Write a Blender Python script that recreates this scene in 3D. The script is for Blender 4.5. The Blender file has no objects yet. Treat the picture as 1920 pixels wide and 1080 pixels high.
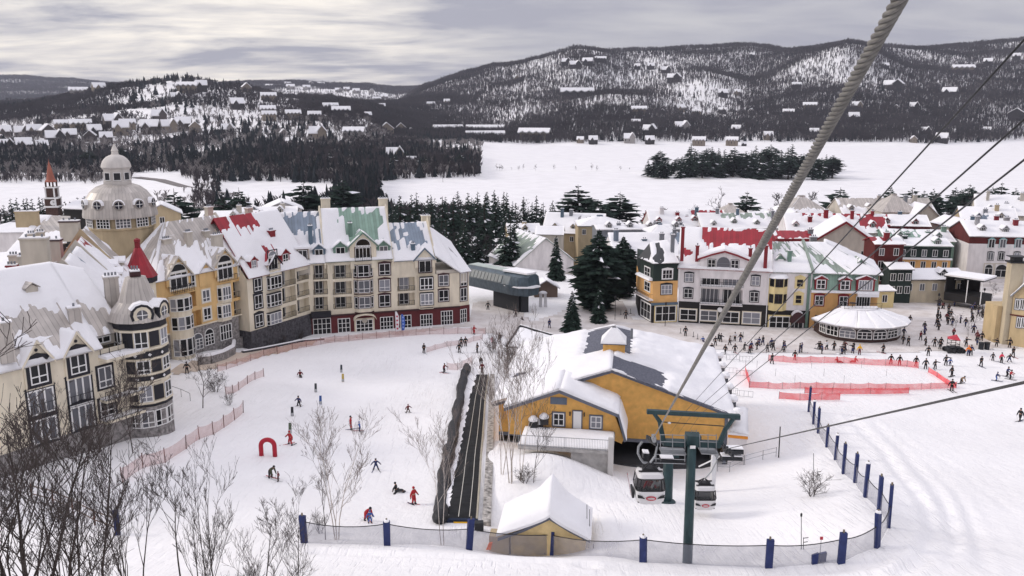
import bpy, bmesh, math, random
import numpy as np
from mathutils import Vector, Matrix
random.seed(7); np.random.seed(7)
SC = bpy.context.scene; COL = SC.collection; D = bpy.data
F = 1600.0; PIT = math.atan(340/1600); CZ = 42.0
cp, sp = math.cos(PIT), math.sin(PIT)
V = Vector; R = random.Random(11)
def ray(px, py):
    x = (px-960)/F; y = -(py-540)/F
    return V((x, cp+y*sp, -sp+y*cp))
def P(px, py, Y):
    d = ray(px, py); t = Y/d.y
    return V((d.x*t, Y, CZ+d.z*t))
def G(px, py, z=0.0):
    d = ray(px, py); t = (z-CZ)/d.z
    return V((d.x*t, d.y*t, z))
def lerp(a, b, t): return a+(b-a)*t
def sstep(a, b, x):
    t = np.clip((x-a)/(b-a), 0, 1); return t*t*(3-2*t)

# ------------------------------------------------------------------ value noise (numpy)
_perm = np.random.RandomState(3).rand(256, 256)
def vnoise(x, y):
    x = np.asarray(x, float); y = np.asarray(y, float)
    xi = np.floor(x).astype(int); yi = np.floor(y).astype(int)
    fx = x-xi; fy = y-yi; fx = fx*fx*(3-2*fx); fy = fy*fy*(3-2*fy)
    a = _perm[xi & 255, yi & 255]; b = _perm[(xi+1) & 255, yi & 255]
    c = _perm[xi & 255, (yi+1) & 255]; d = _perm[(xi+1) & 255, (yi+1) & 255]
    return (a*(1-fx)+b*fx)*(1-fy)+(c*(1-fx)+d*fx)*fy
def fbm(x, y, o=4):
    s = 0; a = .5
    for i in range(o):
        s = s+a*(vnoise(x*2**i+17*i, y*2**i+31*i)-.5); a *= .5
    return s

# ------------------------------------------------------------------ materials
def nt_of(m):
    m.use_nodes = True; return m.node_tree
MATS = {}
def mat(name, col, rough=.7, var=.12, scale=1.5, metal=0, bump=0, bscale=8, spec=.3, stretch=(1, 1, 1), alpha=None):
    if name in MATS: return MATS[name]
    m = D.materials.new(name); nt = nt_of(m); N = nt.nodes; L = nt.links
    b = N['Principled BSDF']; b.inputs['Roughness'].default_value = rough; b.inputs['Metallic'].default_value = metal
    b.inputs['Specular IOR Level'].default_value = spec
    if var > 0:
        g = N.new('ShaderNodeNewGeometry'); mp = N.new('ShaderNodeMapping'); mp.inputs['Scale'].default_value = stretch
        L.new(g.outputs['Position'], mp.inputs['Vector'])
        n = N.new('ShaderNodeTexNoise'); n.inputs['Scale'].default_value = scale; n.inputs['Detail'].default_value = 4
        L.new(mp.outputs[0], n.inputs['Vector'])
        r = N.new('ShaderNodeMapRange'); r.inputs['From Min'].default_value = .3; r.inputs['From Max'].default_value = .7
        r.inputs['To Min'].default_value = 1-var; r.inputs['To Max'].default_value = 1+var
        L.new(n.outputs['Fac'], r.inputs['Value'])
        mx = N.new('ShaderNodeVectorMath'); mx.operation = 'SCALE'; mx.inputs[0].default_value = col
        L.new(r.outputs[0], mx.inputs['Scale']); L.new(mx.outputs[0], b.inputs['Base Color'])
        if bump:
            n2 = N.new('ShaderNodeTexNoise'); n2.inputs['Scale'].default_value = bscale; n2.inputs['Detail'].default_value = 5
            L.new(mp.outputs[0], n2.inputs['Vector'])
            bp = N.new('ShaderNodeBump'); bp.inputs['Strength'].default_value = bump; bp.inputs['Distance'].default_value = .2
            L.new(n2.outputs['Fac'], bp.inputs['Height']); L.new(bp.outputs[0], b.inputs['Normal'])
    else:
        b.inputs['Base Color'].default_value = (*col, 1)
    if alpha is not None: b.inputs['Alpha'].default_value = alpha
    MATS[name] = m; return m
def mat_seam(name, col, rough=.45, pitch=.55, metal=.2):
    """standing-seam sheet metal: seams follow the UV u axis (metres)"""
    if name in MATS: return MATS[name]
    m = D.materials.new(name); nt = nt_of(m); N = nt.nodes; L = nt.links; b = N['Principled BSDF']
    b.inputs['Roughness'].default_value = rough; b.inputs['Metallic'].default_value = metal
    uv = N.new('ShaderNodeUVMap'); uv.uv_map = 'UVMap'; sx = N.new('ShaderNodeSeparateXYZ'); L.new(uv.outputs[0], sx.inputs[0])
    dv = N.new('ShaderNodeMath'); dv.operation = 'DIVIDE'; dv.inputs[1].default_value = pitch; L.new(sx.outputs[0], dv.inputs[0])
    fr = N.new('ShaderNodeMath'); fr.operation = 'FRACT'; L.new(dv.outputs[0], fr.inputs[0])
    fl = N.new('ShaderNodeMath'); fl.operation = 'FLOOR'; L.new(dv.outputs[0], fl.inputs[0])
    wn = N.new('ShaderNodeTexWhiteNoise'); wn.noise_dimensions = '1D'; L.new(fl.outputs[0], wn.inputs['W'])
    rp = N.new('ShaderNodeValToRGB'); e = rp.color_ramp.elements
    e[0].position = 0; e[0].color = (.55, .55, .55, 1); e[1].position = .16; e[1].color = (1, 1, 1, 1)
    L.new(fr.outputs[0], rp.inputs[0])
    g = N.new('ShaderNodeNewGeometry'); n = N.new('ShaderNodeTexNoise'); n.inputs['Scale'].default_value = .6; n.inputs['Detail'].default_value = 5
    L.new(g.outputs['Position'], n.inputs['Vector'])
    a1 = N.new('ShaderNodeMath'); a1.operation = 'MULTIPLY_ADD'; a1.inputs[1].default_value = .25; a1.inputs[2].default_value = .75
    L.new(wn.outputs['Value'], a1.inputs[0])
    a2 = N.new('ShaderNodeMath'); a2.operation = 'MULTIPLY_ADD'; a2.inputs[1].default_value = .7; a2.inputs[2].default_value = .7
    L.new(n.outputs['Fac'], a2.inputs[0])
    mm = N.new('ShaderNodeMath'); mm.operation = 'MULTIPLY'; L.new(a1.outputs[0], mm.inputs[0]); L.new(a2.outputs[0], mm.inputs[1])
    m3 = N.new('ShaderNodeMath'); m3.operation = 'MULTIPLY'; L.new(mm.outputs[0], m3.inputs[0]); L.new(rp.outputs[0], m3.inputs[1])
    mx = N.new('ShaderNodeVectorMath'); mx.operation = 'SCALE'; mx.inputs[0].default_value = col
    L.new(m3.outputs[0], mx.inputs['Scale']); L.new(mx.outputs[0], b.inputs['Base Color'])
    bp = N.new('ShaderNodeBump'); bp.invert = True; bp.inputs['Strength'].default_value = .6; bp.inputs['Distance'].default_value = .05
    L.new(rp.outputs[0], bp.inputs['Height']); L.new(bp.outputs[0], b.inputs['Normal'])
    MATS[name] = m; return m
def mat_snow(name, col=(.86, .85, .885), bump=.35, dirt=None, s1=.9, s2=9, streak=0):
    if name in MATS: return MATS[name]
    m = D.materials.new(name); nt = nt_of(m); N = nt.nodes; L = nt.links; b = N['Principled BSDF']
    b.inputs['Roughness'].default_value = .75; b.inputs['Specular IOR Level'].default_value = .15
    g = N.new('ShaderNodeNewGeometry')
    n = N.new('ShaderNodeTexNoise'); n.inputs['Scale'].default_value = s1; n.inputs['Detail'].default_value = 7; n.inputs['Roughness'].default_value = .62
    L.new(g.outputs['Position'], n.inputs['Vector'])
    n2 = N.new('ShaderNodeTexNoise'); n2.inputs['Scale'].default_value = .07 if dirt is None else .35; n2.inputs['Detail'].default_value = 6
    L.new(g.outputs['Position'], n2.inputs['Vector'])
    rp = N.new('ShaderNodeValToRGB'); e = rp.color_ramp.elements
    d = dirt or tuple(c*.93 for c in col)
    e[0].position = .36; e[0].color = (*d, 1); e[1].position = .62; e[1].color = (*col, 1)
    L.new(n2.outputs['Fac'], rp.inputs[0]); L.new(rp.outputs[0], b.inputs['Base Color'])
    bp = N.new('ShaderNodeBump'); bp.inputs['Strength'].default_value = bump; bp.inputs['Distance'].default_value = .5
    hsrc = n.outputs['Fac']
    if streak:                                                     # ski tracks and groomer lines: noise stretched along two directions
        for ang, sc in ((.35,(5.5,.22,1)),(-.55,(4.0,.16,1)),(1.2,(3.0,.3,1))):
            mp = N.new('ShaderNodeMapping'); mp.inputs['Rotation'].default_value = (0,0,ang); mp.inputs['Scale'].default_value = sc; L.new(g.outputs['Position'], mp.inputs['Vector'])
            q = N.new('ShaderNodeTexNoise'); q.inputs['Scale'].default_value = 1.0; q.inputs['Detail'].default_value = 2; L.new(mp.outputs[0], q.inputs['Vector'])
            rg = N.new('ShaderNodeMapRange'); rg.inputs['From Min'].default_value = .56; rg.inputs['From Max'].default_value = .70; rg.inputs['To Min'].default_value = 0; rg.inputs['To Max'].default_value = -streak; L.new(q.outputs['Fac'], rg.inputs['Value'])
            mk = N.new('ShaderNodeTexNoise'); mk.inputs['Scale'].default_value = .05+.02*abs(ang); mk.inputs['Detail'].default_value = 3; L.new(g.outputs['Position'], mk.inputs['Vector'])
            mr = N.new('ShaderNodeMapRange'); mr.inputs['From Min'].default_value = .47; mr.inputs['From Max'].default_value = .62; mr.inputs['To Max'].default_value = 2.2; L.new(mk.outputs['Fac'], mr.inputs['Value'])
            ad = N.new('ShaderNodeMath'); ad.operation = 'MULTIPLY_ADD'; L.new(rg.outputs[0], ad.inputs[0]); L.new(mr.outputs[0], ad.inputs[1]); L.new(hsrc, ad.inputs[2]); hsrc = ad.outputs[0]
    L.new(hsrc, bp.inputs['Height']); L.new(bp.outputs[0], b.inputs['Normal'])
    MATS[name] = m; return m
def mat_obj(name, rough=.8, var=.2):
    """paint or cloth whose colour is the object's own colour (Object Info)"""
    if name in MATS: return MATS[name]
    m = D.materials.new(name); nt = nt_of(m); N = nt.nodes; L = nt.links; b = N['Principled BSDF']
    b.inputs['Roughness'].default_value = rough
    o = N.new('ShaderNodeObjectInfo'); L.new(o.outputs['Color'], b.inputs['Base Color'])
    MATS[name] = m; return m

# ------------------------------------------------------------------ mesh builder
class MB:
    def __init__(s): s.v = []; s.f = []; s.m = []; s.uv = []
    def poly(s, pts, m=0, uv=None):
        i = len(s.v); s.v += [tuple(p) for p in pts]; s.f.append(tuple(range(i, i+len(pts)))); s.m.append(m); s.uv.append(uv); return s
    def quad(s, a, b, c, d, m=0):
        """a->b along the eave; UV in metres"""
        a, b, c, d = V(a), V(b), V(c), V(d); e = (b-a); l = e.length or 1; e = e/l
        n = e.cross(d-a); n = n.normalized() if n.length else V((0, 0, 1)); h = n.cross(e)
        uv = [((p-a).dot(e), (p-a).dot(h)) for p in (a, b, c, d)]
        return s.poly((a, b, c, d), m, uv)
    def hexa(s, p, m=0):
        """8 points: bottom 4 (ccw from above) then top 4"""
        p = [V(q) for q in p]
        for f in ((3, 2, 1, 0), (4, 5, 6, 7), (0, 1, 5, 4), (1, 2, 6, 5), (2, 3, 7, 6), (3, 0, 4, 7)):
            s.quad(*[p[k] for k in f], m)
        return s
    def obox(s, o, u, v, w, m=0):
        o, u, v, w = V(o), V(u), V(v), V(w)
        if u.cross(v).dot(w) < 0: u, v = v, u
        return s.hexa((o, o+u, o+u+v, o+v, o+w, o+u+w, o+u+v+w, o+v+w), m)
    def box(s, c, sz, rz=0, m=0):
        """c = centre of the base"""
        ux = V((math.cos(rz), math.sin(rz), 0)); uy = V((-ux.y, ux.x, 0))
        o = V(c)-ux*sz[0]/2-uy*sz[1]/2
        return s.obox(o, ux*sz[0], uy*sz[1], V((0, 0, sz[2])), m)
    def tube(s, p, q, r0, r1=None, n=6, m=0, cap=True):
        return s.path([p, q], [r0, r0 if r1 is None else r1], n, m, cap)
    def path(s, pts, rad, n=6, m=0, cap=True):
        pts = [V(p) for p in pts]
        if not isinstance(rad, (list, tuple)): rad = [rad]*len(pts)
        base = len(s.v); up = None
        for i, p in enumerate(pts):
            t = (pts[min(i+1, len(pts)-1)]-pts[max(i-1, 0)])
            t = t.normalized() if t.length else V((0, 0, 1))
            if up is None: up = V((0, 0, 1)) if abs(t.z) < .9 else V((1, 0, 0))
            x = t.cross(up); x = x.normalized() if x.length > 1e-6 else t.orthogonal().normalized(); y = x.cross(t); up = y if abs(t.z) < .99 else up
            for k in range(n):
                a = 2*math.pi*k/n; s.v.append(tuple(p+(x*math.cos(a)+y*math.sin(a))*rad[i]))
        for i in range(len(pts)-1):
            for k in range(n):
                a = base+i*n+k; b = base+i*n+(k+1) % n
                s.f.append((a, b, b+n, a+n)); s.m.append(m); s.uv.append(None)
        if cap:
            s.f.append(tuple(base+k for k in reversed(range(n)))); s.m.append(m); s.uv.append(None)
            e = base+(len(pts)-1)*n
            s.f.append(tuple(e+k for k in range(n))); s.m.append(m); s.uv.append(None)
        return s
    def lathe(s, c, prof, n=16, m=0, a0=0.0, uvm=True):
        """prof: (radius, z) pairs from bottom to top"""
        c = V(c); base = len(s.v)
        for r, z in prof:
            for k in range(n):
                a = a0+2*math.pi*k/n; s.v.append((c.x+r*math.cos(a), c.y+r*math.sin(a), c.z+z))
        for i in range(len(prof)-1):
            R = max(prof[i][0], prof[i+1][0])
            for k in range(n):
                a = base+i*n+k; b = base+i*n+(k+1) % n
                s.f.append((a, b, b+n, a+n)); s.m.append(m)
                u0, u1 = 2*math.pi*k/n*R, 2*math.pi*(k+1)/n*R
                s.uv.append([(u0, prof[i][1]), (u1, prof[i][1]), (u1, prof[i+1][1]), (u0, prof[i+1][1])])
        return s
    def prism(s, pts, d, m=0):
        """polygon extruded along vector d"""
        pts = [V(p) for p in pts]; d = V(d); n = V((0, 0, 0))
        for i in range(len(pts)): n += pts[i].cross(pts[(i+1) % len(pts)])
        if n.dot(d) > 0: pts = pts[::-1]
        s.poly(pts, m); s.poly([p+d for p in reversed(pts)], m)
        for i in range(len(pts)):
            a, b = pts[i], pts[(i+1) % len(pts)]; s.quad(b, a, a+d, b+d, m)
        return s
    def mesh(s, name, mats, off=V((0, 0, 0)), smooth=False):
        me = D.meshes.new(name); nv = len(s.v)
        me.from_pydata([(a-off.x, b-off.y, c-off.z) for a, b, c in s.v], [], s.f)
        mats = mats if isinstance(mats, (list, tuple)) else [mats]
        for m in mats: me.materials.append(m)
        me.polygons.foreach_set('material_index', s.m)
        if any(u is not None for u in s.uv):
            uvl = me.uv_layers.new(name='UVMap'); buf = np.zeros((len(me.loops), 2), np.float32); k = 0
            for f, u in zip(s.f, s.uv):
                if u is not None: buf[k:k+len(f)] = u
                k += len(f)
            uvl.data.foreach_set('uv', buf.ravel())
        if smooth: me.polygons.foreach_set('use_smooth', [True]*len(me.polygons))
        me.update(); return me
    def build(s, name, mats, parent=None, smooth=False):
        off = rootloc(parent) if parent is not None else V((0, 0, 0))
        o = D.objects.new(name, s.mesh(name, mats, off, smooth)); COL.objects.link(o)
        if parent is not None: o.parent = parent
        return o
def rootloc(o):
    l = V((0, 0, 0))
    while o is not None: l += o.location; o = o.parent
    return l
def tag(o, label=None, cat=None, group=None, kind=None):
    if label: o['label'] = label
    if cat: o['category'] = cat
    if group: o['group'] = group
    if kind: o['kind'] = kind
    return o
def thing(name, loc, label, cat, group=None):
    o = D.objects.new(name, None); COL.objects.link(o); o.location = V(loc); o.empty_display_size = .3
    return tag(o, label, cat, group)
def solo(mb, name, mats, loc, label, cat, group=None, smooth=False):
    """a thing that is one mesh, origin at loc"""
    o = D.objects.new(name, mb.mesh(name, mats, V(loc), smooth)); COL.objects.link(o); o.location = V(loc)
    return tag(o, label, cat, group)
KIDS = {}
def copy_tree(o, parent=None, depth=0):
    c = o.copy(); COL.objects.link(c)
    if parent is not None: c.parent = parent
    for ch in list(o.children): copy_tree(ch, c, depth+1)
    return c

# ------------------------------------------------------------------ camera
cam = D.cameras.new('camera'); cam.sensor_width = 36; cam.lens = F/1920*36; cam.clip_start = .1; cam.clip_end = 40000
co = D.objects.new('camera', cam); COL.objects.link(co); co.location = (0, 0, CZ); co.rotation_euler = (math.pi/2-PIT, 0, 0)
SC.camera = co
SC.view_settings.view_transform = 'Standard'; SC.view_settings.look = 'None'; SC.view_settings.gamma = 1
SC.view_settings.exposure = 0.2
SC.cycles.use_denoising = True
SC.cycles.max_bounces = 6; SC.cycles.diffuse_bounces = 3; SC.cycles.glossy_bounces = 2; SC.cycles.transparent_max_bounces = 12
SC.cycles.volume_bounces = 0; SC.cycles.transmission_bounces = 4
SC.cycles.sample_clamp_indirect = 4
# ------------------------------------------------------------------ world: overcast winter sky
SUN_EL, SUN_AZ = math.radians(27), math.radians(-78)      # azimuth measured from +Y towards +X
w = D.worlds.new('World'); SC.world = w; w.use_nodes = True; N = w.node_tree.nodes; L = w.node_tree.links
bg = N['Background']; bg.inputs['Strength'].default_value = .1
sky = N.new('ShaderNodeTexSky'); sky.sky_type = 'NISHITA'; sky.sun_disc = False
sky.sun_elevation = SUN_EL; sky.sun_rotation = SUN_AZ
tc = N.new('ShaderNodeTexCoord'); sx = N.new('ShaderNodeSeparateXYZ'); L.new(tc.outputs['Generated'], sx.inputs[0])
def M(op, a, b=None, c=None):
    n = N.new('ShaderNodeMath'); n.operation = op
    for i, q in enumerate((a, b, c)):
        if q is None: continue
        if isinstance(q, (int, float)): n.inputs[i].default_value = q
        else: L.new(q, n.inputs[i])
    return n.outputs[0]
el = M('MAXIMUM', sx.outputs[2], 0.0)
den = M('ADD', el, .10)
# cloud sheet: project the view direction on a flat layer so bands flatten towards the horizon
cv = N.new('ShaderNodeCombineXYZ'); L.new(M('DIVIDE', sx.outputs[0], den), cv.inputs[0]); L.new(M('MULTIPLY', M('DIVIDE', sx.outputs[1], den), 1.5), cv.inputs[1])
nz = N.new('ShaderNodeTexNoise'); nz.inputs['Scale'].default_value = .75; nz.inputs['Detail'].default_value = 7; nz.inputs['Roughness'].default_value = .55
nz.inputs['Distortion'].default_value = .6; L.new(cv.outputs[0], nz.inputs['Vector'])
nz2 = N.new('ShaderNodeTexNoise'); nz2.inputs['Scale'].default_value = 2.6; nz2.inputs['Detail'].default_value = 6; L.new(cv.outputs[0], nz2.inputs['Vector'])
cl = M('ADD', M('MULTIPLY', nz.outputs['Fac'], .75), M('MULTIPLY', nz2.outputs['Fac'], .25))
# brighter break in the cloud around the hidden sun on the left
sd = V((math.sin(math.radians(-24))*math.cos(math.radians(4)), math.cos(math.radians(-24))*math.cos(math.radians(4)), math.sin(math.radians(4))))
dt = N.new('ShaderNodeVectorMath'); dt.operation = 'DOT_PRODUCT'; L.new(tc.outputs['Generated'], dt.inputs[0]); dt.inputs[1].default_value = sd
glow = N.new('ShaderNodeMapRange'); glow.inputs['From Min'].default_value = .88; glow.inputs['From Max'].default_value = 1.0
glow.interpolation_type = 'SMOOTHERSTEP'; L.new(dt.outputs['Value'], glow.inputs['Value'])
br = N.new('ShaderNodeMapRange'); br.inputs['From Min'].default_value = .40; br.inputs['From Max'].default_value = .63
L.new(cl, br.inputs['Value'])
lo = N.new('ShaderNodeMix'); lo.data_type = 'RGBA'; L.new(br.outputs[0], lo.inputs[0])
lo.inputs[6].default_value = (3.95, 3.9, 4.55, 1); lo.inputs[7].default_value = (5.8, 5.65, 5.85, 1)
gl = N.new('ShaderNodeMix'); gl.data_type = 'RGBA'; L.new(M('MULTIPLY', glow.outputs[0], br.outputs[0]), gl.inputs[0])
L.new(lo.outputs[2], gl.inputs[6]); gl.inputs[7].default_value = (11.5, 10.6, 9.4, 1)
# overcast law: the zenith is brighter than the horizon
zen = M('MULTIPLY_ADD', M('MULTIPLY', M('SUBTRACT', el, .2), 1.75), 1.0, 1.0)
zen = M('MAXIMUM', zen, 1.0)
sc_ = N.new('ShaderNodeVectorMath'); sc_.operation = 'SCALE'; L.new(gl.outputs[2], sc_.inputs[0]); L.new(zen, sc_.inputs['Scale'])
mxs = N.new('ShaderNodeMix'); mxs.data_type = 'RGBA'; mxs.inputs[0].default_value = .94
L.new(sky.outputs[0], mxs.inputs[6]); L.new(sc_.outputs[0], mxs.inputs[7]); L.new(mxs.outputs[2], bg.inputs['Color'])
sl = D.lights.new('sun', 'SUN'); sl.energy = 1.5; sl.angle = math.radians(14); sl.color = (1, .93, .84)
so = D.objects.new('sun', sl); COL.objects.link(so)
sdir = V((math.sin(SUN_AZ)*math.cos(SUN_EL), math.cos(SUN_AZ)*math.cos(SUN_EL), math.sin(SUN_EL)))
so.rotation_euler = (-sdir).to_track_quat('-Z', 'Y').to_euler(); so.location = (0, 0, 200)
# ------------------------------------------------------------------ terrain
CTRL = [(900,580,0),(985,620,0),(1150,565,0),(1250,640,0),(1300,650,0),(1500,660,0),(1700,650,0),(1850,700,.2),(1912,790,.7),(1700,600,-.3),
 (1880,600,-.5),(1840,500,-5),(1780,560,-1.5),(1600,560,-1),(1400,560,-.5),(1100,520,-1.5),(950,500,-2),(880,604,0),(700,622,0),(585,640,0),(470,655,.8),(320,690,2.9),(400,655,2.3),
 (795,662,.2),(560,700,1.3),(760,770,2.6),(900,690,.8),(545,833,5),(700,900,5.8),(620,1000,8.5),(777,945,6),(870,985,7.9),(430,740,2.6),(380,780,4.0),(310,815,5.5),(200,860,6.0),(60,900,6.4),
 (340,880,6.6),(500,900,6.3),(220,990,7.4),(50,980,7),
 (571,1018,9.9),(726,1023,10.2),(879,1031,10.3),(955,1037,10.6),(1033,1042,10.8),(1110,1048,10.9),(1206,1055,11.0),(1290,1057,10.6),(1440,1066,11),(1578,1055,11.6),(1645,1028,12),(1666,990,12),
 (1648,958,11.3),(1622,930,10.4),(1604,903,9.2),(1580,880,7.8),(1550,838,6.0),(1530,793,4.4),(1517,770,3.6),
 (1250,943,7.5),(1200,900,4.5),(1170,880,4.0),(1330,900,4.8),(1420,860,4.0),(1460,858,4.6),(1520,910,7.6),(1400,970,8.4),(1140,925,6.6),(1110,955,9.0),(1020,850,9.6),(1060,880,8.6),(940,900,7.2),(950,800,4),
 (1160,872,3.6),(1200,866,3.4),(1260,864,3.4),(1320,866,3.6),(1345,880,4.2),(1500,1000,10.0),
 (1750,1000,9.6),(1900,1070,12.2),(1750,900,6.8),(1900,900,6.2),(1750,800,2.6),(1600,760,2.0)]
_c = np.array([tuple(G(*c)) for c in CTRL]+[(0,40,15.5),(-30,40,14.5),(30,40,15.8),(0,15,24),(-40,15,22),(40,15,24),(-120,100,1.5),(-130,160,-1),(-160,220,-3),(0,240,-6),(60,250,-6),(-60,230,-5),(160,250,-5),(150,180,0),(150,100,3),(110,60,12),(-80,60,9),(-1,61.5,7.2),(1.5,61.5,7.2),(4.5,61.5,7.3),(1.5,66,6.9),(5,66,7.0),(-1,69,6.9),(3,70,6.6),(6.5,70,6.9),(-60,40,13)])
def _U(r2): return r2*np.log(r2+1e-9)*.5
def _tps():
    n = len(_c); d2 = ((_c[:,None,:2]-_c[None,:,:2])**2).sum(-1)
    K = _U(d2)+np.eye(n)*12.0
    Pm = np.c_[np.ones(n), _c[:,:2]]; A = np.zeros((n+3,n+3)); A[:n,:n]=K; A[:n,n:]=Pm; A[n:,:n]=Pm.T
    return np.linalg.solve(A, np.r_[_c[:,2],0,0,0])
_w = _tps()
def near_z(x, y):
    x = np.asarray(x,float); y = np.asarray(y,float); s = _w[-3]+_w[-2]*x+_w[-1]*y
    for i in range(len(_c)): s = s+_w[i]*_U((x-_c[i,0])**2+(y-_c[i,1])**2)
    return s
def Zp(py, Y): return P(960, py, Y).z
LK = -27.5
# columns: screen column -> (distance, height) breakpoints of the far terrain
COLS = {
 -500:[(300,-6),(450,-18),(570,LK),(730,LK),(790,-22),(1300,-10),(1800,40),(2500,30),(4500,90),(6500,260),(9000,240)],
 0:[(300,-6),(450,-18),(570,LK),(730,LK),(790,-22),(1200,-12),(1700,Zp(205,1700)),(2300,Zp(200,2300)),(4500,60),(6500,Zp(142,6500)),(9000,200)],
 120:[(300,-6),(450,-18),(570,LK),(730,LK),(790,-22),(1200,-12),(1500,Zp(200,1500)),(2000,Zp(180,2000)),(2600,30),(4500,60),(6500,Zp(146,6500)),(9000,200)],
 230:[(300,-6),(450,-16),(560,-22),(900,-20),(1200,-10),(1500,Zp(190,1500)),(1900,Zp(165,1900)),(2600,30),(4500,60),(6500,Zp(160,6500)),(9000,120)],
 330:[(300,-6),(450,-14),(560,-20),(900,-20),(1200,-8),(1500,Zp(185,1500)),(1800,Zp(158,1800)),(2600,40),(4500,60),(6500,Zp(158,6500)),(9000,120)],
 450:[(300,-6),(450,-16),(600,LK),(760,LK),(820,-20),(1200,-8),(1600,Zp(185,1600)),(1900,Zp(168,1900)),(2600,30),(5000,Zp(157,5000)),(9000,120)],
 560:[(300,-6),(450,-18),(600,LK),(740,LK),(800,-21),(1200,-12),(1600,Zp(200,1600)),(2200,Zp(180,2200)),(3000,30),(5000,Zp(154,5000)),(9000,120)],
 680:[(300,-6),(450,-16),(600,-23),(720,-23),(1200,-16),(1600,Zp(212,1600)),(2200,Zp(195,2200)),(3000,40),(5000,Zp(162,5000)),(9000,120)],
 740:[(300,-6),(450,-18),(530,LK),(760,LK),(820,-23),(1200,-20),(1600,-15),(2200,Zp(196,2200)),(3000,40),(5000,Zp(169,5000)),(9000,100)],
 800:[(300,-6),(450,-18),(530,LK),(780,LK),(830,-23),(1500,-20),(1800,-10),(2400,Zp(190,2400)),(3200,Zp(166,3200)),(5000,140),(9000,100)],
 880:[(300,-6),(450,-18),(530,LK),(790,LK),(830,-23),(1500,-22),(1800,-10),(2400,Zp(185,2400)),(3000,Zp(140,3000)),(5000,160),(9000,100)],
 930:[(300,-6),(450,-18),(530,LK),(1500,LK),(1600,-20),(1800,-10),(2300,Zp(180,2300)),(2900,Zp(122,2900)),(5000,160),(9000,100)],
 1000:[(300,-6),(450,-18),(530,LK),(1560,LK),(1610,-21),(2000,Zp(205,2000)),(2400,Zp(160,2400)),(2800,Zp(110,2800)),(5000,160),(9000,100)],
 1080:[(300,-6),(450,-18),(530,LK),(1530,LK),(1580,-21),(2000,Zp(196,2000)),(2080,Zp(183,2080)),(2250,Zp(172,2250)),(2500,Zp(125,2500)),(2800,Zp(95,2800)),(5000,160),(9000,100)],
 1200:[(300,-6),(450,-18),(530,LK),(1530,LK),(1580,-21),(2000,Zp(195,2000)),(2080,Zp(182,2080)),(2400,Zp(168,2400)),(2700,Zp(130,2700)),(3000,Zp(98,3000)),(5000,160),(9000,100)],
 1320:[(300,-6),(450,-18),(530,LK),(1530,LK),(1580,-21),(2000,Zp(205,2000)),(2250,Zp(165,2250)),(2400,Zp(145,2400)),(2700,Zp(132,2700)),(3100,Zp(90,3100)),(5000,160),(9000,100)],
 1400:[(300,-6),(450,-18),(530,LK),(1530,LK),(1580,-21),(2000,Zp(210,2000)),(2300,Zp(170,2300)),(2700,Zp(140,2700)),(3100,Zp(86,3100)),(5000,160),(9000,100)],
 1500:[(300,-6),(450,-18),(530,LK),(1530,LK),(1580,-21),(2000,Zp(205,2000)),(2300,Zp(160,2300)),(2500,Zp(112,2500)),(2700,Zp(105,2700)),(3100,Zp(93,3100)),(5000,160),(9000,100)],
 1580:[(300,-6),(450,-18),(530,LK),(1530,LK),(1580,-21),(2000,Zp(205,2000)),(2300,Zp(150,2300)),(2500,Zp(92,2500)),(2700,Zp(88,2700)),(3100,Zp(84,3100)),(5000,160),(9000,100)],
 1700:[(300,-6),(450,-18),(530,LK),(1530,LK),(1580,-21),(2000,Zp(205,2000)),(2300,Zp(165,2300)),(2500,Zp(130,2500)),(3000,Zp(92,3000)),(5000,160),(9000,100)],
 1800:[(300,-6),(450,-18),(530,LK),(1620,LK),(1670,-21),(2000,Zp(205,2000)),(2300,Zp(160,2300)),(2500,Zp(128,2500)),(3000,Zp(86,3000)),(5000,160),(9000,100)],
 1920:[(300,-6),(450,-18),(530,LK),(1760,LK),(1810,-21),(2000,Zp(200,2000)),(2300,Zp(150,2300)),(2600,Zp(110,2600)),(3000,Zp(74,3000)),(5000,160),(9000,100)],
 2500:[(300,-6),(450,-18),(530,LK),(1760,LK),(1810,-21),(2000,20),(2500,180),(3000,300),(5000,160),(9000,100)]}
_cx = np.array(sorted(COLS)); _YS = np.concatenate([np.arange(280,1000,10), np.arange(1000,3200,20), np.arange(3200,9001,100)]).astype(float)
def _smooth(a, k):
    ker = np.hanning(k+2)[1:-1]; ker /= ker.sum(); return np.convolve(np.pad(a, k//2, 'edge'), ker, 'valid')
_CZ = []
for c in _cx:
    q = np.array(COLS[c]); z = np.interp(_YS, q[:,0], q[:,1]); zs = _smooth(z, 9); _CZ.append(np.where(np.abs(z-LK)<.01, z, zs))
_CZ = np.array(_CZ)
def far_z(x, y):
    px = 960+1636*x/np.maximum(y, 1); yi = np.interp(y, _YS, np.arange(len(_YS)))
    ci = np.interp(px, _cx, np.arange(len(_cx)))
    i0 = np.clip(np.floor(ci).astype(int), 0, len(_cx)-2); t = ci-i0; t = t*t*(3-2*t)*.5+t*.5
    j0 = np.clip(np.floor(yi).astype(int), 0, len(_YS)-2); s = yi-j0
    a = _CZ[i0,j0]*(1-s)+_CZ[i0,j0+1]*s; b = _CZ[i0+1,j0]*(1-s)+_CZ[i0+1,j0+1]*s
    z = a*(1-t)+b*t
    amp = np.clip((z+22)/60, 0, 1)
    z = z+amp*(fbm(x/260, y/260, 4)*48+fbm(x/60+9, y/60, 3)*9)
    return z
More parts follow.
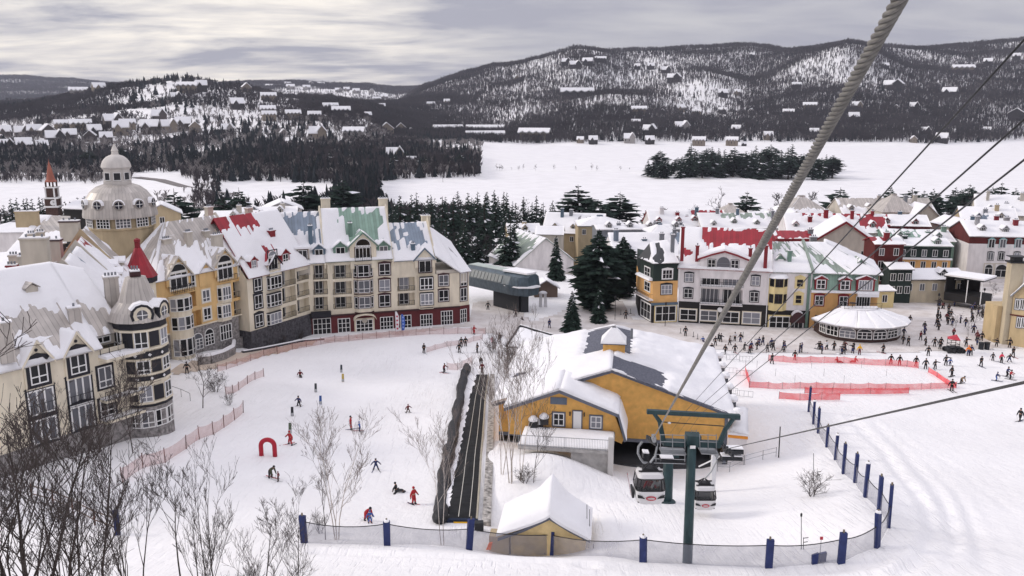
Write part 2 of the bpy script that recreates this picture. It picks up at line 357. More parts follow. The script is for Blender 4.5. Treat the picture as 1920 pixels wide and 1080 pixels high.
def ground(x, y):
    x = np.asarray(x,float); y = np.asarray(y,float); w = sstep(215, 320, y)
    zn = near_z(np.clip(x, -170, 170), np.clip(y, 5, 300)); zf = far_z(x, np.maximum(y, 280))
    z = zn*(1-w)+zf*w
    nb = np.clip((170-y)/60, 0, 1)
    return z+nb*(fbm(x/9, y/9, 3)*.35+fbm(x/2.3+5, y/2.3, 2)*.10)
def gz(x, y): return float(ground(np.array([x]), np.array([y]))[0])
def onground(px, py, z0=0.):
    """point of the ground seen at a pixel (used to find where things stand)"""
    d = ray(px, py); t0 = 20.0; prev = t0; o = V((0,0,CZ))
    ts = np.geomspace(15, 6000, 900); xs = d.x*ts; ys = d.y*ts; zs = CZ+d.z*ts; g = ground(xs, ys)
    k = np.argmax(zs < g)
    if not (zs[k] < g[k]): k = len(ts)-1
    a = (zs[k-1]-g[k-1]); b = (zs[k]-g[k]); f = a/(a-b) if a != b else 0
    t = ts[k-1]+(ts[k]-ts[k-1])*f
    x, y = d.x*t, d.y*t
    return V((x, y, gz(x, y)))

def grid_obj(name, X, Y, Z, m, smooth=True):
    ny, nx = X.shape; me = D.meshes.new(name); me.vertices.add(nx*ny)
    me.vertices.foreach_set('co', np.stack([X,Y,Z],-1).astype(np.float32).ravel())
    i = np.arange(nx*ny).reshape(ny,nx); q = np.stack([i[:-1,:-1],i[:-1,1:],i[1:,1:],i[1:,:-1]],-1).reshape(-1,4)
    me.loops.add(q.size); me.loops.foreach_set('vertex_index', q.ravel().astype(np.int32))
    me.polygons.add(len(q)); me.polygons.foreach_set('loop_start', np.arange(0,q.size,4,dtype=np.int32))
    me.polygons.foreach_set('use_smooth', np.ones(len(q),bool)); me.update(); me.validate()
    me.materials.append(m); o = D.objects.new(name, me); COL.objects.link(o); return o

SNOW = mat_snow('slope_snow', (.885,.87,.872), .5, streak=.13)
ROOFSNOW = mat_snow('roof_snow', (.87,.86,.875), .3, s1=.8)
PLAZA = mat_snow('trodden_snow', (.73,.69,.67), .5, dirt=(.60,.55,.52), s1=1.6)
PATHM = mat_snow('sandy_snow', (.62,.52,.43), .4, dirt=(.5,.42,.35), s1=1.2)
_rows = list(np.arange(8, 90, .42)); 
while _rows[-1] < 260: _rows.append(_rows[-1]*1.0062)
while _rows[-1] < 9000: _rows.append(_rows[-1]*1.0115)
_rows = np.array(_rows); _a = np.linspace(-.78,.78,330)
YY, AA = np.meshgrid(_rows, _a, indexing='ij'); XX = AA*(YY+22)
# groomer and ski tracks pressed into the near snow
ZZ = ground(XX, YY)
def track(pts, width, depth, sharp=.5):
    global ZZ
    p = np.array([tuple(onground(*q))[:2] for q in pts]); dist = np.full(XX.shape, 1e9); m = (YY < 150)
    for i in range(len(p)-1):
        a, b = p[i], p[i+1]; ab = b-a; t = np.clip(((XX[m]-a[0])*ab[0]+(YY[m]-a[1])*ab[1])/(ab@ab),0,1)
        dist[m] = np.minimum(dist[m], np.hypot(XX[m]-a[0]-t*ab[0], YY[m]-a[1]-t*ab[1]))
    ZZ = ZZ-depth*np.exp(-(dist/width)**2)+depth*.6*np.exp(-((dist-1.7*width)/(width*.6))**2)
track([(1590,780),(1660,850),(1700,905),(1735,950),(1752,1000),(1730,1050),(1690,1075)], .55, .22)
track([(1640,790),(1700,850),(1745,905),(1775,960),(1785,1010),(1770,1050)], .6, .16)
track([(1660,790),(1720,850),(1790,920),(1830,1000),(1850,1070)], .5, .10)
track([(1640,1052),(1560,1068),(1440,1074),(1300,1070),(1100,1062)], .8, .22)
track([(1100,1058),(900,1046),(720,1040),(600,1035)], .7, .2)
track([(1700,830),(1800,880),(1900,960)], .4, .08)
ground_o = tag(grid_obj('ground', XX, YY, ZZ, SNOW), kind='structure')
# frozen lake: one flat snow covered sheet
lm = MB(); lm.poly([(-1400,430,-26.2),(2200,430,-26.2),(2600,2050,-26.2),(-1600,2050,-26.2)])
LAKE = mat_snow('lake_snow', (.85,.835,.845), .05, s1=.02)
tag(lm.build('lake_ice', LAKE), kind='structure')
def drape(name, outline, m, lift=.05, step=1.0, kind='structure'):
    """sheet laid on the ground inside a ground outline given in pixels"""
    o = [tuple(onground(*q))[:2] for q in outline]; o = np.array(o)
    x0,y0 = o.min(0); x1,y1 = o.max(0); nx = int((x1-x0)/step)+2; ny = int((y1-y0)/step)+2
    gx, gy = np.meshgrid(np.linspace(x0,x1,nx), np.linspace(y0,y1,ny)); inside = np.zeros(gx.shape,bool)
    wx = gx+fbm(gx/4,gy/4,3)*2.2; wy = gy+fbm(gx/4+50,gy/4,3)*2.2
    j = len(o)-1
    for i in range(len(o)):
        c = ((o[i,1]>wy)!=(o[j,1]>wy)) & (wx < (o[j,0]-o[i,0])*(wy-o[i,1])/(o[j,1]-o[i,1]+1e-12)+o[i,0]); inside ^= c; j = i
    z = ground(gx,gy)+lift; idx = np.arange(gx.size).reshape(gx.shape)
    ok = inside[:-1,:-1]&inside[1:,:-1]&inside[:-1,1:]&inside[1:,1:]
    q = np.stack([idx[:-1,:-1],idx[:-1,1:],idx[1:,1:],idx[1:,:-1]],-1)[ok]
    me = D.meshes.new(name); me.from_pydata(np.stack([gx,gy,z],-1).reshape(-1,3).tolist(), [], q.tolist()); me.materials.append(m)
    me.polygons.foreach_set('use_smooth', [True]*len(me.polygons)); me.update()
    ob = D.objects.new(name, me); COL.objects.link(ob)
    return tag(ob, kind=kind)
drape('plaza', [(885,566),(960,560),(1000,600),(1150,545),(1200,600),(1330,560),(1700,560),(1800,500),(1900,480),(1919,560),(1919,655),(1700,662),(1440,664),(1330,655),(1200,640),(960,640),(905,625),(880,612),(760,629),(600,642),(590,636),(870,606)], PLAZA)
drape('path', [(590,632),(470,656),(330,684),(300,700),(320,706),(430,690),(520,664),(600,643)], PATHM)
# ------------------------------------------------------------------ building kit
def paint(n, c, **k): return mat(n, c, k.pop('rough', .8), k.pop('var', .13), k.pop('scale', .9), stretch=k.pop('stretch', (1,1,.35)), **k)
CREAM = paint('cream_render', (.70,.63,.50)); YELLOW = paint('yellow_render', (.66,.44,.20)); BURG = paint('burgundy_panel', (.11,.022,.025)); BLACKT = paint('black_trim', (.016,.016,.022), rough=.5)
BURGT = paint('dark_burgundy_trim', (.05,.018,.020), rough=.5); WHITEF = paint('white_frame', (.78,.77,.76), rough=.5, var=.04); STONE = mat('grey_stone', (.24,.225,.22), .9, .55, 2.6, bump=.5, bscale=3)
DSTONE = mat('dark_stone', (.07,.067,.075), .9, .5, 2.2, bump=.5, bscale=3); TAUPE = paint('taupe_render', (.52,.475,.41)); WHITER = paint('white_render', (.70,.665,.66)); ORANGE = paint('orange_render', (.70,.40,.155))
PALEY = paint('pale_yellow_render', (.70,.58,.30)); DKGREEN = paint('dark_green_timber', (.02,.032,.028)); BLACKW = paint('black_render', (.02,.018,.018)); DKRED = paint('dark_red_timber', (.10,.018,.016)); GREYF = paint('grey_fascia', (.20,.21,.23), rough=.6)
TAN = paint('tan_render', (.45,.36,.23)); CONC = mat('concrete', (.40,.385,.37), .9, .25, 1.5); BLUEP = paint('blue_timber', (.10,.145,.19)); GREENP = paint('green_timber', (.15,.235,.19)); REDP = paint('red_timber', (.21,.016,.022), rough=.5); IRON = paint('black_iron', (.018,.018,.02), rough=.5, var=0)
M_TAUPE = mat_seam('taupe_roof_metal', (.52,.475,.435)); M_BLUE = mat_seam('blue_roof_metal', (.22,.27,.335)); M_GREEN = mat_seam('green_roof_metal', (.24,.36,.29)); M_RED = mat_seam('red_roof_metal', (.34,.018,.03)); M_GREY = mat_seam('grey_roof_metal', (.37,.36,.37)); M_SAGE = mat_seam('sage_roof_metal', (.30,.36,.30)); M_BLACK = mat_seam('black_roof_metal', (.03,.032,.035))
SHINGLE = mat('slate_shingle', (.115,.12,.15), .9, .35, 5, bump=.3, bscale=9)
def _glass():
    m = mat_obj('window_glass', .12); b = m.node_tree.nodes['Principled BSDF']; b.inputs['Specular IOR Level'].default_value = .22; return m
GLASS = _glass()
class Fac:
    """a facade plane from A to B (left to right as seen from the camera)"""
    def __init__(s, A, B, z0=0):
        s.A = V((A[0], A[1], 0)); s.B = V((B[0], B[1], 0)); s.z0 = z0; e = s.B-s.A; s.L = e.length; s.e = e.normalized(); s.n = V((s.e.y, -s.e.x, 0))
    def at(s, u, z, d=0): return s.A+s.e*u+s.n*d+V((0,0,z))
    def hit(s, px, py, d=0):
        r = ray(px, py); o = V((0,0,CZ)); t = ((s.A+s.n*d)-o).dot(s.n)/r.dot(s.n); p = o+r*t; return (p-s.A).dot(s.e), p.z
    def u(s, px, py, d=0): return s.hit(px, py, d)[0]
    def z(s, px, py, d=0): return s.hit(px, py, d)[1]
    def rect(s, x0, y0, x1, y1, d=0):
        ym, xm = (y0+y1)/2, (x0+x1)/2
        u0, u1 = s.hit(x0, ym, d)[0], s.hit(x1, ym, d)[0]; z1, z0 = s.hit(xm, y0, d)[1], s.hit(xm, y1, d)[1]; return (u0, u1, z0, z1)
    def bx(s, mb, u0, u1, z0, z1, d0, d1, m=0): return mb.obox(s.at(u0, z0, d0), s.e*(u1-u0), s.n*(d1-d0), V((0,0,z1-z0)), m)
    def quad(s, mb, u0, u1, z0, z1, d, m=0): return mb.quad(s.at(u0,z0,d), s.at(u1,z0,d), s.at(u1,z1,d), s.at(u0,z1,d), m)
def Z(ox, oy, k): return lambda x0, y0, x1, y1: (ox+x0/k, oy+y0/k, ox+x1/k, oy+y1/k)
def part(mb, name, m, root, **k): return mb.build(name, m, root, **k)
def front(mb, f, u0, u1, z0, z1, holes=(), dep=1.2, m=0, mi=0):
    """front wall with real recesses cut for loggias"""
    us = sorted({u0,u1,*[h[0] for h in holes],*[h[1] for h in holes]}); zs = sorted({z0,z1,*[h[2] for h in holes],*[h[3] for h in holes]})
    for i in range(len(us)-1):
        for j in range(len(zs)-1):
            uc, zc = (us[i]+us[i+1])/2, (zs[j]+zs[j+1])/2
            if not any(h[0] < uc < h[1] and h[2] < zc < h[3] for h in holes): f.quad(mb, us[i], us[i+1], zs[j], zs[j+1], 0, m)
    for a,b,c,d in holes:
        f.quad(mb, a, b, c, d, -dep, mi)
        mb.quad(f.at(a,c), f.at(a,c,-dep), f.at(a,d,-dep), f.at(a,d), m); mb.quad(f.at(b,c,-dep), f.at(b,c), f.at(b,d), f.at(b,d,-dep), m)
        mb.quad(f.at(a,c), f.at(b,c), f.at(b,c,-dep), f.at(a,c,-dep), m); mb.quad(f.at(a,d,-dep), f.at(b,d,-dep), f.at(b,d), f.at(a,d), m)
def shell(mb, f, u0, u1, z0, z1, dep, m=0, zr=None):
    """side and back walls behind a facade; zr = ridge height for gable ends"""
    for u, s in ((u0,1),(u1,-1)):
        p = [f.at(u,z0,-dep), f.at(u,z0), f.at(u,z1)]
        if zr: p += [f.at(u,zr,-dep/2)]
        p += [f.at(u,z1,-dep)]; mb.poly(p if s>0 else p[::-1], m)
    mb.quad(f.at(u1,z0,-dep), f.at(u0,z0,-dep), f.at(u0,z1,-dep), f.at(u1,z1,-dep), m)
def arc(f, u0, u1, zs, d, n=8, zh=None):
    r = (u1-u0)/2; zh = zh or r; return [f.at((u0+u1)/2+r*math.cos(math.pi*i/n), zs+zh*math.sin(math.pi*i/n), d) for i in range(n+1)]
WR = random.Random(5)
def win(root, f, r, d=0, nx=2, low=.28, sur=0, sm=None, arch=0, cap=0, fm=None, fw=.09, ny=0, tone=None, name='window'):
    sur *= 1.5; u0,u1,z0,z1 = r; g = MB(); fr = MB(); w = u1-u0; ah = min(w/2, arch) if arch else 0; zt = z1-ah
    if ah: g.poly([f.at(u0,z0,d+.03), f.at(u1,z0,d+.03)]+arc(f,u0,u1,zt,d+.03,8,ah))
    else: f.bx(g, u0, u1, z0, z1, d+.005, d+.03)
    o = part(g, name, GLASS, root)
    t = tone if tone is not None else WR.choice([.008,.012,.02,.012,.03,.02,.12,.26]); o.color = (t*.95, t*.97, t*1.08, 1)
    a, b = d+.008, d+.10
    for (p,q,s,v) in ((u0-fw,u0,z0,zt),(u1,u1+fw,z0,zt)): f.bx(fr, p, q, s, v, a, b)
    f.bx(fr, u0-fw, u1+fw, z0-fw, z0, a, b+.002)
    if not ah: f.bx(fr, u0-fw, u1+fw, z1, z1+fw, a, b+.002)
    else:
        pi = arc(f,u0,u1,zt,b,8,ah); po = arc(f,u0-fw,u1+fw,zt,b,8,ah+fw)
        for i in range(8): fr.prism([pi[i],po[i],po[i+1],pi[i+1]], -f.n*.09)
        f.bx(fr, u0, u1, zt-fw*.6, zt+fw*.4, a, b-.01)
    zl = z0+(z1-z0)*low if low else z0
    if low: f.bx(fr, u0, u1, zl-fw*.5, zl+fw*.5, a, b-.006)
    for i in range(1,nx): uu = u0+w*i/nx; f.bx(fr, uu-fw*.5, uu+fw*.5, z0, zt if ah else z1, a, b-.012)
    for j in range(1,ny+1): zz = zl+((zt if ah else z1)-zl)*j/(ny+1); f.bx(fr, u0, u1, zz-fw*.35, zz+fw*.35, a, b-.018)
    part(fr, 'frame', fm or WHITEF, o)
    if sur:
        s = MB(); q = fw+sur; h = d+.075
        f.bx(s,u0-q,u0-fw,z0-q,z1+q,d+.004,h); f.bx(s,u1+fw,u1+q,z0-q,z1+q,d+.004,h); f.bx(s,u0-fw,u1+fw,z0-q,z0-fw,d+.004,h); f.bx(s,u0-fw,u1+fw,z1+fw,z1+q,d+.004,h)
        if cap:
            zc = z1+q; um = (u0+u1)/2
            s.prism([f.at(u0-q-.12,zc,h+.06), f.at(u1+q+.12,zc,h+.06), f.at(u1+q*.3,zc+cap*.45,h+.06), f.at(um,zc+cap,h+.06), f.at(u0-q*.3,zc+cap*.45,h+.06)], -f.n*.13)
        part(s, 'surround', sm or BLACKT, o)
    return o
def rail(root, f, u0, u1, z, d=.02, h=1.0, step=.32, name='railing', ends=0, m=None):
    mb = MB()
    f.bx(mb,u0,u1,z+h-.05,z+h,d,d+.05); f.bx(mb,u0,u1,z+.08,z+.12,d,d+.05); n = max(2,int((u1-u0)/step))
    for i in range(n+1):
        w = .035 if i in (0,n//2,n) else .012; uu = u0+(u1-u0)*i/n; f.bx(mb,uu-w,uu+w,z,z+h-.05,d+.005,d+.045)
    if ends:
        for uu in (u0,u1): mb.obox(f.at(uu-.02,z+h-.05,d-ends), f.e*.04, f.n*ends, V((0,0,.05)))
    return part(mb, name, m or IRON, root)
def quadpt(q, u, v):
    a = lerp(q[0],q[1],u); b = lerp(q[3],q[2],u); return lerp(a,b,v)
def roofq(root, q, m, th=.16, name='roof', mi=None):
    """sloping roof slab: q = eave left, eave right, ridge right, ridge left (top surface)"""
    q = [V(p) for p in q]; n = (q[1]-q[0]).cross(q[3]-q[0]).normalized(); n = n if n.z > 0 else -n; mb = MB(); b = [p-n*th for p in q]
    mb.quad(*q); mb.quad(b[3],b[2],b[1],b[0])
    for i in range(4): mb.quad(b[i], b[(i+1)%4], q[(i+1)%4], q[i])
    return part(mb, name, m, root)
def snowq(root, q, bare=(), th=.30, res=.45, seed=1, name='roof_snow', edge=.10, streak=1.0, parentname=None, m=None, amp=.12, cover=1.0):
    """snow lying on a roof quad, melted through in the patches listed in bare=(u0,v0,u1,v1)"""
    q = [V(p) for p in q]; n = (q[1]-q[0]).cross(q[3]-q[0]).normalized(); n = n if n.z > 0 else -n
    W = max((q[1]-q[0]).length,(q[2]-q[3]).length); H = max((q[3]-q[0]).length, (q[2]-q[1]).length); nu = max(4,min(90,int(W/res))); nv = max(4,min(60,int(H/res)))
    u,v = np.meshgrid(np.linspace(0,1,nu+1), np.linspace(0,1,nv+1)); s = np.full(u.shape, 1.0)*cover
    s = s+.8*fbm(u*W/5+seed*7, v*H/5+seed*3, 3)
    for (a,b,c,d) in bare:
        du = np.minimum(u-a, c-u)*W; dv = np.minimum(v-b, d-v)*H; inside = np.minimum(du,dv)
        nzz = ((vnoise(u*W*2.2+seed*5, v*H*.45+seed)-.5)*3.4+(vnoise(u*W*5.5+seed, v*H*.3)-.5)*1.5)*streak+fbm(u*W/1.5+seed, v*H/1.5, 3)*1.2
        s = np.minimum(s, -(inside+nzz*.8)*.9)
    ed = np.minimum(np.minimum(u,1-u)*W/.3, np.minimum(v,1-v)*H/.3); hgt = np.clip(s*1.6,-.3,1); hgt = np.where(hgt>0, np.sqrt(np.maximum(hgt,0)), hgt)
    t = th*(.75+.9*fbm(u*W/3+seed*11, v*H/3, 3)+.25*(vnoise(u*W/1.1+seed, v*H/1.1)-.5))
    off = np.where(hgt>0, hgt*t*np.clip(.45+.55*ed,0,1), -.05)
    pts=[]; 
    for j in range(nv+1):
        for i in range(nu+1): p = quadpt(q,u[j,i],v[j,i])+n*float(off[j,i]); pts.append(p)
    mb = MB(); mb.v = [tuple(p) for p in pts]; k = nu+1
    for j in range(nv):
        for i in range(nu):
            if max(off[j,i],off[j,i+1],off[j+1,i],off[j+1,i+1]) > 0: mb.f.append((j*k+i,j*k+i+1,(j+1)*k+i+1,(j+1)*k+i)); mb.m.append(0); mb.uv.append(None)
    for idx in ([i for i in range(k)], [nv*k+i for i in range(k)], [j*k for j in range(nv+1)], [j*k+nu for j in range(nv+1)]):
        for a,b in zip(idx,idx[1:]):
            if off.ravel()[a]>0 or off.ravel()[b]>0:
                i0 = len(mb.v); mb.v += [tuple(pts[b]-n*(float(off.ravel()[b])+.06)), tuple(pts[a]-n*(float(off.ravel()[a])+.06))]; mb.f.append((a,b,i0,i0+1)); mb.m.append(0); mb.uv.append(None)
    return part(mb, name, m or ROOFSNOW, root, smooth=True) if mb.f else None
def roof(root, q, m, bare=(), snow=True, th=.3, seed=1, res=.45, **k):
    r = roofq(root, q, m)
    if snow: snowq(root, q, bare, th, res, seed, **k)
    return r
def chimney(root, c, z0, z1, sx, sy, m, rz=0, pots=2, potm=None, snow=True, capm=None):
    mb = MB(); mb.box((c[0],c[1],z0),(sx,sy,z1-z0-.18),rz); o = part(mb,'chimney',m,root)
    k = MB(); k.box((c[0],c[1],z1-.18),(sx+.2,sy+.2,.18),rz); part(k,'cap',capm or m,o)
    if pots:
        for i in range(pots): k = MB(); a = (i-(pots-1)/2)*sx/(pots+.3); k.tube((c[0]+a*math.cos(rz),c[1]+a*math.sin(rz),z1-.02),(c[0]+a*math.cos(rz),c[1]+a*math.sin(rz),z1+.45),.12,.12,8); part(k,'flue_pot',potm or GREYF,o)
    if snow:
        k = MB(); k.box((c[0],c[1],z1+.002),(sx+.1,sy+.1,.12),rz); part(k,'snow_cap',ROOFSNOW,o)
    return o
def gable(root, f, u0, u1, zb, ze, zp, dep, wm, rm, d=.25, over=.35, snow=True, seed=1, name='gable', bare=(), trim=None):
    um = (u0+u1)/2; mb = MB(); mb.prism([f.at(u0,zb,d), f.at(u1,zb,d), f.at(u1,ze,d), f.at(um,zp,d), f.at(u0,ze,d)], -f.n*dep); o = part(mb,name,wm,root)
    s = (zp-ze)/((u1-u0)/2)
    for sg, ue in ((1,u0),(-1,u1)):
        eu = ue-sg*over; ez = ze-s*over
        q = [f.at(eu,ez+.05,d+over), f.at(eu,ez+.05,d-dep), f.at(um,zp+.05,d-dep), f.at(um,zp+.05,d+over)]
        if sg < 0: q = [q[1],q[0],q[3],q[2]]
        roofq(o, q, rm, .14, 'gable_roof')
        if snow: snowq(o, q, bare, .24, .3, seed+sg, 'gable_snow')
    if trim:
        t = MB()
        for sg, ue in ((1,u0),(-1,u1)):
            eu = ue-sg*over; ez = ze-s*over; t.prism([f.at(eu,ez-.28,d+over+.03), f.at(um,zp-.28,d+over+.03), f.at(um,zp+.06,d+over+.03), f.at(eu,ez+.06,d+over+.03)], -f.n*.06)
        part(t,'barge_board',trim,o)
    return o
def dormer(root, f, uc, w, z0, h, dep, wm, rm, d=-.6, seed=1, sur=0, sm=None, wd=None, **k):
    o = gable(root, f, uc-w/2, uc+w/2, z0-.6, z0+h, z0+h+w*.42, dep, wm, rm, d, .22, True, seed, 'dormer')
    ww = wd or w*.52; win(o, f, (uc-ww/2, uc+ww/2, z0+.15, z0+h-.1), d, sur=sur, sm=sm, **k); return o
def baywin(root, f, u0, u1, z0, z1, wm, d=.8, side=.55, name='bay'):
    mb = MB(); mb.prism([f.at(u0,z0,0), f.at(u0+side,z0,d), f.at(u1-side,z0,d), f.at(u1,z0,0)], V((0,0,z1-z0))); return part(mb,name,wm,root), Fac(f.at(u0+side,0,d), f.at(u1-side,0,d)), Fac(f.at(u0,0,0), f.at(u0+side,0,d)), Fac(f.at(u1-side,0,d), f.at(u1,0,0))
# ------------------------------------------------------------------ long hotel: blue and green roofed block
fD = Fac(G(585,627), G(862,606)); z2 = Z(480,360,4)
hD = thing('hotel_building', fD.at(fD.L/2,0), 'cream hotel block with blue and green metal roofs above a burgundy ground floor', 'hotel', 'hotel blocks along the ski slope')
ZE = 13.5
lo_ = [z2(575,548,715,650), z2(577,672,717,768), z2(580,786,718,876), z2(1060,640,1190,742), z2(1062,758,1190,852), z2(428,548,536,656), z2(430,668,537,770), z2(432,788,538,890)]
holes = [fD.rect(*r) for r in lo_]
wl = MB(); ug = fD.z(700,585); uX = fD.u(816,500); zX = Fac(fD.B, G(880,603)).z(872,500)-1.05; front(wl, fD, 0, uX, ug, ZE, holes); fD.quad(wl, uX, fD.L, ug, zX, 0); shell(wl, fD, 0, uX, 0, ZE, 13.5, 0, 21.0); shell(wl, fD, uX+.1, fD.L, 0, zX-.1, 9, 0)
part(wl, 'wall', CREAM, hD)
gf = MB(); fD.bx(gf, -.05, fD.L+.05, -.6, ug, -13.4, .12); part(gf, 'ground_floor', BURG, hD)
bd = MB(); fD.bx(bd, -.1, fD.L+.1, ug-.25, ug+.05, .125, .25); part(bd, 'cornice', BURGT, hD)
for h in holes:
    w_ = h[1]-h[0]; win(hD, fD, (h[0]+w_*.18, h[0]+w_*.68, h[2]+.15, h[3]-.25), -1.2, 2, .3, .08, BURGT); rail(hD, fD, h[0]+.02, h[1]-.02, h[2]+.02, .0)
for r in [(928,540,1002,618),(928,660,1002,738),(928,775,1002,855)]: win(hD, fD, fD.rect(*z2(*r)), 0, 2, .3, .13, BURGT, cap=.3)
for r in [(1374,625,1440,700),(1374,738,1440,815)]: win(hD, fD, fD.rect(*z2(*r)), 0, 2, .3, .12, BURGT, cap=.25)
# projecting bay with timber grid
u0,u1,z0,z1 = fD.rect(*z2(735,540,878,900)); by, fb, fl, fr_ = baywin(hD, fD, u0, u1, z0, z1, CREAM, .8, .7)
for a,b in ((552,632),(668,752),(792,868)):
    zz0, zz1 = fb.z(480+806/4,360+b/4), fb.z(480+806/4,360+a/4)
    win(by, fb, (.12, fb.L-.12, zz0, zz1), 0, 2, .3, .07, BURGT); win(by, fl, (.2, fl.L-.2, zz0, zz1), 0, 1, .3, .07, BURGT); win(by, fr_, (.2, fr_.L-.2, zz0, zz1), 0, 1, .3, .07, BURGT)
tg = MB()
for zz in (z0,z1-.1,*[fb.z(480+806/4,360+k/4) for k in (645,770)]): fb.bx(tg,-.05,fb.L+.05,zz-.05,zz+.12,.01,.09); fl.bx(tg,0,fl.L,zz-.05,zz+.12,.01,.08); fr_.bx(tg,0,fr_.L,zz-.05,zz+.12,.01,.08)
part(tg,'timber_band',BURGT,by)
# white bay under the small gable
u0,u1,z0,z1 = fD.rect(*z2(1212,628,1336,872)); by, fb, fl, fr_ = baywin(hD, fD, u0, u1, z0, z1, CREAM, .7, .4)
for a,b in ((648,725),(765,842)):
    zz0, zz1 = fb.z(480+1274/4,360+b/4), fb.z(480+1274/4,360+a/4); win(by, fb, (.1, fb.L-.1, zz0, zz1), 0, 3, .3, .10, BLACKT, fw=.14)
for k in (634,735,752,850,868): tg = MB(); zz = fb.z(480+1274/4,360+k/4); fb.bx(tg,-.05,fb.L+.05,zz-.07,zz+.07,.01,.08); part(tg,'timber_band',BLACKT,by)
# ground floor shop windows and doors
for r,nx,ny in [((432,950,558,1062),4,2),((618,950,702,1048),3,2),((935,938,1025,1038),4,2),((1085,925,1160,1030),3,2),((1235,918,1318,1022),4,2),((1390,893,1470,996),4,2)]: win(hD, fD, fD.rect(*z2(*r)), .13, nx, 0, 0, ny=ny, fw=.11)
dr = win(hD, fD, fD.rect(*z2(755,960,872,1064)), .13, 4, .45, .2, CREAM, ny=1, fw=.13, name='entrance_door')
aw = MB(); r = fD.rect(*z2(728,908,896,952)); pa = arc(fD, r[0], r[1], r[2], 1.3, 10, 1.0); pb = arc(fD, r[0], r[1], r[2], .13, 10, 1.0)
for i in range(10): aw.prism([pa[i],pa[i+1],pb[i+1],pb[i]], V((0,0,.22)))
part(aw,'arched_canopy',CREAM,hD)
sg = MB(); c = fD.at(*[(r[0]+r[1])/2], r[2]-.25, .3); sg.path([c, c+fD.n*.1], [.5,.5], 14); part(sg,'round_sign',TAUPE,hD)
ab = MB(); r = fD.rect(*z2(412,892,560,935)); fD.bx(ab, r[0], r[1], r[2], r[3], .13, 1.1); part(ab,'dark_awning',BLACKT,hD)
# end chamfer
fE = Fac(fD.B, G(880,603)); we = MB(); ze = fE.z(872,500); fE.quad(we,0,fE.L,ug,ze-1.2,0); fE.quad(we,0,fE.L,ug,ze-1.2,-6); we.poly([fE.at(fE.L,ug),fE.at(fE.L,ug,-8),fE.at(fE.L,ze-1.2,-8),fE.at(fE.L,ze-1.2)]); part(we,'corner_wall',CREAM,hD)
we = MB(); fE.bx(we,0,fE.L+.05,-.6,ug,-8,.1); part(we,'corner_ground_floor',BURG,hD)
for r in [(1535,610,1578,700),(1535,722,1578,812)]: win(hD, fE, fE.rect(*z2(*r)), 0, 2, .3, .10, BURGT, cap=.25)
win(hD, fE, fE.rect(*z2(1532,880,1574,975)), .11, 3, 0, ny=2)
us = fD.u(480+1350/4,360+560/4); ms = MB(); fD.bx(ms,us,fD.L+.02,ZE-2.6,ze-1.0,-9,.06); fE.bx(ms,0,fE.L,ze-3.2,ze-1.0,-6,.05); part(ms,'mansard_wall',TAUPE,hD)
# roofs
def dq(x0,x1,ye,yr,dr=7.,e0=ZE,over=.5,zr=None):
    """roof quad on facade D between screen columns, ridge dr behind"""
    ua, ub = fD.u(x0,480), fD.u(x1,480); zz = zr if zr is not None else None
    return ua, ub
uB0, uB1 = -9.0, fD.u(609,485); zr1 = P(560,396,163).z; zr2 = P(670,389,165).z; zr3 = P(770,417,168).z
uG1 = fD.u(736,485); uS1 = fD.u(816,500)
q = [fD.at(uB0,ZE+.1,.5), fD.at(uB1,ZE+.1,.5), fD.at(uB1,zr1,-7), fD.at(uB0,zr1,-7)]; roof(hD, q, M_BLUE, [(.0,.60,.97,.97),(.84,.42,.97,.8)], seed=3)
q = [fD.at(uB1+.02,ZE+.2,.5), fD.at(uG1,ZE+.2,.5), fD.at(uG1,zr2,-7), fD.at(uB1+.02,zr2,-7)]; roof(hD, q, M_GREEN, [(.36,.34,.90,.97),(.30,.6,.5,.99)], seed=4)
q = [fD.at(uG1+.02,ZE-.3,.5), fD.at(uS1,ZE-.3,.5), fD.at(uS1,zr3,-7), fD.at(uG1+.02,zr3,-7)]; roof(hD, q, M_BLUE, [(.30,.42,.86,.96),(.0,.3,.26,.92)], seed=6)
for z,uA,uB in ((zr1,uB0,uB1),(zr2,uB1+.02,uG1),(zr3,uG1+.02,uS1)): roofq(hD, [fD.at(uB,ZE,-14.5), fD.at(uA,ZE,-14.5), fD.at(uA,z-.02,-7.02), fD.at(uB,z-.02,-7.02)], M_GREY)
pw = MB()
for u,z,w in ((uB1,zr2,.35),(uG1,zr2,.3),(uS1,zr3,.35)):
    pw.prism([fD.at(u-w/2,ZE-.2,.6), fD.at(u-w/2,z+.55,-7), fD.at(u-w/2,ZE,-14.4), fD.at(u-w/2,ZE-1,-14.4), fD.at(u-w/2,ZE-1,.3)], fD.e*w)
part(pw,'parapet',CREAM,hD)
eR = fE.at(fE.L+.3,ze-1.0,.4); cR = fD.at(fD.L+.2,ze-1.0,.5)
q = [fD.at(uS1,ZE+.3,.5), cR, fD.at(uS1+1.0,zr3-1.4,-6.5), fD.at(uS1,zr3-1.0,-6.5)]; roof(hD, q, M_GREY, seed=8)
q = [cR, eR, fE.at(fE.L,zr3-4.2,-7), fD.at(uS1+1.0,zr3-1.4,-6.5)]; roof(hD, q, M_GREY, seed=9)
q = [eR, fE.at(fE.L+.3,ze-1,-9), fD.at(uS1+1.0,zr3-1.4,-9), fE.at(fE.L,zr3-4.2,-7)]; roof(hD, q, M_GREY, seed=10)
for px,py,Yd in ((610,372,166),(718,372,168),(798,404,171)):
    t = P(px,py,Yd); chimney(hD, t, t.z-4, t.z, 1.7, .9, CREAM, math.atan2(fD.e.y,fD.e.x), 3)
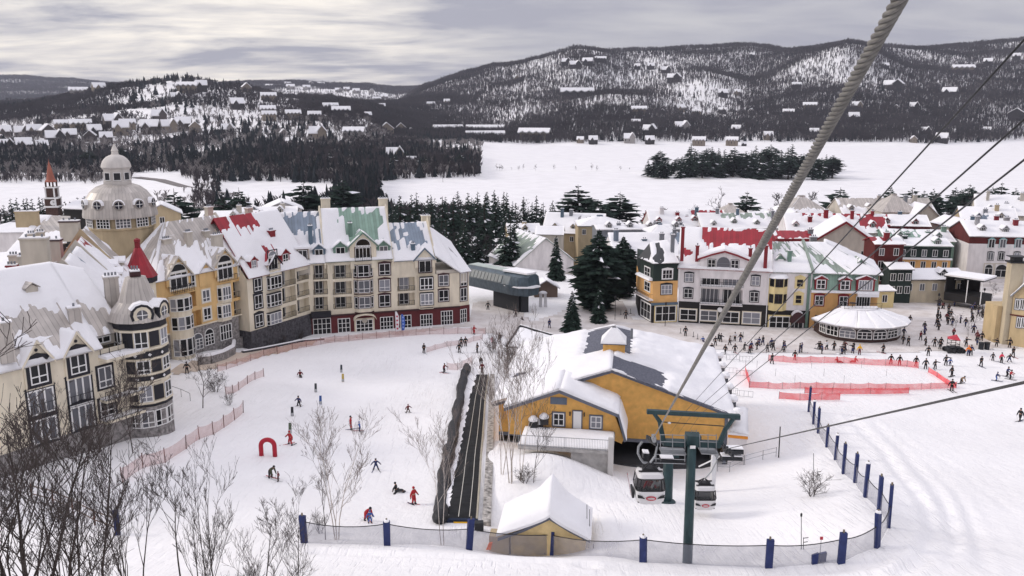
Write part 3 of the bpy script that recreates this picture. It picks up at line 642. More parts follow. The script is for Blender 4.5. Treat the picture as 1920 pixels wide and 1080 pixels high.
for px,y0,y1,d,m in ((581,423,455,-2.6,BLUEP),(656,418,450,-3.2,GREENP),(774,457,487,-1.5,BLUEP)):
    a = fD.hit(px,y0,d); b = fD.hit(px,y1,d); c = fD.at(a[0],0,d); chimney(hD, c, b[1]-1.2, a[1], .75, .75, m, math.atan2(fD.e.y,fD.e.x), 2)
u0,u1,_,_ = fD.rect(*z2(703,385,900,500)); zp = fD.z(480+800/4,360+300/4,.3); ze_ = fD.z(480+703/4,360+395/4,.3); g = gable(hD, fD, u0, u1, ZE-1.4, ze_, zp, 6, CREAM, M_GREEN, .3, .35, True, 3, bare=[(.1,.1,.9,.9)], trim=GREENP)
r = fD.rect(*z2(748,420,855,510),d=.3); win(g, fD, r, .3, 4, 0, .1, BURGT); ra = fD.rect(*z2(748,352,855,408),d=.3); win(g, fD, ra, .3, 5, 0, .0, arch=ra[3]-ra[2]-.15, fw=.12); rail(g, fD, r[0]-.2, r[1]+.2, r[2]-.1, .75, ends=.5)
u0,u1,_,_ = fD.rect(*z2(1188,480,1338,600)); zp = fD.z(480+1262/4,360+418/4,.3); g = gable(hD, fD, u0, u1, ZE-1.9, fD.z(480+1190/4,360+500/4,.3), zp, 5, CREAM, M_BLUE, .3, .3, True, 5, bare=[(.5,.1,.9,.95)], trim=BLUEP)
r = fD.rect(*z2(1226,518,1310,598),d=.3); win(g, fD, r, .3, 2, 0, .12, BURGT); rail(g, fD, r[0]-.2, r[1]+.2, r[2]-.1, .7, ends=.5)
for (a,b,c,d_),m in (((603,420,664,482),GREENP),((930,410,985,470),GREENP),((1088,520,1138,576),BLUEP),((445,435,500,492),BLUEP)):
    r = fD.rect(*z2(a,b,c,d_),d=-.5); dormer(hD, fD, (r[0]+r[1])/2, (r[1]-r[0])*1.75, r[2]-.15, r[3]-r[2]+.3, 4, m, M_GREEN if m is GREENP else M_BLUE, -.5, int(a), wd=(r[1]-r[0]))
tw = MB(); r = fD.rect(*z2(300,430,402,560)); fD.bx(tw, r[0], r[1], ZE-2, fD.z(480+350/4,360+425/4), -3, .15); o_ = part(tw,'stair_tower',TAUPE,hD); win(o_, fD, fD.rect(*z2(318,440,382,530),d=.15), .15, 2, .3, .1, BURGT); rail(o_, fD, r[0], r[1], fD.z(480+350/4,360+540/4), .3)
st = MB(); fD.bx(st, r[0]-.2, r[1]+.2, fD.z(480+350/4,360+425/4), fD.z(480+350/4,360+425/4)+.35, -3, .4); part(st,'flat_roof_snow',ROOFSNOW,o_)

# ------------------------------------------------------------------ red roofed block turning towards the camera
fC = Fac(G(472,665), G(585,627)); z3 = Z(280,440,4.5)
hC = thing('hotel_building', fC.at(fC.L/2,0), 'cream hotel block with red dormers, black window trim and a dark stone base', 'hotel', 'hotel blocks along the ski slope')
ugc = 4.1; EC = 13.3
h1 = [fC.rect(*z3(1120,300,1232,430)), fC.rect(*z3(1123,440,1236,570)), fC.rect(*z3(1126,600,1240,700)), fC.rect(*z3(1245,300,1342,385)), fC.rect(*z3(1248,405,1346,520)), fC.rect(*z3(1250,540,1350,655))]
wl = MB(); front(wl, fC, 0, fC.L, ugc, EC, h1); shell(wl, fC, 0, fC.L, 0, EC, 13.5, 0, 21.5); part(wl,'wall',CREAM,hC)
gf = MB(); fC.bx(gf, -.05, fC.L-.2, -1, ugc, -13, .15); part(gf,'stone_base',DSTONE,hC)
for h in h1: w_=h[1]-h[0]; win(hC, fC, (h[0]+w_*.1,h[0]+w_*.5,h[2]+.1,h[3]-.3), -1.2, 2, 0, .06, BLACKT); rail(hC, fC, h[0], h[1], h[2]+.02, 0)
for r in [(886,372,942,470),(890,512,948,615),(897,675,956,770)]: win(hC, fC, fC.rect(*z3(*r)), 0, 2, .3, .16, BLACKT, cap=.35)
for a,b in ((345,452),(490,600),(650,752)):
    u0,u1,z0,z1 = fC.rect(*z3(990,a,1112,b)); by, fb, fl, fr_ = baywin(hC, fC, u0, u1, z0-.1, z1+.1, BLACKT, .5, .35); win(by, fb, (.15, fb.L-.15, z0+.15, z1-.15), 0, 3, .3); win(by, fl, (.1, fl.L-.05, z0+.15, z1-.15), 0, 1, .3)
zrC = P(440,403,150).z
q = [fC.at(0,EC+.1,.5), fC.at(fC.L,EC+.1,.5), fC.at(fC.L,zrC,-7), fC.at(0,zrC,-7)]; roof(hC, q, M_RED, [(.0,.78,.62,1.02),(.42,.25,.58,.40)], seed=12)
roofq(hC, [fC.at(fC.L,EC,-14.5), fC.at(0,EC,-14.5), fC.at(0,zrC-.02,-7.02), fC.at(fC.L,zrC-.02,-7.02)], M_RED)
u0,u1,_,_ = fC.rect(*z3(1000,190,1085,320)); g = gable(hC, fC, u0-.1, u1+.1, EC-1.2, EC+1.9, EC+3.4, 6, CREAM, M_RED, .5, .3, True, 2, bare=[(.2,.0,.9,1)], trim=BLACKT)
r = fC.rect(*z3(1004,195,1078,290),d=.5); win(g, fC, r, .5, 3, 0, .0); rail(g, fC, r[0]-.3, r[1]+.3, r[2]-.1, .9, ends=.5); win(g, fC, (r[0]+.1,r[1]-.1,r[3]+.25,r[3]+1.2), .5, 3, 0, .12, BLACKT, arch=.8)
for r in [(862,225,900,275),(1125,170,1170,220)]:
    r = fC.rect(*z3(*r),d=-.4); dormer(hC, fC, (r[0]+r[1])/2, (r[1]-r[0])*1.6, r[2]-.2, r[3]-r[2]+.4, 3.5, REDP, M_RED, -.4, 7, wd=(r[1]-r[0])*.9)
for px,py,Yd,m in ((508,432,153,REDP),(426,425,150,REDP),(391,388,152,TAUPE),(466,390,160,TAUPE)):
    t = P(px,py,Yd); chimney(hC, t, t.z-3.5, t.z, 1.2, .9, m, math.atan2(fC.e.y,fC.e.x), 3)

# ------------------------------------------------------------------ yellow block
fB = Fac(G(300,678,3), G(472,626,3)); zB = 3.0
hB = thing('hotel_building', fB.at(fB.L/2,zB), 'yellow hotel block with two tall arched gables and curved bay windows', 'hotel', 'hotel blocks along the ski slope')
EB = 15.5; ugb = 7.0
h1 = [fB.rect(*z3(340,480,395,610)), fB.rect(*z3(350,640,440,780)), fB.rect(*z3(708,385,850,520)), fB.rect(*z3(715,545,855,672)), fB.rect(*z3(757,690,855,840))]
wl = MB(); front(wl, fB, 0, fB.L, ugb, EB, h1[:4]); shell(wl, fB, 0, fB.L, zB, EB, 13.5, 0); part(wl,'wall',YELLOW,hB)
gf = MB(); front(gf, fB, -.05, fB.L+.05, zB-2, ugb, [(h1[4][0],h1[4][1],zB,ugb-.2)], 2.0); gf.poly([fB.at(-.05,zB-2),fB.at(-.05,ugb),fB.at(-.05,ugb,-13),fB.at(-.05,zB-2,-13)]); part(gf,'stone_base',STONE,hB)
sc_ = MB(); fB.bx(sc_,0,fB.L,ugb-.12,ugb+.1,.01,.14); part(sc_,'string_course',CREAM,hB)
for h in h1[2:4]: win(hB, fB, (h[0]+.1,h[0]+(h[1]-h[0])*.36,h[2]+.1,h[3]-.2), -1.2, 2, .3); rail(hB, fB, h[0], h[1], h[2]+.02, 0)
for r in [(332,335,378,430),(450,310,495,412),(450,470,505,560),(460,620,515,712)]: win(hB, fB, fB.rect(*z3(*r)), 0, 2, .3, .14, CREAM, fw=.12)
for a,b in ((440,540),(592,688)):
    r = fB.rect(*z3(572,a,690,b)); by, fb, fl, fr_ = baywin(hB, fB, r[0], r[1], r[2]-.7, r[3]+.5, CREAM, .6, .5); win(by, fb, (.2,fb.L-.2,r[2],r[3]), 0, 3, .3, fw=.12); win(by, fl, (.12,fl.L-.1,r[2],r[3]), 0, 1, .3)
u0,u1,z0,z1 = fB.rect(*z3(160,510,350,1060)); cx_ = fB.at((u0+u1)/2,0,.1); rr_ = (u1-u0)/2*.92
bt = MB(); bt.lathe((cx_.x,cx_.y,0), [(rr_,zB-1),(rr_,fB.z(280+260/4.5,440+505/4.5)), (.01,fB.z(280+260/4.5,440+505/4.5)+.02)], 20); bay = part(bt,'curved_bay',CREAM,hB)
for a,b in ((545,648),(705,810),(895,1035)):
    zz0, zz1 = fB.z(280+255/4.5,440+b/4.5,1.8), fB.z(280+255/4.5,440+a/4.5,1.8); ang0 = math.atan2(fB.n.y,fB.n.x)
    for k in (-2,-1,0,1,2):
        a0, a1 = ang0+math.radians(k*30-14), ang0+math.radians(k*30+14); p0 = (cx_.x+rr_*1.01*math.cos(a0), cx_.y+rr_*1.01*math.sin(a0)); p1 = (cx_.x+rr_*1.01*math.cos(a1), cx_.y+rr_*1.01*math.sin(a1))
        ff = Fac(p0,p1); win(bay, ff, (.06,ff.L-.06,zz0,zz1), .02, 1, .28)
rail(hB, fB, (u0+u1)/2-rr_, (u0+u1)/2+rr_, fB.z(280+240/4.5,440+500/4.5,rr_*.9), rr_*.9, ends=rr_*.8)
for r in [(365,835,448,965),(470,795,540,925)]: r = fB.rect(*z3(*r)); win(hB, fB, r, .01, 3, 0, .0, arch=.9, ny=2, fw=.12)
r = fB.rect(*z3(600,760,690,880)); win(hB, fB, r, .01, 4, 0, ny=1, fw=.13, name='glazed_door')
zrB = 23.5
q = [fB.at(0,EB+.1,.4), fB.at(fB.L,EB+.1,.4), fB.at(fB.L,zrB,-7), fB.at(8.6,zrB,-7)]; roof(hB, q, M_TAUPE, [(.0,.55,.93,1.03),(.0,.35,.22,.8),(.50,.30,.60,.62)], seed=14)
q = [fB.at(-1.5,EB,-9), fB.at(0,EB+.1,.4), fB.at(8.6,zrB,-7), fB.at(8.4,zrB-.1,-7.2)]; roof(hB, q, M_TAUPE, [(.3,.2,.8,1.02)], seed=15)
roofq(hB, [fB.at(fB.L,EB,-14.5), fB.at(4,EB,-14.5), fB.at(8.6,zrB-.02,-7.02), fB.at(fB.L,zrB-.02,-7.02)], M_TAUPE)
pw = MB(); pw.prism([fB.at(fB.L-.2,EB-.2,.5), fB.at(fB.L-.2,zrB+.5,-7), fB.at(fB.L-.2,EB,-14.4), fB.at(fB.L-.2,EB-1,-14.4), fB.at(fB.L-.2,EB-1,.3)], fB.e*.4); part(pw,'parapet',TAUPE,hB)
for a,b,pk,ec in ((125,330,180,350),(540,710,110,250)):
    u0 = fB.u(280+a/4.5,440+300/4.5); u1 = fB.u(280+b/4.5,440+280/4.5); zp = fB.z(280+(a+b)/9,440+pk/4.5,.3); zee = fB.z(280+a/4.5,440+ec/4.5,.3)
    g = gable(hB, fB, u0, u1, EB-1.2, zee, zp, 6, YELLOW, M_TAUPE, .3, .4, True, a, bare=[(.0,.05,.9,.9)], trim=TAUPE)
    um = (u0+u1)/2; wv = (u1-u0)*.34; win(g, fB, (um-wv,um+wv,EB-1.6,EB+.9), .3, 3, 0, .12, CREAM, name='glazed_door'); win(g, fB, (um-wv*.9,um+wv*.9,EB+1.1,EB+2.3), .3, 3, 0, .12, CREAM, arch=1.1); rail(g, fB, um-wv-.5, um+wv+.5, EB-2.0, 1.0, ends=.8)
for r in [(450,315,492,400),(748,255,785,345)]:
    r = fB.rect(*z3(*r)); gable(hB, fB, r[0]-.8, r[1]+.8, r[2]-.6, r[3]+.3, r[3]+1.6, 4.5, YELLOW, M_TAUPE, .12, .35, True, 4, 'dormer')
win(hB, fB, fB.rect(*z3(750,262,786,342),d=.12), .12, 2, .3, .12, CREAM)
for px,py,Yd,sx,m in ((311,448,136,1.5,TAUPE),(406,440,142,1.9,TAUPE),(318,442,138,1.2,TAUPE),(352,435,139,1.1,TAUPE),(386,433,143,1.0,TAUPE)):
    t = P(px,py,Yd); chimney(hB, t, t.z-3, t.z, sx, .8, m, math.atan2(fB.e.y,fB.e.x), 4)

# ------------------------------------------------------------------ wing of steep snowy roofs between the near block and the yellow block
hW = thing('hotel_building', (-52,110,4), 'hotel wing of steep snowy roofs with tall tan gable end chimneys', 'hotel', 'hotel blocks along the ski slope')
fW = Fac((-43.2,97.5),(-55.4,127.8)); EW = 15.0
# this facade faces east: its left end is the one nearer to the camera
wl = MB(); n_ = V((-fW.n.x,-fW.n.y,0)); 
fW2 = Fac(fW.A, fW.B); 
def wpt(u,z,d): return fW.A+fW.e*u+fW.n*d+V((0,0,z))
east = 1 if fW.n.x > 0 else -1
L4 = fW.L/4
wl.prism([wpt(0,3,0),wpt(fW.L,3,0),wpt(fW.L,3,-13*east),wpt(0,3,-13*east)], V((0,0,EW-3))); part(wl,'wall',CREAM,hW)
cols_ = [M_TAUPE,M_BLUE,M_RED,M_TAUPE]
for i in range(4):
    zr = (24.6,24.2,24.4,24.8)[i]; ua, ub = L4*i+.15, L4*(i+1)-.15
    q = [wpt(ua,EW+.1,.5*east), wpt(ub,EW+.1,.5*east), wpt(ub,zr,-8*east), wpt(ua,zr,-8*east)]
    roof(hW, q, cols_[i], [[(.0,-.1,.16,1.1)],[(.1,.8,.5,.98)],[(.3,.86,.9,1.0),(.0,.85,.12,1)],[(.1,.45,1.0,1.02)]][i], seed=20+i, th=.4)
    roofq(hW, [wpt(ub,EW,-16*east), wpt(ua,EW,-16*east), wpt(ua,zr-.02,-8.02*east), wpt(ub,zr-.02,-8.02*east)], cols_[i])
    pw = MB(); pw.prism([wpt(ua-.3,EW-.4,.6*east), wpt(ua-.3,zr+.7,-8*east), wpt(ua-.3,EW-.2,-15.8*east), wpt(ua-.3,EW-2,-15.8*east), wpt(ua-.3,EW-2,.4*east)], fW.e*.35); part(pw,'parapet',TAUPE if i != 3 else TAN,hW)
    for k,(uu,vv) in enumerate(((.45,.42),(.75,.5))):
        if i in (0,3) and k: continue
        c = quadpt(q,uu,vv); ff = Fac((c-fW.e*.7).to_tuple()[:2],(c+fW.e*.7).to_tuple()[:2])
        e2 = V((fW.n.x*east,fW.n.y*east,0)); mb = MB(); mb.prism([c-fW.e*.7-V((0,0,.3)),c+fW.e*.7-V((0,0,.3)),c+fW.e*.7+V((0,0,.75)),c+V((0,0,1.15)),c-fW.e*.7+V((0,0,.75))], -e2*1.6); d_ = part(mb,'dormer',TAUPE,hW)
        mb = MB(); mb.prism([c-fW.e*.95+V((0,0,.72))+e2*.25,c+V((0,0,1.28))+e2*.25,c+fW.e*.95+V((0,0,.72))+e2*.25,c+fW.e*.95+V((0,0,1.0))+e2*.25,c+V((0,0,1.6))+e2*.25,c-fW.e*.95+V((0,0,1.0))+e2*.25], -e2*2.2); part(mb,'dormer_snow',ROOFSNOW,d_)
rzW = math.atan2(fW.n.y,fW.n.x)
for px,py,Yd,sx,h in ((64,446,101,3.0,3.4),(93,449,112,2.8,3.2),(130,414,124,2.6,3.0),(50,396,160,4,3.0)):
    t = P(px,py,Yd); chimney(hW, t, t.z-h, t.z, sx, 1.0, TAN if py<400 else TAUPE, .12, 3, capm=BURGT if py in (449,414) else None)
for px,py,Yd in ((58,438,128,),(75,435,130),(25,478,112),(22,497,100),(43,480,108)):
    t = P(px,py,Yd); chimney(hW, t, t.z-3, t.z, 1.1, .8, REDP if px==22 else TAUPE, .3, 3)
# roofs behind the wing to the left
q = [P(-60,478,150),P(95,478,150),P(140,420,162),P(60,404,162)]; roof(hW, [P(10,476,146),P(125,455,152),P(132,405,166),P(75,403,166)], M_TAUPE, [(.25,.45,1.0,1.02)], seed=31)
q = [P(-80,520,120),P(30,505,120),P(60,470,132),P(-60,478,132)]; roof(hW, q, M_TAUPE, seed=32)
q = [P(160,545,118),P(262,480,140),P(190,425,150),P(150,432,142)]; roof(hW, q, M_TAUPE, [(.3,.5,1,1)], seed=33)

# red pyramid turret by the yellow block
t_ = P(263,517,124); tu = thing('turret', (t_.x,t_.y,3), 'small turret with a pointed bright red metal roof beside the yellow hotel', 'turret')
mb = MB(); mb.lathe((t_.x,t_.y,0), [(2.0,3),(2.0,t_.z-.9)], 8, a0=.39); part(mb,'wall',CREAM,tu)
mb = MB(); mb.lathe((t_.x,t_.y,0), [(2.3,t_.z-.9),(2.35,t_.z-.1),(2.2,t_.z)], 8, a0=.39); part(mb,'black_band',BLACKT,tu)
ap = P(252,464,124).z; mb = MB(); mb.lathe((t_.x,t_.y,0), [(2.45,t_.z-.05),(1.5,lerp(t_.z,ap,.42)),(.45,ap)], 8, a0=.39); part(mb,'roof',M_RED,tu)
mb = MB(); mb.box((t_.x,t_.y,ap-.1),(.6,.6,1.0)); mb.lathe((t_.x,t_.y,ap+.9),[(.5,0),(.45,.3),(.1,.5)],8); part(mb,'finial',REDP,tu)
ft = Fac((t_.x-1.5,t_.y-2.02),(t_.x+.6,t_.y-2.02))
ft = Fac((t_.x-.1,t_.y-2.0),(t_.x+1.5,t_.y-1.5))
win(tu, ft, (.1,1.3,t_.z-3.2,t_.z-1.3), 0, 2, .3, .1, BLACKT)

# ------------------------------------------------------------------ near block with gables and the round corner tower
z6 = Z(0,600,6)
fA = Fac((-48.2-.55*14,81.7-.835*14),(-48.2+.55*11.5,81.7+.835*11.5))
hA = thing('hotel_building', fA.at(14,4.5), 'nearest cream hotel block with black window trim and two small gables', 'hotel', 'hotel blocks along the ski slope')
EA = fA.z(115,670); uT = fA.u(181,640)
wl = MB(); front(wl, fA, 0, fA.L, 3, EA-.2, []); shell(wl, fA, 0, fA.L, 3, EA-.2, 13, 0); part(wl,'wall',CREAM,hA)
sb = MB(); fA.bx(sb, -.05, fA.L+.05, 2, fA.z(170,800), -12.9, .12); part(sb,'stone_base',STONE,hA)
for (r,gt,pk) in (((797,365,955,590),(770,1010),160),((345,470,520,705),(285,590),265)):
    rr_ = fA.rect(*z6(*r),d=.2); um = (rr_[0]+rr_[1])/2; wv = (rr_[1]-rr_[0])/2+.6; zp = fA.z(z6(r[0],0,r[2],0)[0]/2+z6(r[0],0,r[2],0)[2]/2,600+pk/6,.2)
    g = gable(hA, fA, um-wv, um+wv, rr_[2]-.6, rr_[3]+.35, max(zp, rr_[3]+2.3), 5, CREAM, M_TAUPE, .2, .35, True, int(pk), trim=CREAM); win(g, fA, rr_, .2, 2, .3, .22, BLACKT, cap=.5, fw=.12)
    mb = MB(); c = fA.at(um, rr_[3]+1.25, .2); mb.path([c,c+fA.n*.06],[.17,.17],10); part(mb,'round_vent',BLACKT,g)
for r,nx in (((780,650,1015,935),3),((330,790,595,1040),3)):
    rr_ = fA.rect(*z6(*r)); win(hA, fA, rr_, 0, nx, 0, .13, BLACKT, cap=.5, fw=.16, name='french_door', tone=.16); rail(hA, fA, rr_[0]-.1, rr_[1]+.1, rr_[2]+.05, .35, ends=.3)
    for dz in (3.1,6.1): win(hA, fA, (rr_[0],rr_[1],rr_[2]-dz,rr_[3]-dz), 0, nx, 0, .13, BLACKT, cap=.4, fw=.16, tone=.14)
for uu in (1.5,4.6,7.5):
    for zz in (EA-2.6,EA-5.8,EA-8.8): win(hA, fA, (uu,uu+1.5,zz,zz+1.9), 0, 2, .3, .14, BLACKT, cap=.4, fw=.12)
for r in ((1115,530,1250,745),(1135,890,1280,1065)): rr_ = fA.rect(*z6(*r)); win(hA, fA, rr_, 0, 2, .3, .16, BLACKT, fw=.12)
for y,h in ((855,.25),(1085,.25)):
    zz = fA.z(228,600+y/6,.9); u0_ = fA.u(186,600+y/6); mb = MB(); fA.bx(mb,u0_,fA.L+.5,zz-.25,zz,.01,1.3); b_ = part(mb,'balcony',CREAM,hA); rail(b_, fA, u0_, fA.L-.2, zz, 1.2, step=.9); mb = MB(); fA.bx(mb,u0_+.05,fA.L,zz+.002,zz+.14,.05,1.15); part(mb,'balcony_snow',ROOFSNOW,b_)
zz = fA.z(205,672,1.2); mb = MB(); fA.bx(mb,uT,fA.L+.6,zz-.3,zz,.01,1.6); part(mb,'cornice',CREAM,hA); mb = MB(); fA.bx(mb,uT,fA.L+.6,zz+.002,zz+.3,.02,1.55); part(mb,'ledge_snow',ROOFSNOW,hA)
up = MB(); zu = fA.z(190,628,-1.5); fA.bx(up,uT,fA.L,EA-.25,zu,-6,-1.6); o_ = part(up,'upper_wall',TAUPE,hA); win(o_, fA, (uT+.8,uT+2.4,EA+.1,zu-.3), -1.6, 2, 0, .0, fw=.12, name='french_door'); rail(o_, fA, uT+.1, uT+3.2, zz+.3, .3, ends=1.2, step=.8)
# roofs of the near block
uM = fA.u(215,600); zrA = 25.2
q = [fA.at(0,EA,.5), fA.at(uT+.3,EA,.5), fA.at(uT+.5,zrA,-8.5), fA.at(0,zrA,-8.5)]; roof(hA, q, M_TAUPE, [(.64,.13,.92,.56),(.40,.80,.56,.88)], seed=41, th=.42)
roofq(hA, [fA.at(fA.L,EA,-14), fA.at(0,EA,-14), fA.at(0,zrA-.02,-8.52), fA.at(fA.L-3,zrA-.02,-8.52)], M_TAUPE)
q = [fA.at(uT-.2,zu,-1.2), fA.at(fA.L,zu,-1.2), fA.at(fA.L-1,zrA-1,-7), fA.at(uT+.5,zrA,-8.5)]; roof(hA, q, M_TAUPE, [(.1,.0,.9,.35)], seed=42, th=.35)
# big bare metal cross gable in front of the snow slope
cg = MB(); pA = P(42,573,86); eL = P(18,640,80); eR = P(138,622,86.5); bk = P(75,560,92)
for tri,nm in (((eL,P(80,655,81),P(100,640,84),pA),0),((P(80,655,81),eR,pA+V((.6,.8,-.2)),pA),1)): pass
q = [P(22,655,81.5), P(140,628,87.5), P(50,574,88), P(40,575,87)]; roof(hA, q, M_TAUPE, [(-.1,.32,1.1,1.1)], seed=43, th=.3)
for px,py,Yd,h,sx in ((138,576,88.5,4.6,1.25),(6,604,80,4,1.3)):
    t = P(px,py,Yd); chimney(hA, t, t.z-h, t.z, sx, 1.0, M_TAUPE, .6, 1)
t = P(60,540,88); mb = MB(); e2 = V((fA.n.x,fA.n.y,0)); c = t
mb.prism([c-fA.e*.6-V((0,0,1.4)),c+fA.e*.6-V((0,0,1.4)),c+fA.e*.6,c+V((0,0,.4)),c-fA.e*.6], -e2*1.8); d_ = part(mb,'dormer',TAUPE,hA)
mb = MB(); mb.prism([c-fA.e*.8+V((0,0,-.05))+e2*.2,c+V((0,0,.5))+e2*.2,c+fA.e*.8+V((0,0,-.05))+e2*.2,c+fA.e*.8+V((0,0,.05))+e2*.2,c+V((0,0,.62))+e2*.2,c-fA.e*.8+V((0,0,.05))+e2*.2], -e2*2.2); part(mb,'dormer_roof',M_TAUPE,d_)
# round corner tower
tc_ = fA.at(fA.L+1.4,0,-.9); tw = thing('corner_tower', (tc_.x,tc_.y,4.5), 'round cream hotel tower with a bare grey cone roof and black bands', 'tower')
def tz(py): return P(259,py,tc_.y-2.4).z
RT = 2.75; aT = math.atan2(-tc_.y,-tc_.x); NS = 12
mb = MB(); mb.lathe((tc_.x,tc_.y,0), [(RT,tz(765)),(RT,tz(612))], NS, a0=aT+.26); part(mb,'wall',CREAM,tw)
mb = MB(); mb.lathe((tc_.x,tc_.y,0), [(RT+.06,3.5),(RT+.06,tz(764))], NS, a0=aT+.26); part(mb,'stone_base',STONE,tw)
mb = MB()
for a,b in ((672,660),(714,706),(763,759),(618,602)): mb.lathe((tc_.x,tc_.y,0), [(RT+.01,tz(a)),(RT+.12,tz(a)),(RT+.12,tz(b)),(RT+.01,tz(b))], NS, a0=aT+.26)
part(mb,'black_band',BLACKT,tw)
mb = MB()
for a,b in ((657,654),(676,673),(704,701),(717,714.5),(757,754),(623,619)): mb.lathe((tc_.x,tc_.y,0), [(RT+.01,tz(a)),(RT+.2,tz(a)),(RT+.2,tz(b)),(RT+.01,tz(b))], NS, a0=aT+.26)
part(mb,'cream_band',CREAM,tw)
for (a,b) in ((652,622),(700,678),(752,725),(800,772)):
    for k in (-3,-2,-1,0,1,2,3):
        am = aT+k*math.pi/6; p0 = (tc_.x+RT*1.0*math.cos(am-.25),tc_.y+RT*math.sin(am-.25)); p1 = (tc_.x+RT*math.cos(am+.25),tc_.y+RT*math.sin(am+.25)); ff = Fac(p0,p1)
        if k % 2 == 0 or b == 772: win(tw, ff, (.08,ff.L-.08,tz(a),tz(b)), .02, 2, .28, fw=.1)
        else:
            s_ = MB(); ff.bx(s_, .1, ff.L-.1, tz(a), tz(b), .02, .08); part(s_,'black_shutter',BLACKT,tw)
dm = MB()
for zz in (tz(666),tz(710)):
    for k in (-1.5,-.5,.5,1.5):
        am = aT+k*math.pi/6; c = V((tc_.x+(RT+.14)*math.cos(am),tc_.y+(RT+.14)*math.sin(am),zz)); t2 = V((-math.sin(am),math.cos(am),0)); dm.prism([c-t2*.2,c-V((0,0,.2)),c+t2*.2,c+V((0,0,.2))], V((math.cos(am),math.sin(am),0))*.03)
part(dm,'white_diamond',WHITEF,tw)
zb_, zt_ = tz(603), P(240,519,tc_.y).z
mb = MB(); mb.lathe((tc_.x,tc_.y,0), [(RT+.55,zb_-.1),(RT+.1,zb_+.9),(RT*.74,lerp(zb_,zt_,.42)),(RT*.40,zt_),(.0,zt_+.1)], NS, a0=aT+.26); part(mb,'roof',M_TAUPE,tw)
for k,am in ((0,aT+.12),(1,aT+1.05)):
    dv = V((math.cos(am),math.sin(am),0)); tv = V((-dv.y,dv.x,0)); c = V((tc_.x,tc_.y,zb_+.75))+dv*(RT+.25); mb = MB()
    ring = lambda r,d: [c+dv*d+tv*r*math.cos(x*math.pi/6)+V((0,0,r*math.sin(x*math.pi/6))) for x in range(12)]
    mb.prism(ring(.95,0), -dv*1.9); o_ = part(mb,'round_dormer',CREAM,tw)
    mb = MB(); A_,B_ = ring(.95,.06), ring(1.22,.06)
    for i in range(-1,7): mb.prism([A_[i%12],B_[i%12],B_[(i+1)%12],A_[(i+1)%12]], -dv*.5)
    part(mb,'black_hood',BLACKT,o_); mb = MB(); mb.prism(ring(.58,.05), -dv*.04); w_ = part(mb,'window',GLASS,o_); w_.color=(.12,.12,.13,1)
    mb = MB(); mb.obox(c+dv*.06-tv*.58-V((0,0,.04)), tv*1.16, dv*.04, V((0,0,.08))); mb.obox(c+dv*.06-tv*.04-V((0,0,.58)), tv*.08, dv*.03, V((0,0,1.16))); part(mb,'frame',WHITEF,w_)
    mb = MB(); C1,C2 = ring(1.22,.05), ring(1.45,-.05)
    for i in range(1,5): mb.prism([C1[i],C2[i],C2[i+1],C1[i+1]], -dv*1.3)
    part(mb,'hood_snow',ROOFSNOW,o_)
cc = P(207,518,tc_.y+1.2); chimney(tw, cc, zb_-.3, cc.z, 1.5, 1.2, M_TAUPE, .5, 4)
cc = V((tc_.x,tc_.y,zt_+.1)); mb = MB(); mb.box(cc,(1.1,1.1,.55),.5); o_ = part(mb,'roof_cap',BURGT,tw); mb = MB(); mb.box(cc+V((0,0,.55)),(1.0,1.0,.15),.5); part(mb,'snow_cap',ROOFSNOW,o_); mb = MB()
for i in (-1,0,1): mb = MB(); mb.tube(cc+V((i*.3,0,.6)),cc+V((i*.3,0,1.15)),.1,.1,8); part(mb,'flue_pot',GREYF,o_)

# ------------------------------------------------------------------ domed tower
c = P(228,420,139); dt_ = thing('domed_tower', (c.x,c.y,8), 'tan drum tower with a big grey metal dome and lantern', 'tower'); RD = 5.35
def dz(py): return P(228,py,139).z
mb = MB(); mb.lathe((c.x,c.y,0), [(RD*.93,6),(RD*.93,dz(426)),(RD*.98,dz(424)),(RD*.98,dz(421)),(RD*.93,dz(420)),(RD*.93,dz(400))], 16, a0=.2); part(mb,'drum',TAN,dt_)
aD = math.atan2(-c.y,-c.x)
for k in range(-3,4):
    am = aD+k*math.pi/5.2+.05; p0 = (c.x+RD*.94*math.cos(am-.22),c.y+RD*.94*math.sin(am-.22)); p1 = (c.x+RD*.94*math.cos(am+.22),c.y+RD*.94*math.sin(am+.22)); ff = Fac(p0,p1); win(dt_, ff, (.1,ff.L-.1,dz(420),dz(404)), .1, 4, 0, ny=2, fw=.12)
prof = [(RD*1.06,dz(404)),(RD*1.06,dz(400)),(RD*1.02,dz(385)),(RD*.94,dz(370)),(RD*.80,dz(358)),(RD*.62,dz(349)),(RD*.44,dz(345)),(.2,dz(344))]
mb = MB(); mb.lathe((c.x,c.y,0), prof, 32); part(mb,'dome',M_TAUPE,dt_)
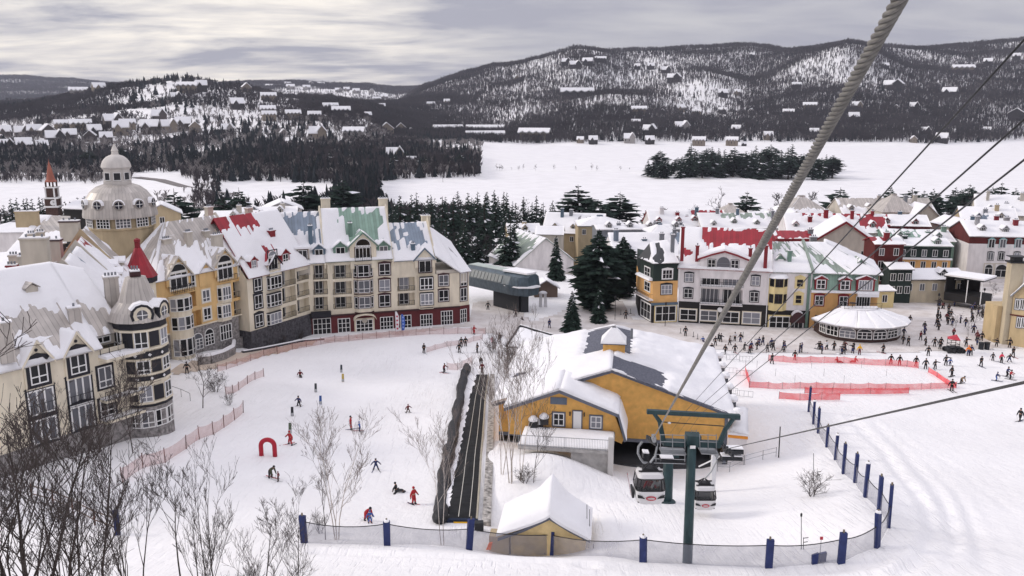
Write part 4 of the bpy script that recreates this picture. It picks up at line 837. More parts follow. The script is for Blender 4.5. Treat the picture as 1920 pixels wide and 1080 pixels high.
for k in (-1.55,-.75,0,.72,1.45):
    am = aD+k*.78-.03; dv = V((math.cos(am),math.sin(am),0)); tv = V((-dv.y,dv.x,0)); q0 = V((c.x,c.y,dz(379)))+dv*(RD*1.02)
    ring = lambda r,d: [q0+dv*d+tv*r*math.cos(x*math.pi/6)+V((0,0,r*math.sin(x*math.pi/6))) for x in range(12)]
    mb = MB(); mb.prism(ring(.8,.15), -dv*1.6); o_ = part(mb,'oculus_dormer',M_TAUPE,dt_); mb = MB(); mb.prism(ring(.58,.2), -dv*.06); w_ = part(mb,'window',GLASS,o_); w_.color=(.02,.02,.03,1)
    mb = MB(); mb.obox(q0+dv*.2-tv*.58-V((0,0,.04)), tv*1.16, dv*.04, V((0,0,.08))); mb.obox(q0+dv*.2-tv*.04-V((0,0,.58)), tv*.08, dv*.03, V((0,0,1.16))); part(mb,'frame',WHITEF,w_)
    mb = MB(); A_,B_ = ring(.78,.2), ring(.92,.1)
    for i in range(0,6): mb.prism([A_[i],B_[i],B_[i+1],A_[i+1]], -dv*.8)
    part(mb,'hood_snow',ROOFSNOW,o_)
mb = MB(); mb.lathe((c.x,c.y,0), [(2.25,dz(347)),(2.25,dz(339)),(2.1,dz(338)),(2.1,dz(317)),(2.3,dz(315)),(2.3,dz(313)),(2.2,dz(312.5))], 8, a0=aD+.39); o_ = part(mb,'lantern',WHITEF if False else paint('pale_stone_paint',(.55,.515,.48)),dt_)
for k in range(-2,3):
    am = aD+k*math.pi/4; p0 = (c.x+1.95*math.cos(am)-.48*-math.sin(am)*1,c.y+1.95*math.sin(am)-.48*math.cos(am)); p1 = (c.x+1.95*math.cos(am)+.48*-math.sin(am),c.y+1.95*math.sin(am)+.48*math.cos(am)); ff = Fac(p0,p1); win(o_, ff, (0,ff.L,dz(336),dz(323)), .02, 1, 0, fw=.08, tone=.03)
mb = MB(); mb.lathe((c.x,c.y,0), [(2.3,dz(313))]+[(2.25*math.cos(i*.157), lerp(dz(313),dz(289),math.sin(i*.157))) for i in range(1,9)]+[(.5,dz(289))], 24); part(mb,'cupola',paint('pale_cupola',(.58,.545,.51)),dt_)
mb = MB(); mb.lathe((c.x,c.y,0), [(.55,dz(290)),(.55,dz(286.5)),(.48,dz(285)),(.58,dz(282.5)),(.03,dz(269))], 10); part(mb,'finial',paint('pale_cupola',(0,0,0)),dt_)
# clock tower with a salmon spire
c = P(102,400,230); ct = thing('clock_tower', (c.x,c.y,-5), 'slim brick clock tower with white columns and a salmon spire', 'church tower')
def cz(py): return P(102,py,230).z
BRK = mat('dark_brick',(.085,.05,.042),.9,.3,4); SAL = paint('salmon_spire',(.33,.12,.085))
mb = MB(); mb.box((c.x,c.y,-6),(3.1,3.1,cz(372)+6),.15); part(mb,'shaft',BRK,ct)
mb = MB()
for a,b,w in ((388,385,3.8),(372,369.5,3.5),(352,350,3.2)): mb.box((c.x,c.y,cz(a)),(w,w,cz(b)-cz(a)),.15)
for sx in (-1,1):
    for sy in (-1,1): mb.box((c.x+sx*1.4,c.y+sy*1.4,cz(385)),(.36,.36,cz(372)-cz(385)),.15); mb.box((c.x+sx*1.15,c.y+sy*1.15,cz(369)),(.32,.32,cz(352)-cz(369)),.15)
part(mb,'white_trim',WHITEF,ct)
mb = MB(); mb.box((c.x,c.y,cz(369)),(2.1,2.1,cz(352)-cz(369)),.15); part(mb,'belfry',BRK,ct)
mb = MB(); d2 = V((-c.x,-c.y,0)).normalized(); cc = V((c.x,c.y,cz(379)))+d2*1.72; mb.path([cc,cc+d2*.12],[.75,.75],16); o_=part(mb,'clock_face',WHITEF,ct); mb = MB(); cc=cc+d2*.13; mb.tube(cc,cc+V((0,0,.5)),.05,.04,4); mb.tube(cc,cc+V((.35,0,.1)),.05,.04,4); part(mb,'clock_hands',IRON,o_)
mb = MB()
for sx in (-1,1):
    for sy in (-1,1): mb.tube((c.x+sx*.95,c.y+sy*.95,cz(350)),(c.x+sx*.95,c.y+sy*.95,cz(341)),.22,.22,6)
part(mb,'column',BRK,ct)
mb = MB(); mb.lathe((c.x,c.y,0), [(1.5,cz(341)),(1.5,cz(339)),(1.1,cz(336)),(.62,cz(318)),(.06,cz(302))], 8); mb.tube((c.x,c.y,cz(308)),(c.x,c.y,cz(298)),.07,.04,5); part(mb,'spire',SAL,ct)
# ------------------------------------------------------------------ gondola station
def clap(name, col, pitch=.16):
    m = mat(name, col, .75, .14, 1.4); nt = m.node_tree; N = nt.nodes; L = nt.links; b = N['Principled BSDF']
    g = N.new('ShaderNodeNewGeometry'); w_ = N.new('ShaderNodeTexWave'); w_.wave_type='BANDS'; w_.bands_direction='Z'; w_.wave_profile='SAW'; w_.inputs['Scale'].default_value = 1/pitch/3.14*1.57; L.new(g.outputs['Position'], w_.inputs['Vector'])
    bp = N.new('ShaderNodeBump'); bp.inputs['Strength'].default_value=.8; bp.inputs['Distance'].default_value=.05; L.new(w_.outputs['Fac'], bp.inputs['Height']); L.new(bp.outputs[0], b.inputs['Normal']); return m
CLAP = clap('ochre_clapboard', (.78,.435,.125)); CLAPY = clap('yellow_clapboard', (.82,.63,.32))
STEEL = paint('dark_green_steel', (.022,.05,.055), rough=.45, var=.25, scale=3); GALV = paint('galvanised_steel', (.30,.31,.32), rough=.4, var=.15, metal=.5); TRIMG = paint('slate_trim', (.13,.14,.17)); DARKM = paint('dark_machinery', (.02,.022,.026), rough=.5)
fS = Fac(P(1000,828,90), P(1362,828,87))
uR = fS.u(1148,690); zR = fS.z(1148,690); zE = fS.z(1362,771); hw = fS.L-uR; zL = fS.z(1250,826); bk = 24.0
st = thing('gondola_station', fS.at(uR,4), 'big ochre clapboard gondola station with a snowy gable roof and cupola', 'lift station')
mb = MB(); mb.poly([fS.at(uR-hw,zL), fS.at(fS.L,zL), fS.at(fS.L,zE-.1), fS.at(uR,zR-.2), fS.at(uR-hw,zE-.1)]); part(mb,'front_wall',CLAP,st)
mb = MB()
for u in (uR-hw+.02, fS.L-.02): mb.quad(fS.at(u,3,0), fS.at(u,3,-bk), fS.at(u,zE,-bk), fS.at(u,zE,0))
mb.quad(fS.at(uR-hw,3,-bk), fS.at(fS.L,3,-bk), fS.at(fS.L,zE,-bk), fS.at(uR-hw,zE,-bk)); part(mb,'side_wall',CLAP,st)
mb = MB(); fS.bx(mb, uR-hw+.1, fS.L-.1, zL, zL+.1, -bk+.2, -.15); fS.bx(mb, uR-hw+1, fS.L-1, 3, zL, -5.2, -5.0); part(mb,'interior',DARKM,st); mb = MB(); fS.bx(mb, uR-hw+1, fS.L-1.5, 3.2, 3.9, -5, 1.6); part(mb,'interior_floor',paint('shade_dark_floor',(.05,.05,.055)),st)  # floor coloured dark and back wall set near to deepen the opening's shade
mb = MB(); fS.bx(mb, uR-hw, fS.L+.05, zL-.35, zL+.02, -.1, .1)
for s,u in ((-1,uR-hw),(1,fS.L)): mb.prism([fS.at(u+s*.6,zE-.62,.5), fS.at(uR,zR-.42,.5), fS.at(uR,zR-.08,.5), fS.at(u+s*.6,zE-.28,.5)], -fS.n*.5 if s>0 else -fS.n*.5)
for u in (fS.L-.3,uR-1.3): fS.bx(mb, u, u+.35, 3 if u<uR else zL-3, zE if u > uR else zL, -.2, .12)
part(mb,'trim',TRIMG,st)
ov = .7; ridF = fS.at(uR,zR,ov); ridB = fS.at(uR,zR,-bk+6); k_ = (zR-zE)/hw
eRn = fS.at(fS.L+.7,zE-.7*k_,ov); eRf = fS.at(fS.L+.7,zE-.7*k_,-bk-.6); eLn = fS.at(uR-hw-.7,zE-.7*k_,ov); eLf = fS.at(uR-hw-.7,zE-.7*k_,-bk-.6)
roof(st, [eRn,eRf,ridB,ridF], SHINGLE, [(.02,.55,.30,1.06),(.0,.05,.025,.9),(.38,.85,1.0,1.02)], th=.55, seed=51, res=.35, streak=.25)
roof(st, [eLf,eLn,ridF,ridB], SHINGLE, [(.0,.72,.55,1.04),(.60,.10,.69,.22)], th=.55, seed=52, res=.35, streak=.25)
roof(st, [eRf,eLf,ridB+V((-.05,0,0)),ridB], SHINGLE, th=.4, seed=53)
cu = fS.at(uR,0,-7.2); mb = MB(); rz_ = math.atan2(fS.e.y,fS.e.x); mb.box((cu.x,cu.y,zR-1.5),(2.5,2.5,2.5),rz_); o_ = part(mb,'cupola',CLAP,st)
mb = MB(); mb.lathe((cu.x,cu.y,zR+1.0),[(2.15,0),(2.15,.12),(.05,1.75)],4,a0=rz_+math.pi/4); part(mb,'cupola_roof',SHINGLE,o_)
mb = MB(); mb.lathe((cu.x-.05,cu.y-.1,zR+1.12),[(2.1,0),(2.0,.2),(1.1,1.0),(.35,1.62)],4,a0=rz_+math.pi/4); part(mb,'cupola_snow',ROOFSNOW,o_)
for v,h in ((.16,1.1),(.42,.9)):
    c = lerp(ridF,ridB,.62 if v<.3 else .85)+fS.e*(1.0 if v<.3 else 2.0); mb = MB(); mb.tube(c-V((0,0,1)),c+V((0,0,h*.6)),.16,.16,8); part(mb,'vent_pipe',GREYF,st)
for i in range(6):
    c = lerp(eRn,eRf,.04+i*.17); mb = MB(); mb.box(c+V((.25,0,-.75)),(.8,.55,.6),rz_); o_ = part(mb,'eave_bracket',TRIMG,st); mb = MB(); mb.lathe(c+V((.3,0,-.12)),[(.62,0),(.6,.3),(.35,.62),(.02,.7)],8); part(mb,'snow_lump',ROOFSNOW,o_)
# annex with its own gable, door and windows
fX = Fac(P(1000,800,85.5), P(1150,800,84.2)); ax = thing('station_annex', fX.at(4,10), 'low ochre annex with a white door and a snowy gable roof', 'annex')
za = P(1075,803,85).z; up_ = fX.u(1050,727); zp = fX.z(1050,729); ue = fX.L; zv = fX.z(1146,768); ul = up_-(ue-up_)*.95
mb = MB(); mb.prism([fX.at(ul,za-1), fX.at(ue,za-1), fX.at(ue,zv), fX.at(up_,zp), fX.at(ul,zv)], -fX.n*6); part(mb,'wall',CLAP,ax)
win(ax, fX, fX.rect(1039,776,1056,796), 0, 2, 0, .10, TRIMG, fw=.1, ny=1); win(ax, fX, fX.rect(1109,782,1126,801), 0, 2, 0, .10, TRIMG, fw=.1, ny=1)
r = fX.rect(1075,771,1090,803); mb = MB(); fX.bx(mb, r[0],r[1],r[2],r[3],.01,.07); d_ = part(mb,'door',WHITEF,ax); mb = MB(); fX.bx(mb,r[0]-.12,r[0]-.01,r[2],r[3]+.12,.01,.09); fX.bx(mb,r[1]+.01,r[1]+.12,r[2],r[3]+.12,.01,.09); fX.bx(mb,r[0]-.01,r[1]+.01,r[3]+.01,r[3]+.12,.01,.09); part(mb,'door_frame',TRIMG,d_)
for u in (r[0]-.35,r[1]+.3): mb = MB(); fX.bx(mb,u-.06,u+.06,r[3]-.5,r[3]-.1,.01,.2); part(mb,'wall_lamp',IRON,ax)
mb = MB(); r = fX.rect(1032,745,1063,758); fX.bx(mb,r[0],r[1],r[2],r[3],.01,.06); part(mb,'louvre_panel',BLUEP if False else paint('slate_blue_panel',(.13,.16,.21)),ax)
q = [fX.at(ue+.5,zv-.25,.6), fX.at(ue+.5,zv-.25,-6), fX.at(up_,zp+.06,-6), fX.at(up_,zp+.06,.6)]; roof(ax,q,SHINGLE,th=.5,seed=54)
q = [fX.at(ul-.5,zv-.25,-6), fX.at(ul-.5,zv-.25,.6), fX.at(up_,zp+.06,.6), fX.at(up_,zp+.06,-6)]; roof(ax,q,SHINGLE,th=.5,seed=55)
z8 = P(1166,826,84).z; q = [fX.at(ue+1.35,z8+.2,.5), fX.at(ue+1.35,z8+.2,-5), fX.at(ue+.52,zv-.35,-5), fX.at(ue+.52,zv-.35,.5)]; roof(ax,q,SHINGLE,th=.25,seed=56)
mb = MB()
for s,u in ((-1,ul-.5),(1,ue+.5)): mb.prism([fX.at(u,zv-.62,.62), fX.at(up_,zp-.3,.62), fX.at(up_,zp+.05,.62), fX.at(u,zv-.27,.62)], -fX.n*.06)
mb.prism([fX.at(ue+.45,zv-.6,.6), fX.at(ue+1.2,z8,.6), fX.at(ue+1.4,z8+.2,.6), fX.at(ue+.55,zv-.2,.6)], -fX.n*.06); part(mb,'barge_board',TRIMG,ax)
mb = MB(); mb.prism([fX.at(ue,za-1,-.02), fX.at(ue+.9,z8-.4,-.02), fX.at(ue+1.1,z8+.1,-.02), fX.at(ue,zv-.3,-.02)], -fX.n*4); part(mb,'flared_wall',CLAP,ax)
# deck in front of the annex
dk = thing('deck', fX.at(2,za-.5,2), 'snow covered deck with a slatted railing in front of the annex', 'deck')
dl = fX.u(985,812); mb = MB(); fX.bx(mb,dl,ue+.2,za-.45,za-.12,.02,5.2); part(mb,'platform',CONC,dk)
q = [fX.at(dl,za-.1,5.1), fX.at(ue+.1,za-.1,5.1), fX.at(ue+.1,za-.1,.05), fX.at(dl,za-.1,.05)]; snowq(dk,q,th=.35,seed=57,name='deck_snow')
rail(dk, fX, dl, ue+.1, za-.1, 5.1, 1.15, .16, m=GALV); mb = MB(); fX.bx(mb,ue-.3,ue+.25,2.5,za+1.3,4.9,5.3); part(mb,'corner_post',paint('pale_concrete',(.52,.50,.48)),dk)
mb = MB(); fX.bx(mb,fX.u(1070,860,5),ue-.3,1,za-.46,4.3,4.9); part(mb,'retaining_wall',CONC,dk)
for px,py in ((1000,790),(1020,785),(1010,795)):
    c = P(px,py,84.5+R.random()); mb = MB(); mb.box(c-V((0,0,.6)),(.8,.7,.7),.2); o_ = solo(mb,'planter_box',DARKM,c-V((0,0,.6)),{1000:'dark box under snow at the left end of the deck',1020:'dark box under snow, rightmost of three on the deck',1010:'dark box under snow, nearest the railing on the deck'}[px],'box','boxes on the deck'); mb = MB(); mb.lathe(c+V((0,0,.1)),[(.52,0),(.5,.25),(.25,.5),(.02,.52)],8); part(mb,'snow_cap',ROOFSNOW,o_)
# small shed right of the station
c = P(1383,822,86); sh = thing('pump_shed', (c.x,c.y,5), 'small shed with an orange fascia beside the station', 'shed'); fP = Fac(P(1366,830,86.5),P(1400,830,86))
z0_, z1_ = fP.z(1383,850), fP.z(1383,815); mb = MB(); fP.bx(mb,0,fP.L,z0_-1.5,z1_-.4,-5,0); part(mb,'wall',WHITER,sh); mb = MB(); fP.bx(mb,-.1,fP.L+.1,z1_-.4,z1_,-5.1,.1); part(mb,'fascia',paint('orange_fascia',(.70,.27,.04)),sh)
q = [fP.at(-.1,z1_+.02,.15), fP.at(fP.L+.15,z1_+.02,.15), fP.at(fP.L,z1_+.8,-6), fP.at(-.1,z1_+.8,-6)]; snowq(sh,q,th=.7,seed=58)
# ------------------------------------------------------------------ lift towers
def beam(mb, a, b, w, h):
    a, b = V(a), V(b); e = (b-a).normalized(); s = e.cross(V((0,0,1))); s = s.normalized() if s.length > .01 else V((1,0,0)); u_ = s.cross(e)
    mb.obox(a-s*w/2-u_*h/2, s*w, u_*h, b-a)
T1 = 55.3; b1 = onground(1289,1056); t1 = thing('lift_tower', (b1.x,b1.y,gz(b1.x,b1.y)), 'tall dark green steel lift tower pole with a wide crossbeam', 'lift tower')
top = P(1297,838,b1.y); mb = MB(); mb.path([(b1.x,b1.y,b1.z-1.5),(top.x,top.y,top.z)],[.36,.31],16); part(mb,'pole',STEEL,t1,smooth=True)
mb = MB(); beam(mb,P(1286,823,T1),P(1312,824,T1),.9,.75); beam(mb,P(1243,829,T1),P(1350,833,T1),.5,.4); part(mb,'crossarm',STEEL,t1)
mb = MB(); beam(mb,P(1213,771.5,T1),P(1387,781,T1),.32,.28); part(mb,'top_beam',STEEL,t1)
mb = MB(); mb.path([P(1244,828,T1),P(1237,790,T1),P(1226,775,T1)],[.2,.17,.14],6); part(mb,'arm',STEEL,t1); mb = MB(); mb.path([P(1349,832,T1),P(1361,803,T1),P(1378,782,T1)],[.2,.17,.14],6); part(mb,'arm',STEEL,t1)
mb = MB(); mb.tube(P(1240,791,T1),P(1357,799,T1),.035); part(mb,'tie_rod',DARKM,t1); mb = MB(); c = P(1255,793,T1-.1); mb.lathe(c-V((0,0,.08)),[(.0,0),(.1,.03),(.12,.1),(.0,.18)],8); part(mb,'lamp',WHITEF,t1)
for x0,x1 in ((1238,1284),(1312,1343)):
    mb = MB()
    for Yc in (T1-.55,T1+.6):
        for y in (815,828,842): mb.tube(P(x0,y,Yc),P(x1,y+1.5,Yc),.028,n=4)
        for k in range(3): x = lerp(x0,x1,k/2); mb.tube(P(x,814,Yc),P(x+.3,845,Yc),.03,n=4)
    part(mb,'catwalk_rail',GALV,t1); mb = MB(); c0,c1 = P(x0,845,T1),P(x1,846.5,T1); beam(mb,c0,c1,1.1,.06); part(mb,'catwalk',GALV,t1)
mb = MB()
for x in (1296,1306): mb.tube(P(x,806,T1+.3),P(x,824,T1+.3),.02,n=4)
for y in (808,813,818): mb.tube(P(1296,y,T1+.3),P(1306,y,T1+.3),.018,n=4)
part(mb,'ladder',GALV,t1)
mb = MB(); beam(mb,P(1294,838.5,54.3),P(1304,838.5,54.3),.05,.2); part(mb,'number_plate',WHITEF,t1)
def sheave(root, c0, c1, n, r):
    mb = MB(); c0,c1 = V(c0),V(c1); beam(mb,c0,c1,.12,.16); a_ = part(mb,'sheave_beam',DARKM,root)
    for i in range(n):
        c = lerp(c0,c1,(i+.5)/n)+V((0,0,.14)); mb = MB(); mb.path([c-V((.07,0,0)),c+V((.07,0,0))],[r,r],12); part(mb,'sheave',DARKM,a_)
for x,y in ((1222,832),(1362,846)): c = P(x,y,T1); sheave(t1, c+V((0,-1.8,.65 if x<1300 else .35)), c+V((0,2.2,-.55 if x<1300 else -.3)), 6, .2)
mb = MB(); mb.path([P(1201,860,T1+1),P(1196,850,T1+1),P(1197,838,T1+1),P(1204,828,T1+1)],[.09]*4,6); mb.path([P(1201,860,T1+1),P(1206,867,T1+1),P(1214,868,T1+1)],[.09]*3,6); part(mb,'rope_guide',GALV,t1)
for x0,x1,y0,y1 in ((1205,1216,846,860),(1238,1262,856,866),(1358,1392,838,850),(1352,1390,852,862)):
    mb = MB(); beam(mb,P(x0,(y0+y1)/2,T1+1.6),P(x1,(y0+y1)/2+1,T1+1.6),.7,(y1-y0)*.037*.6); o_ = part(mb,'machinery_box',DARKM,t1); mb = MB(); beam(mb,P(x0,y0,T1+1.6),P(x1,y0+1,T1+1.6),.6,.08); part(mb,'snow_cap',ROOFSNOW,o_)
b2 = onground(1250,942); t2 = thing('lift_tower', (b2.x,b2.y,gz(b2.x,b2.y)), 'shorter green steel pole behind the white cabin, snow on its top', 'lift tower'); tp2 = P(1254,853,71)
mb = MB(); mb.path([(b2.x,b2.y,b2.z-1),(tp2.x,tp2.y,tp2.z)],[.52,.42],14); mb.lathe((b2.x,b2.y,b2.z-.3),[(.85,0),(.8,.4),(.5,.6)],14); part(mb,'pole',STEEL,t2,smooth=True)
mb = MB(); beam(mb,P(1240,850,71),P(1272,852,71),.7,.4); part(mb,'crossarm',STEEL,t2); mb = MB(); beam(mb,P(1241,843.5,71),P(1268,845.5,71),.75,.25); part(mb,'snow_cap',ROOFSNOW,t2)
mb = MB()
for x in (1230,1262,1284):
    for Yc in (69.5,72): mb.tube(P(x,850,Yc),P(x,866,Yc),.03,n=4)
for y in (852,860,868): mb.tube(P(1226,y,69.5),P(1285,y+2,69.5),.03,n=4)
part(mb,'catwalk_rail',GALV,t2)
wp = P(1337,892,76); mb = MB(); mb.box((wp.x,wp.y,wp.z-1.5),(.42,.42,P(1337,845,76).z-wp.z+1.5),.1); o_ = solo(mb,'steel_column',paint('white_steel',(.68,.68,.69)),wp,'slim white steel column right of the tall green pole','column'); mb = MB(); mb.tube(P(1310,875,76),P(1337,862,76),.07); mb.tube(P(1337,866,76),P(1358,848,76),.06); part(mb,'brace',WHITEF,o_)
# ------------------------------------------------------------------ gondola cabins
CABW = paint('white_cabin_shell', (.64,.63,.63), rough=.3, var=.03); CABK = paint('black_rubber', (.02,.02,.022), rough=.5)
LOGO = paint('logo_red', (.45,.03,.05), rough=.4)
def cabin(c, W, H, label, people, grip):
    """c = bottom centre"""
    o = thing('gondola_cabin', c, label, 'gondola cabin'); Dp = W*.95; c = V(c)
    prof = [(.74,.0),(.92,.08),(1.0,.26),(1.0,.5),(.9,.84),(.78,.97),(.6,1.0)]
    mb = MB(); n = 28
    def ringpt(t,h,a):
        ca, sa = math.cos(a), math.sin(a); ex = .38; return V((math.copysign(abs(ca)**ex,ca)*W/2*t, math.copysign(abs(sa)**ex,sa)*Dp/2*t, H*h))+c
    def band(mb, h0,h1,t0,t1,lift=1.0,a0=0,a1=n,m=0):
        for k in range(a0,a1):
            x0,x1 = 6.2832*k/n, 6.2832*(k+1)/n; mb.poly([ringpt(t0*lift,h0,x0),ringpt(t0*lift,h0,x1),ringpt(t1*lift,h1,x1),ringpt(t1*lift,h1,x0)],m)
    for (t0,h0),(t1,h1) in zip(prof,prof[1:]):
        if (t0,h0) != (1.0,.5): band(mb,h0,h1,t0,t1)
    mb.poly([ringpt(.6,1.0,6.2832*k/n) for k in range(n)]); mb.poly([ringpt(.74,0,6.2832*k/n) for k in reversed(range(n))]); part(mb,'shell',CABW,o)
    mb = MB(); band(mb,.5,.84,1.0,.9,.985); g_ = part(mb,'window',paint('tinted_glass',(.05,.055,.06),rough=.08,var=0,spec=.5,alpha=.42),o)
    mb = MB()
    for k in (2,5,9,12,16,19,23,26): 
        x0 = 6.2832*k/n; mb.tube(ringpt(1.0,.5,x0),ringpt(.9,.84,x0),.045,n=5)
    band(mb,.46,.51,1.0,1.0,1.006); band(mb,.82,.855,.91,.895,1.01); part(mb,'window_frame',CABK,g_)
    for s in (-1,1):
        mb = MB(); mb.prism([c+V((s*W*.20,-Dp*.505,H*.24)),c+V((s*W*.44,-Dp*.495,H*.27)),c+V((s*W*.45,-Dp*.495,H*.37)),c+V((s*W*.30,-Dp*.505,H*.33))],V((0,-.04,0))); part(mb,'headlight_panel',CABK,o)
    mb = MB(); ring = [c+V((W*.17*math.cos(a),-Dp*.51,H*.255+H*.07*math.sin(a))) for a in [i*.3927 for i in range(16)]]; mb.prism(ring,V((0,-.04,0))); e_ = part(mb,'oval_emblem',LOGO,o); mb = MB(); ring = [c+V((W*.13*math.cos(a),-Dp*.51-.042,H*.255+H*.035*math.sin(a))) for a in [i*.3927 for i in range(16)]]; mb.prism(ring,V((0,-.015,0))); part(mb,'emblem_script',paint('grey_script',(.5,.42,.42)),e_)
    mb = MB(); mb.box(c+V((0,0,H*.08)),(W*.85,Dp*.85,.06)); mb.box(c+V((0,Dp*.3,H*.1)),(W*.8,.4,H*.17)); part(mb,'bench',CABK,o)
    for s in (-1,):
        mb = MB(); mb.box(c+V((s*W*.56,0,H*.18)),(.14,Dp*.6,H*.22)); r_ = part(mb,'ski_rack',CABK,o)
        for k in range(3): mb = MB(); y = -Dp*.22+k*.22; mb.obox(c+V((s*W*.6,y,H*.15)),V((.03,0,0)),V((0,.09,0)),V((s*.32,-.05,H*.75))); part(mb,'ski',[CABW,LOGO,CABK][k],r_)
    mb = MB(); mb.box(c+V((0,0,H)),(W*.5,W*.35,.16)); 
    for s in (-1,1): mb.tube(c+V((s*W*.3,-.35,H)),c+V((0,0,H+.5)),.05); mb.tube(c+V((s*W*.3,.35,H)),c+V((0,0,H+.5)),.05); mb.obox(c+V((-W*.4,s*.42-.05,H+.02)),V((W*.8,0,0)),V((0,.1,0)),V((0,0,.08)))
    part(mb,'roof_frame',CABK,o); g0 = c+V((0,0,H+.45)); mb = MB(); grip = V(grip); mb.path([g0, lerp(g0,grip,.3)+V((.28,0,0)), lerp(g0,grip,.75)+V((.30,0,0)), grip],[.08,.07,.07,.06],8); h_ = part(mb,'hanger_arm',GALV,o)
    mb = MB(); mb.box(grip-V((0,0,.16)),(.22,.7,.34)); part(mb,'rope_grip',GALV,h_)
    return o
import types
c1 = P(1216,937,53.5); gr1 = P(1226,822,54)
cabin(c1, 2.0, 2.2, 'white gondola cabin with two riders seen through its front window', 2, gr1)
c2 = P(1318,950,67); cabin(c2, 1.9, 2.1, 'white gondola cabin half hidden behind the tall green pole', 0, P(1343,852,67.3))
# ------------------------------------------------------------------ ropes
def straight(name, a, b, r, n, label, m, sag=0, seg=16, group=None, cat='cable'):
    a, b = V(a), V(b); pts = [lerp(a,b,i/seg)-V((0,0,sag*4*(i/seg)*(1-i/seg))) for i in range(seg+1)]; mb = MB(); mb.path(pts,r,n); return solo(mb,name,m,a,label,cat,group,True)
ROPE = mat('steel_rope', (.20,.19,.175), .6, .25, 14, metal=.2); WIRE = paint('dark_cable', (.03,.03,.032), rough=.5)
def twisted(name, a, b, r, lay, strands, label, m, maxlen=26.0):
    a, b = V(a), V(b); L_ = (b-a).length; e = (b-a).normalized(); x = e.orthogonal().normalized(); y = e.cross(x); mb = MB(); ns = strands*8
    ds = []; s = 0
    while s < L_: ds.append(s); s += lay/14 if s < maxlen else .8
    ds.append(L_)
    for s in ds:
        ph = 2*math.pi*s/lay if s < maxlen else 0
        for k in range(ns):
            t = 2*math.pi*k/ns; f = ((k/8.0) % 1)-.5; rr_ = r*(.50+.52*math.sqrt(max(0,1-(2*f)**2))) if s < maxlen else r*.92
            q = a+e*s+x*(rr_*math.cos(t+ph))+y*(rr_*math.sin(t+ph)); mb.v.append(tuple(q))
    for i in range(len(ds)-1):
        for k in range(ns):
            p = i*ns+k; q = i*ns+(k+1)%ns; mb.f.append((p,q,q+ns,p+ns)); mb.m.append(0); mb.uv.append(None)
    return solo(mb,name,m,a,label,'rope',None,True)
# straight in space: 1/Y is linear along the picture
pa = P(1709,-40,3.82); pb = P(1224,824,55.2)
twisted('haul_rope', pa, pb, .036, .40, 6, 'thick twisted steel haul rope rising to the upper right', ROPE)
for (x0,y0,Y0,x1,y1,lb) in ((2020,-35,8.0,1285,772,'thin dark cable, uppermost of the three running to the crossbeam'),(2040,118,8.2,1300,773,'thin dark cable, middle of the three running to the crossbeam'),(2060,190,8.4,1315,775,'thin dark cable, lowest of the three running to the crossbeam')):
    straight('cable', P(x0,y0,Y0), P(x1,y1,T1), .0125, 6, lb, WIRE, group='cables to the crossbeam'); 
    straight('cable', P(x1,y1,T1), P(x1-28,y1+40,84), .012, 4, {1285:'left cable dropping from the crossbeam to the ochre wall',1300:'middle cable dropping from the crossbeam to the ochre wall',1315:'right cable dropping from the crossbeam to the ochre wall'}[x1], WIRE, group='cables behind the crossbeam')
straight('haul_rope', P(2060,686,9.6), P(1352,844,56.5), .024, 8, 'dark haul rope crossing the right slope low down', paint('dark_rope',(.06,.058,.058),rough=.5), cat='rope')
# black post and wire rails right of the station
b = onground(1460,858); mb = MB(); t_ = P(1463,800,b.y); mb.path([b-V((0,0,.4)),t_],[.07,.06],8); solo(mb,'post',IRON,b,'single black steel post on the snow right of the station','post')
wr = thing('wire_fence', onground(1400,868), 'thin steel rail fence climbing the snow beside the station', 'fence'); mb = MB(); pp = [onground(x,y) for x,y in ((1345,884),(1368,885),(1395,872),(1430,862),(1455,856))]
for p in pp: mb.tube(p-V((0,0,.3)),p+V((0,0,1.1)),.035,n=5)
part(mb,'post',GALV,wr); mb = MB()
for h in (1.05,.55): mb.path([p+V((0,0,h)) for p in pp],.025,4)
part(mb,'rail',GALV,wr)
# ------------------------------------------------------------------ right hand pedestrian village
zv = Z(1180,420,1440/280); zw = Z(1430,420,1440/280)
GLR = ' '
fR = Fac(G(1270,603), G(1438,612))
def bld(name, loc, label, cat='building', group='village buildings on the plaza'): return thing(name, loc, label, cat, group)
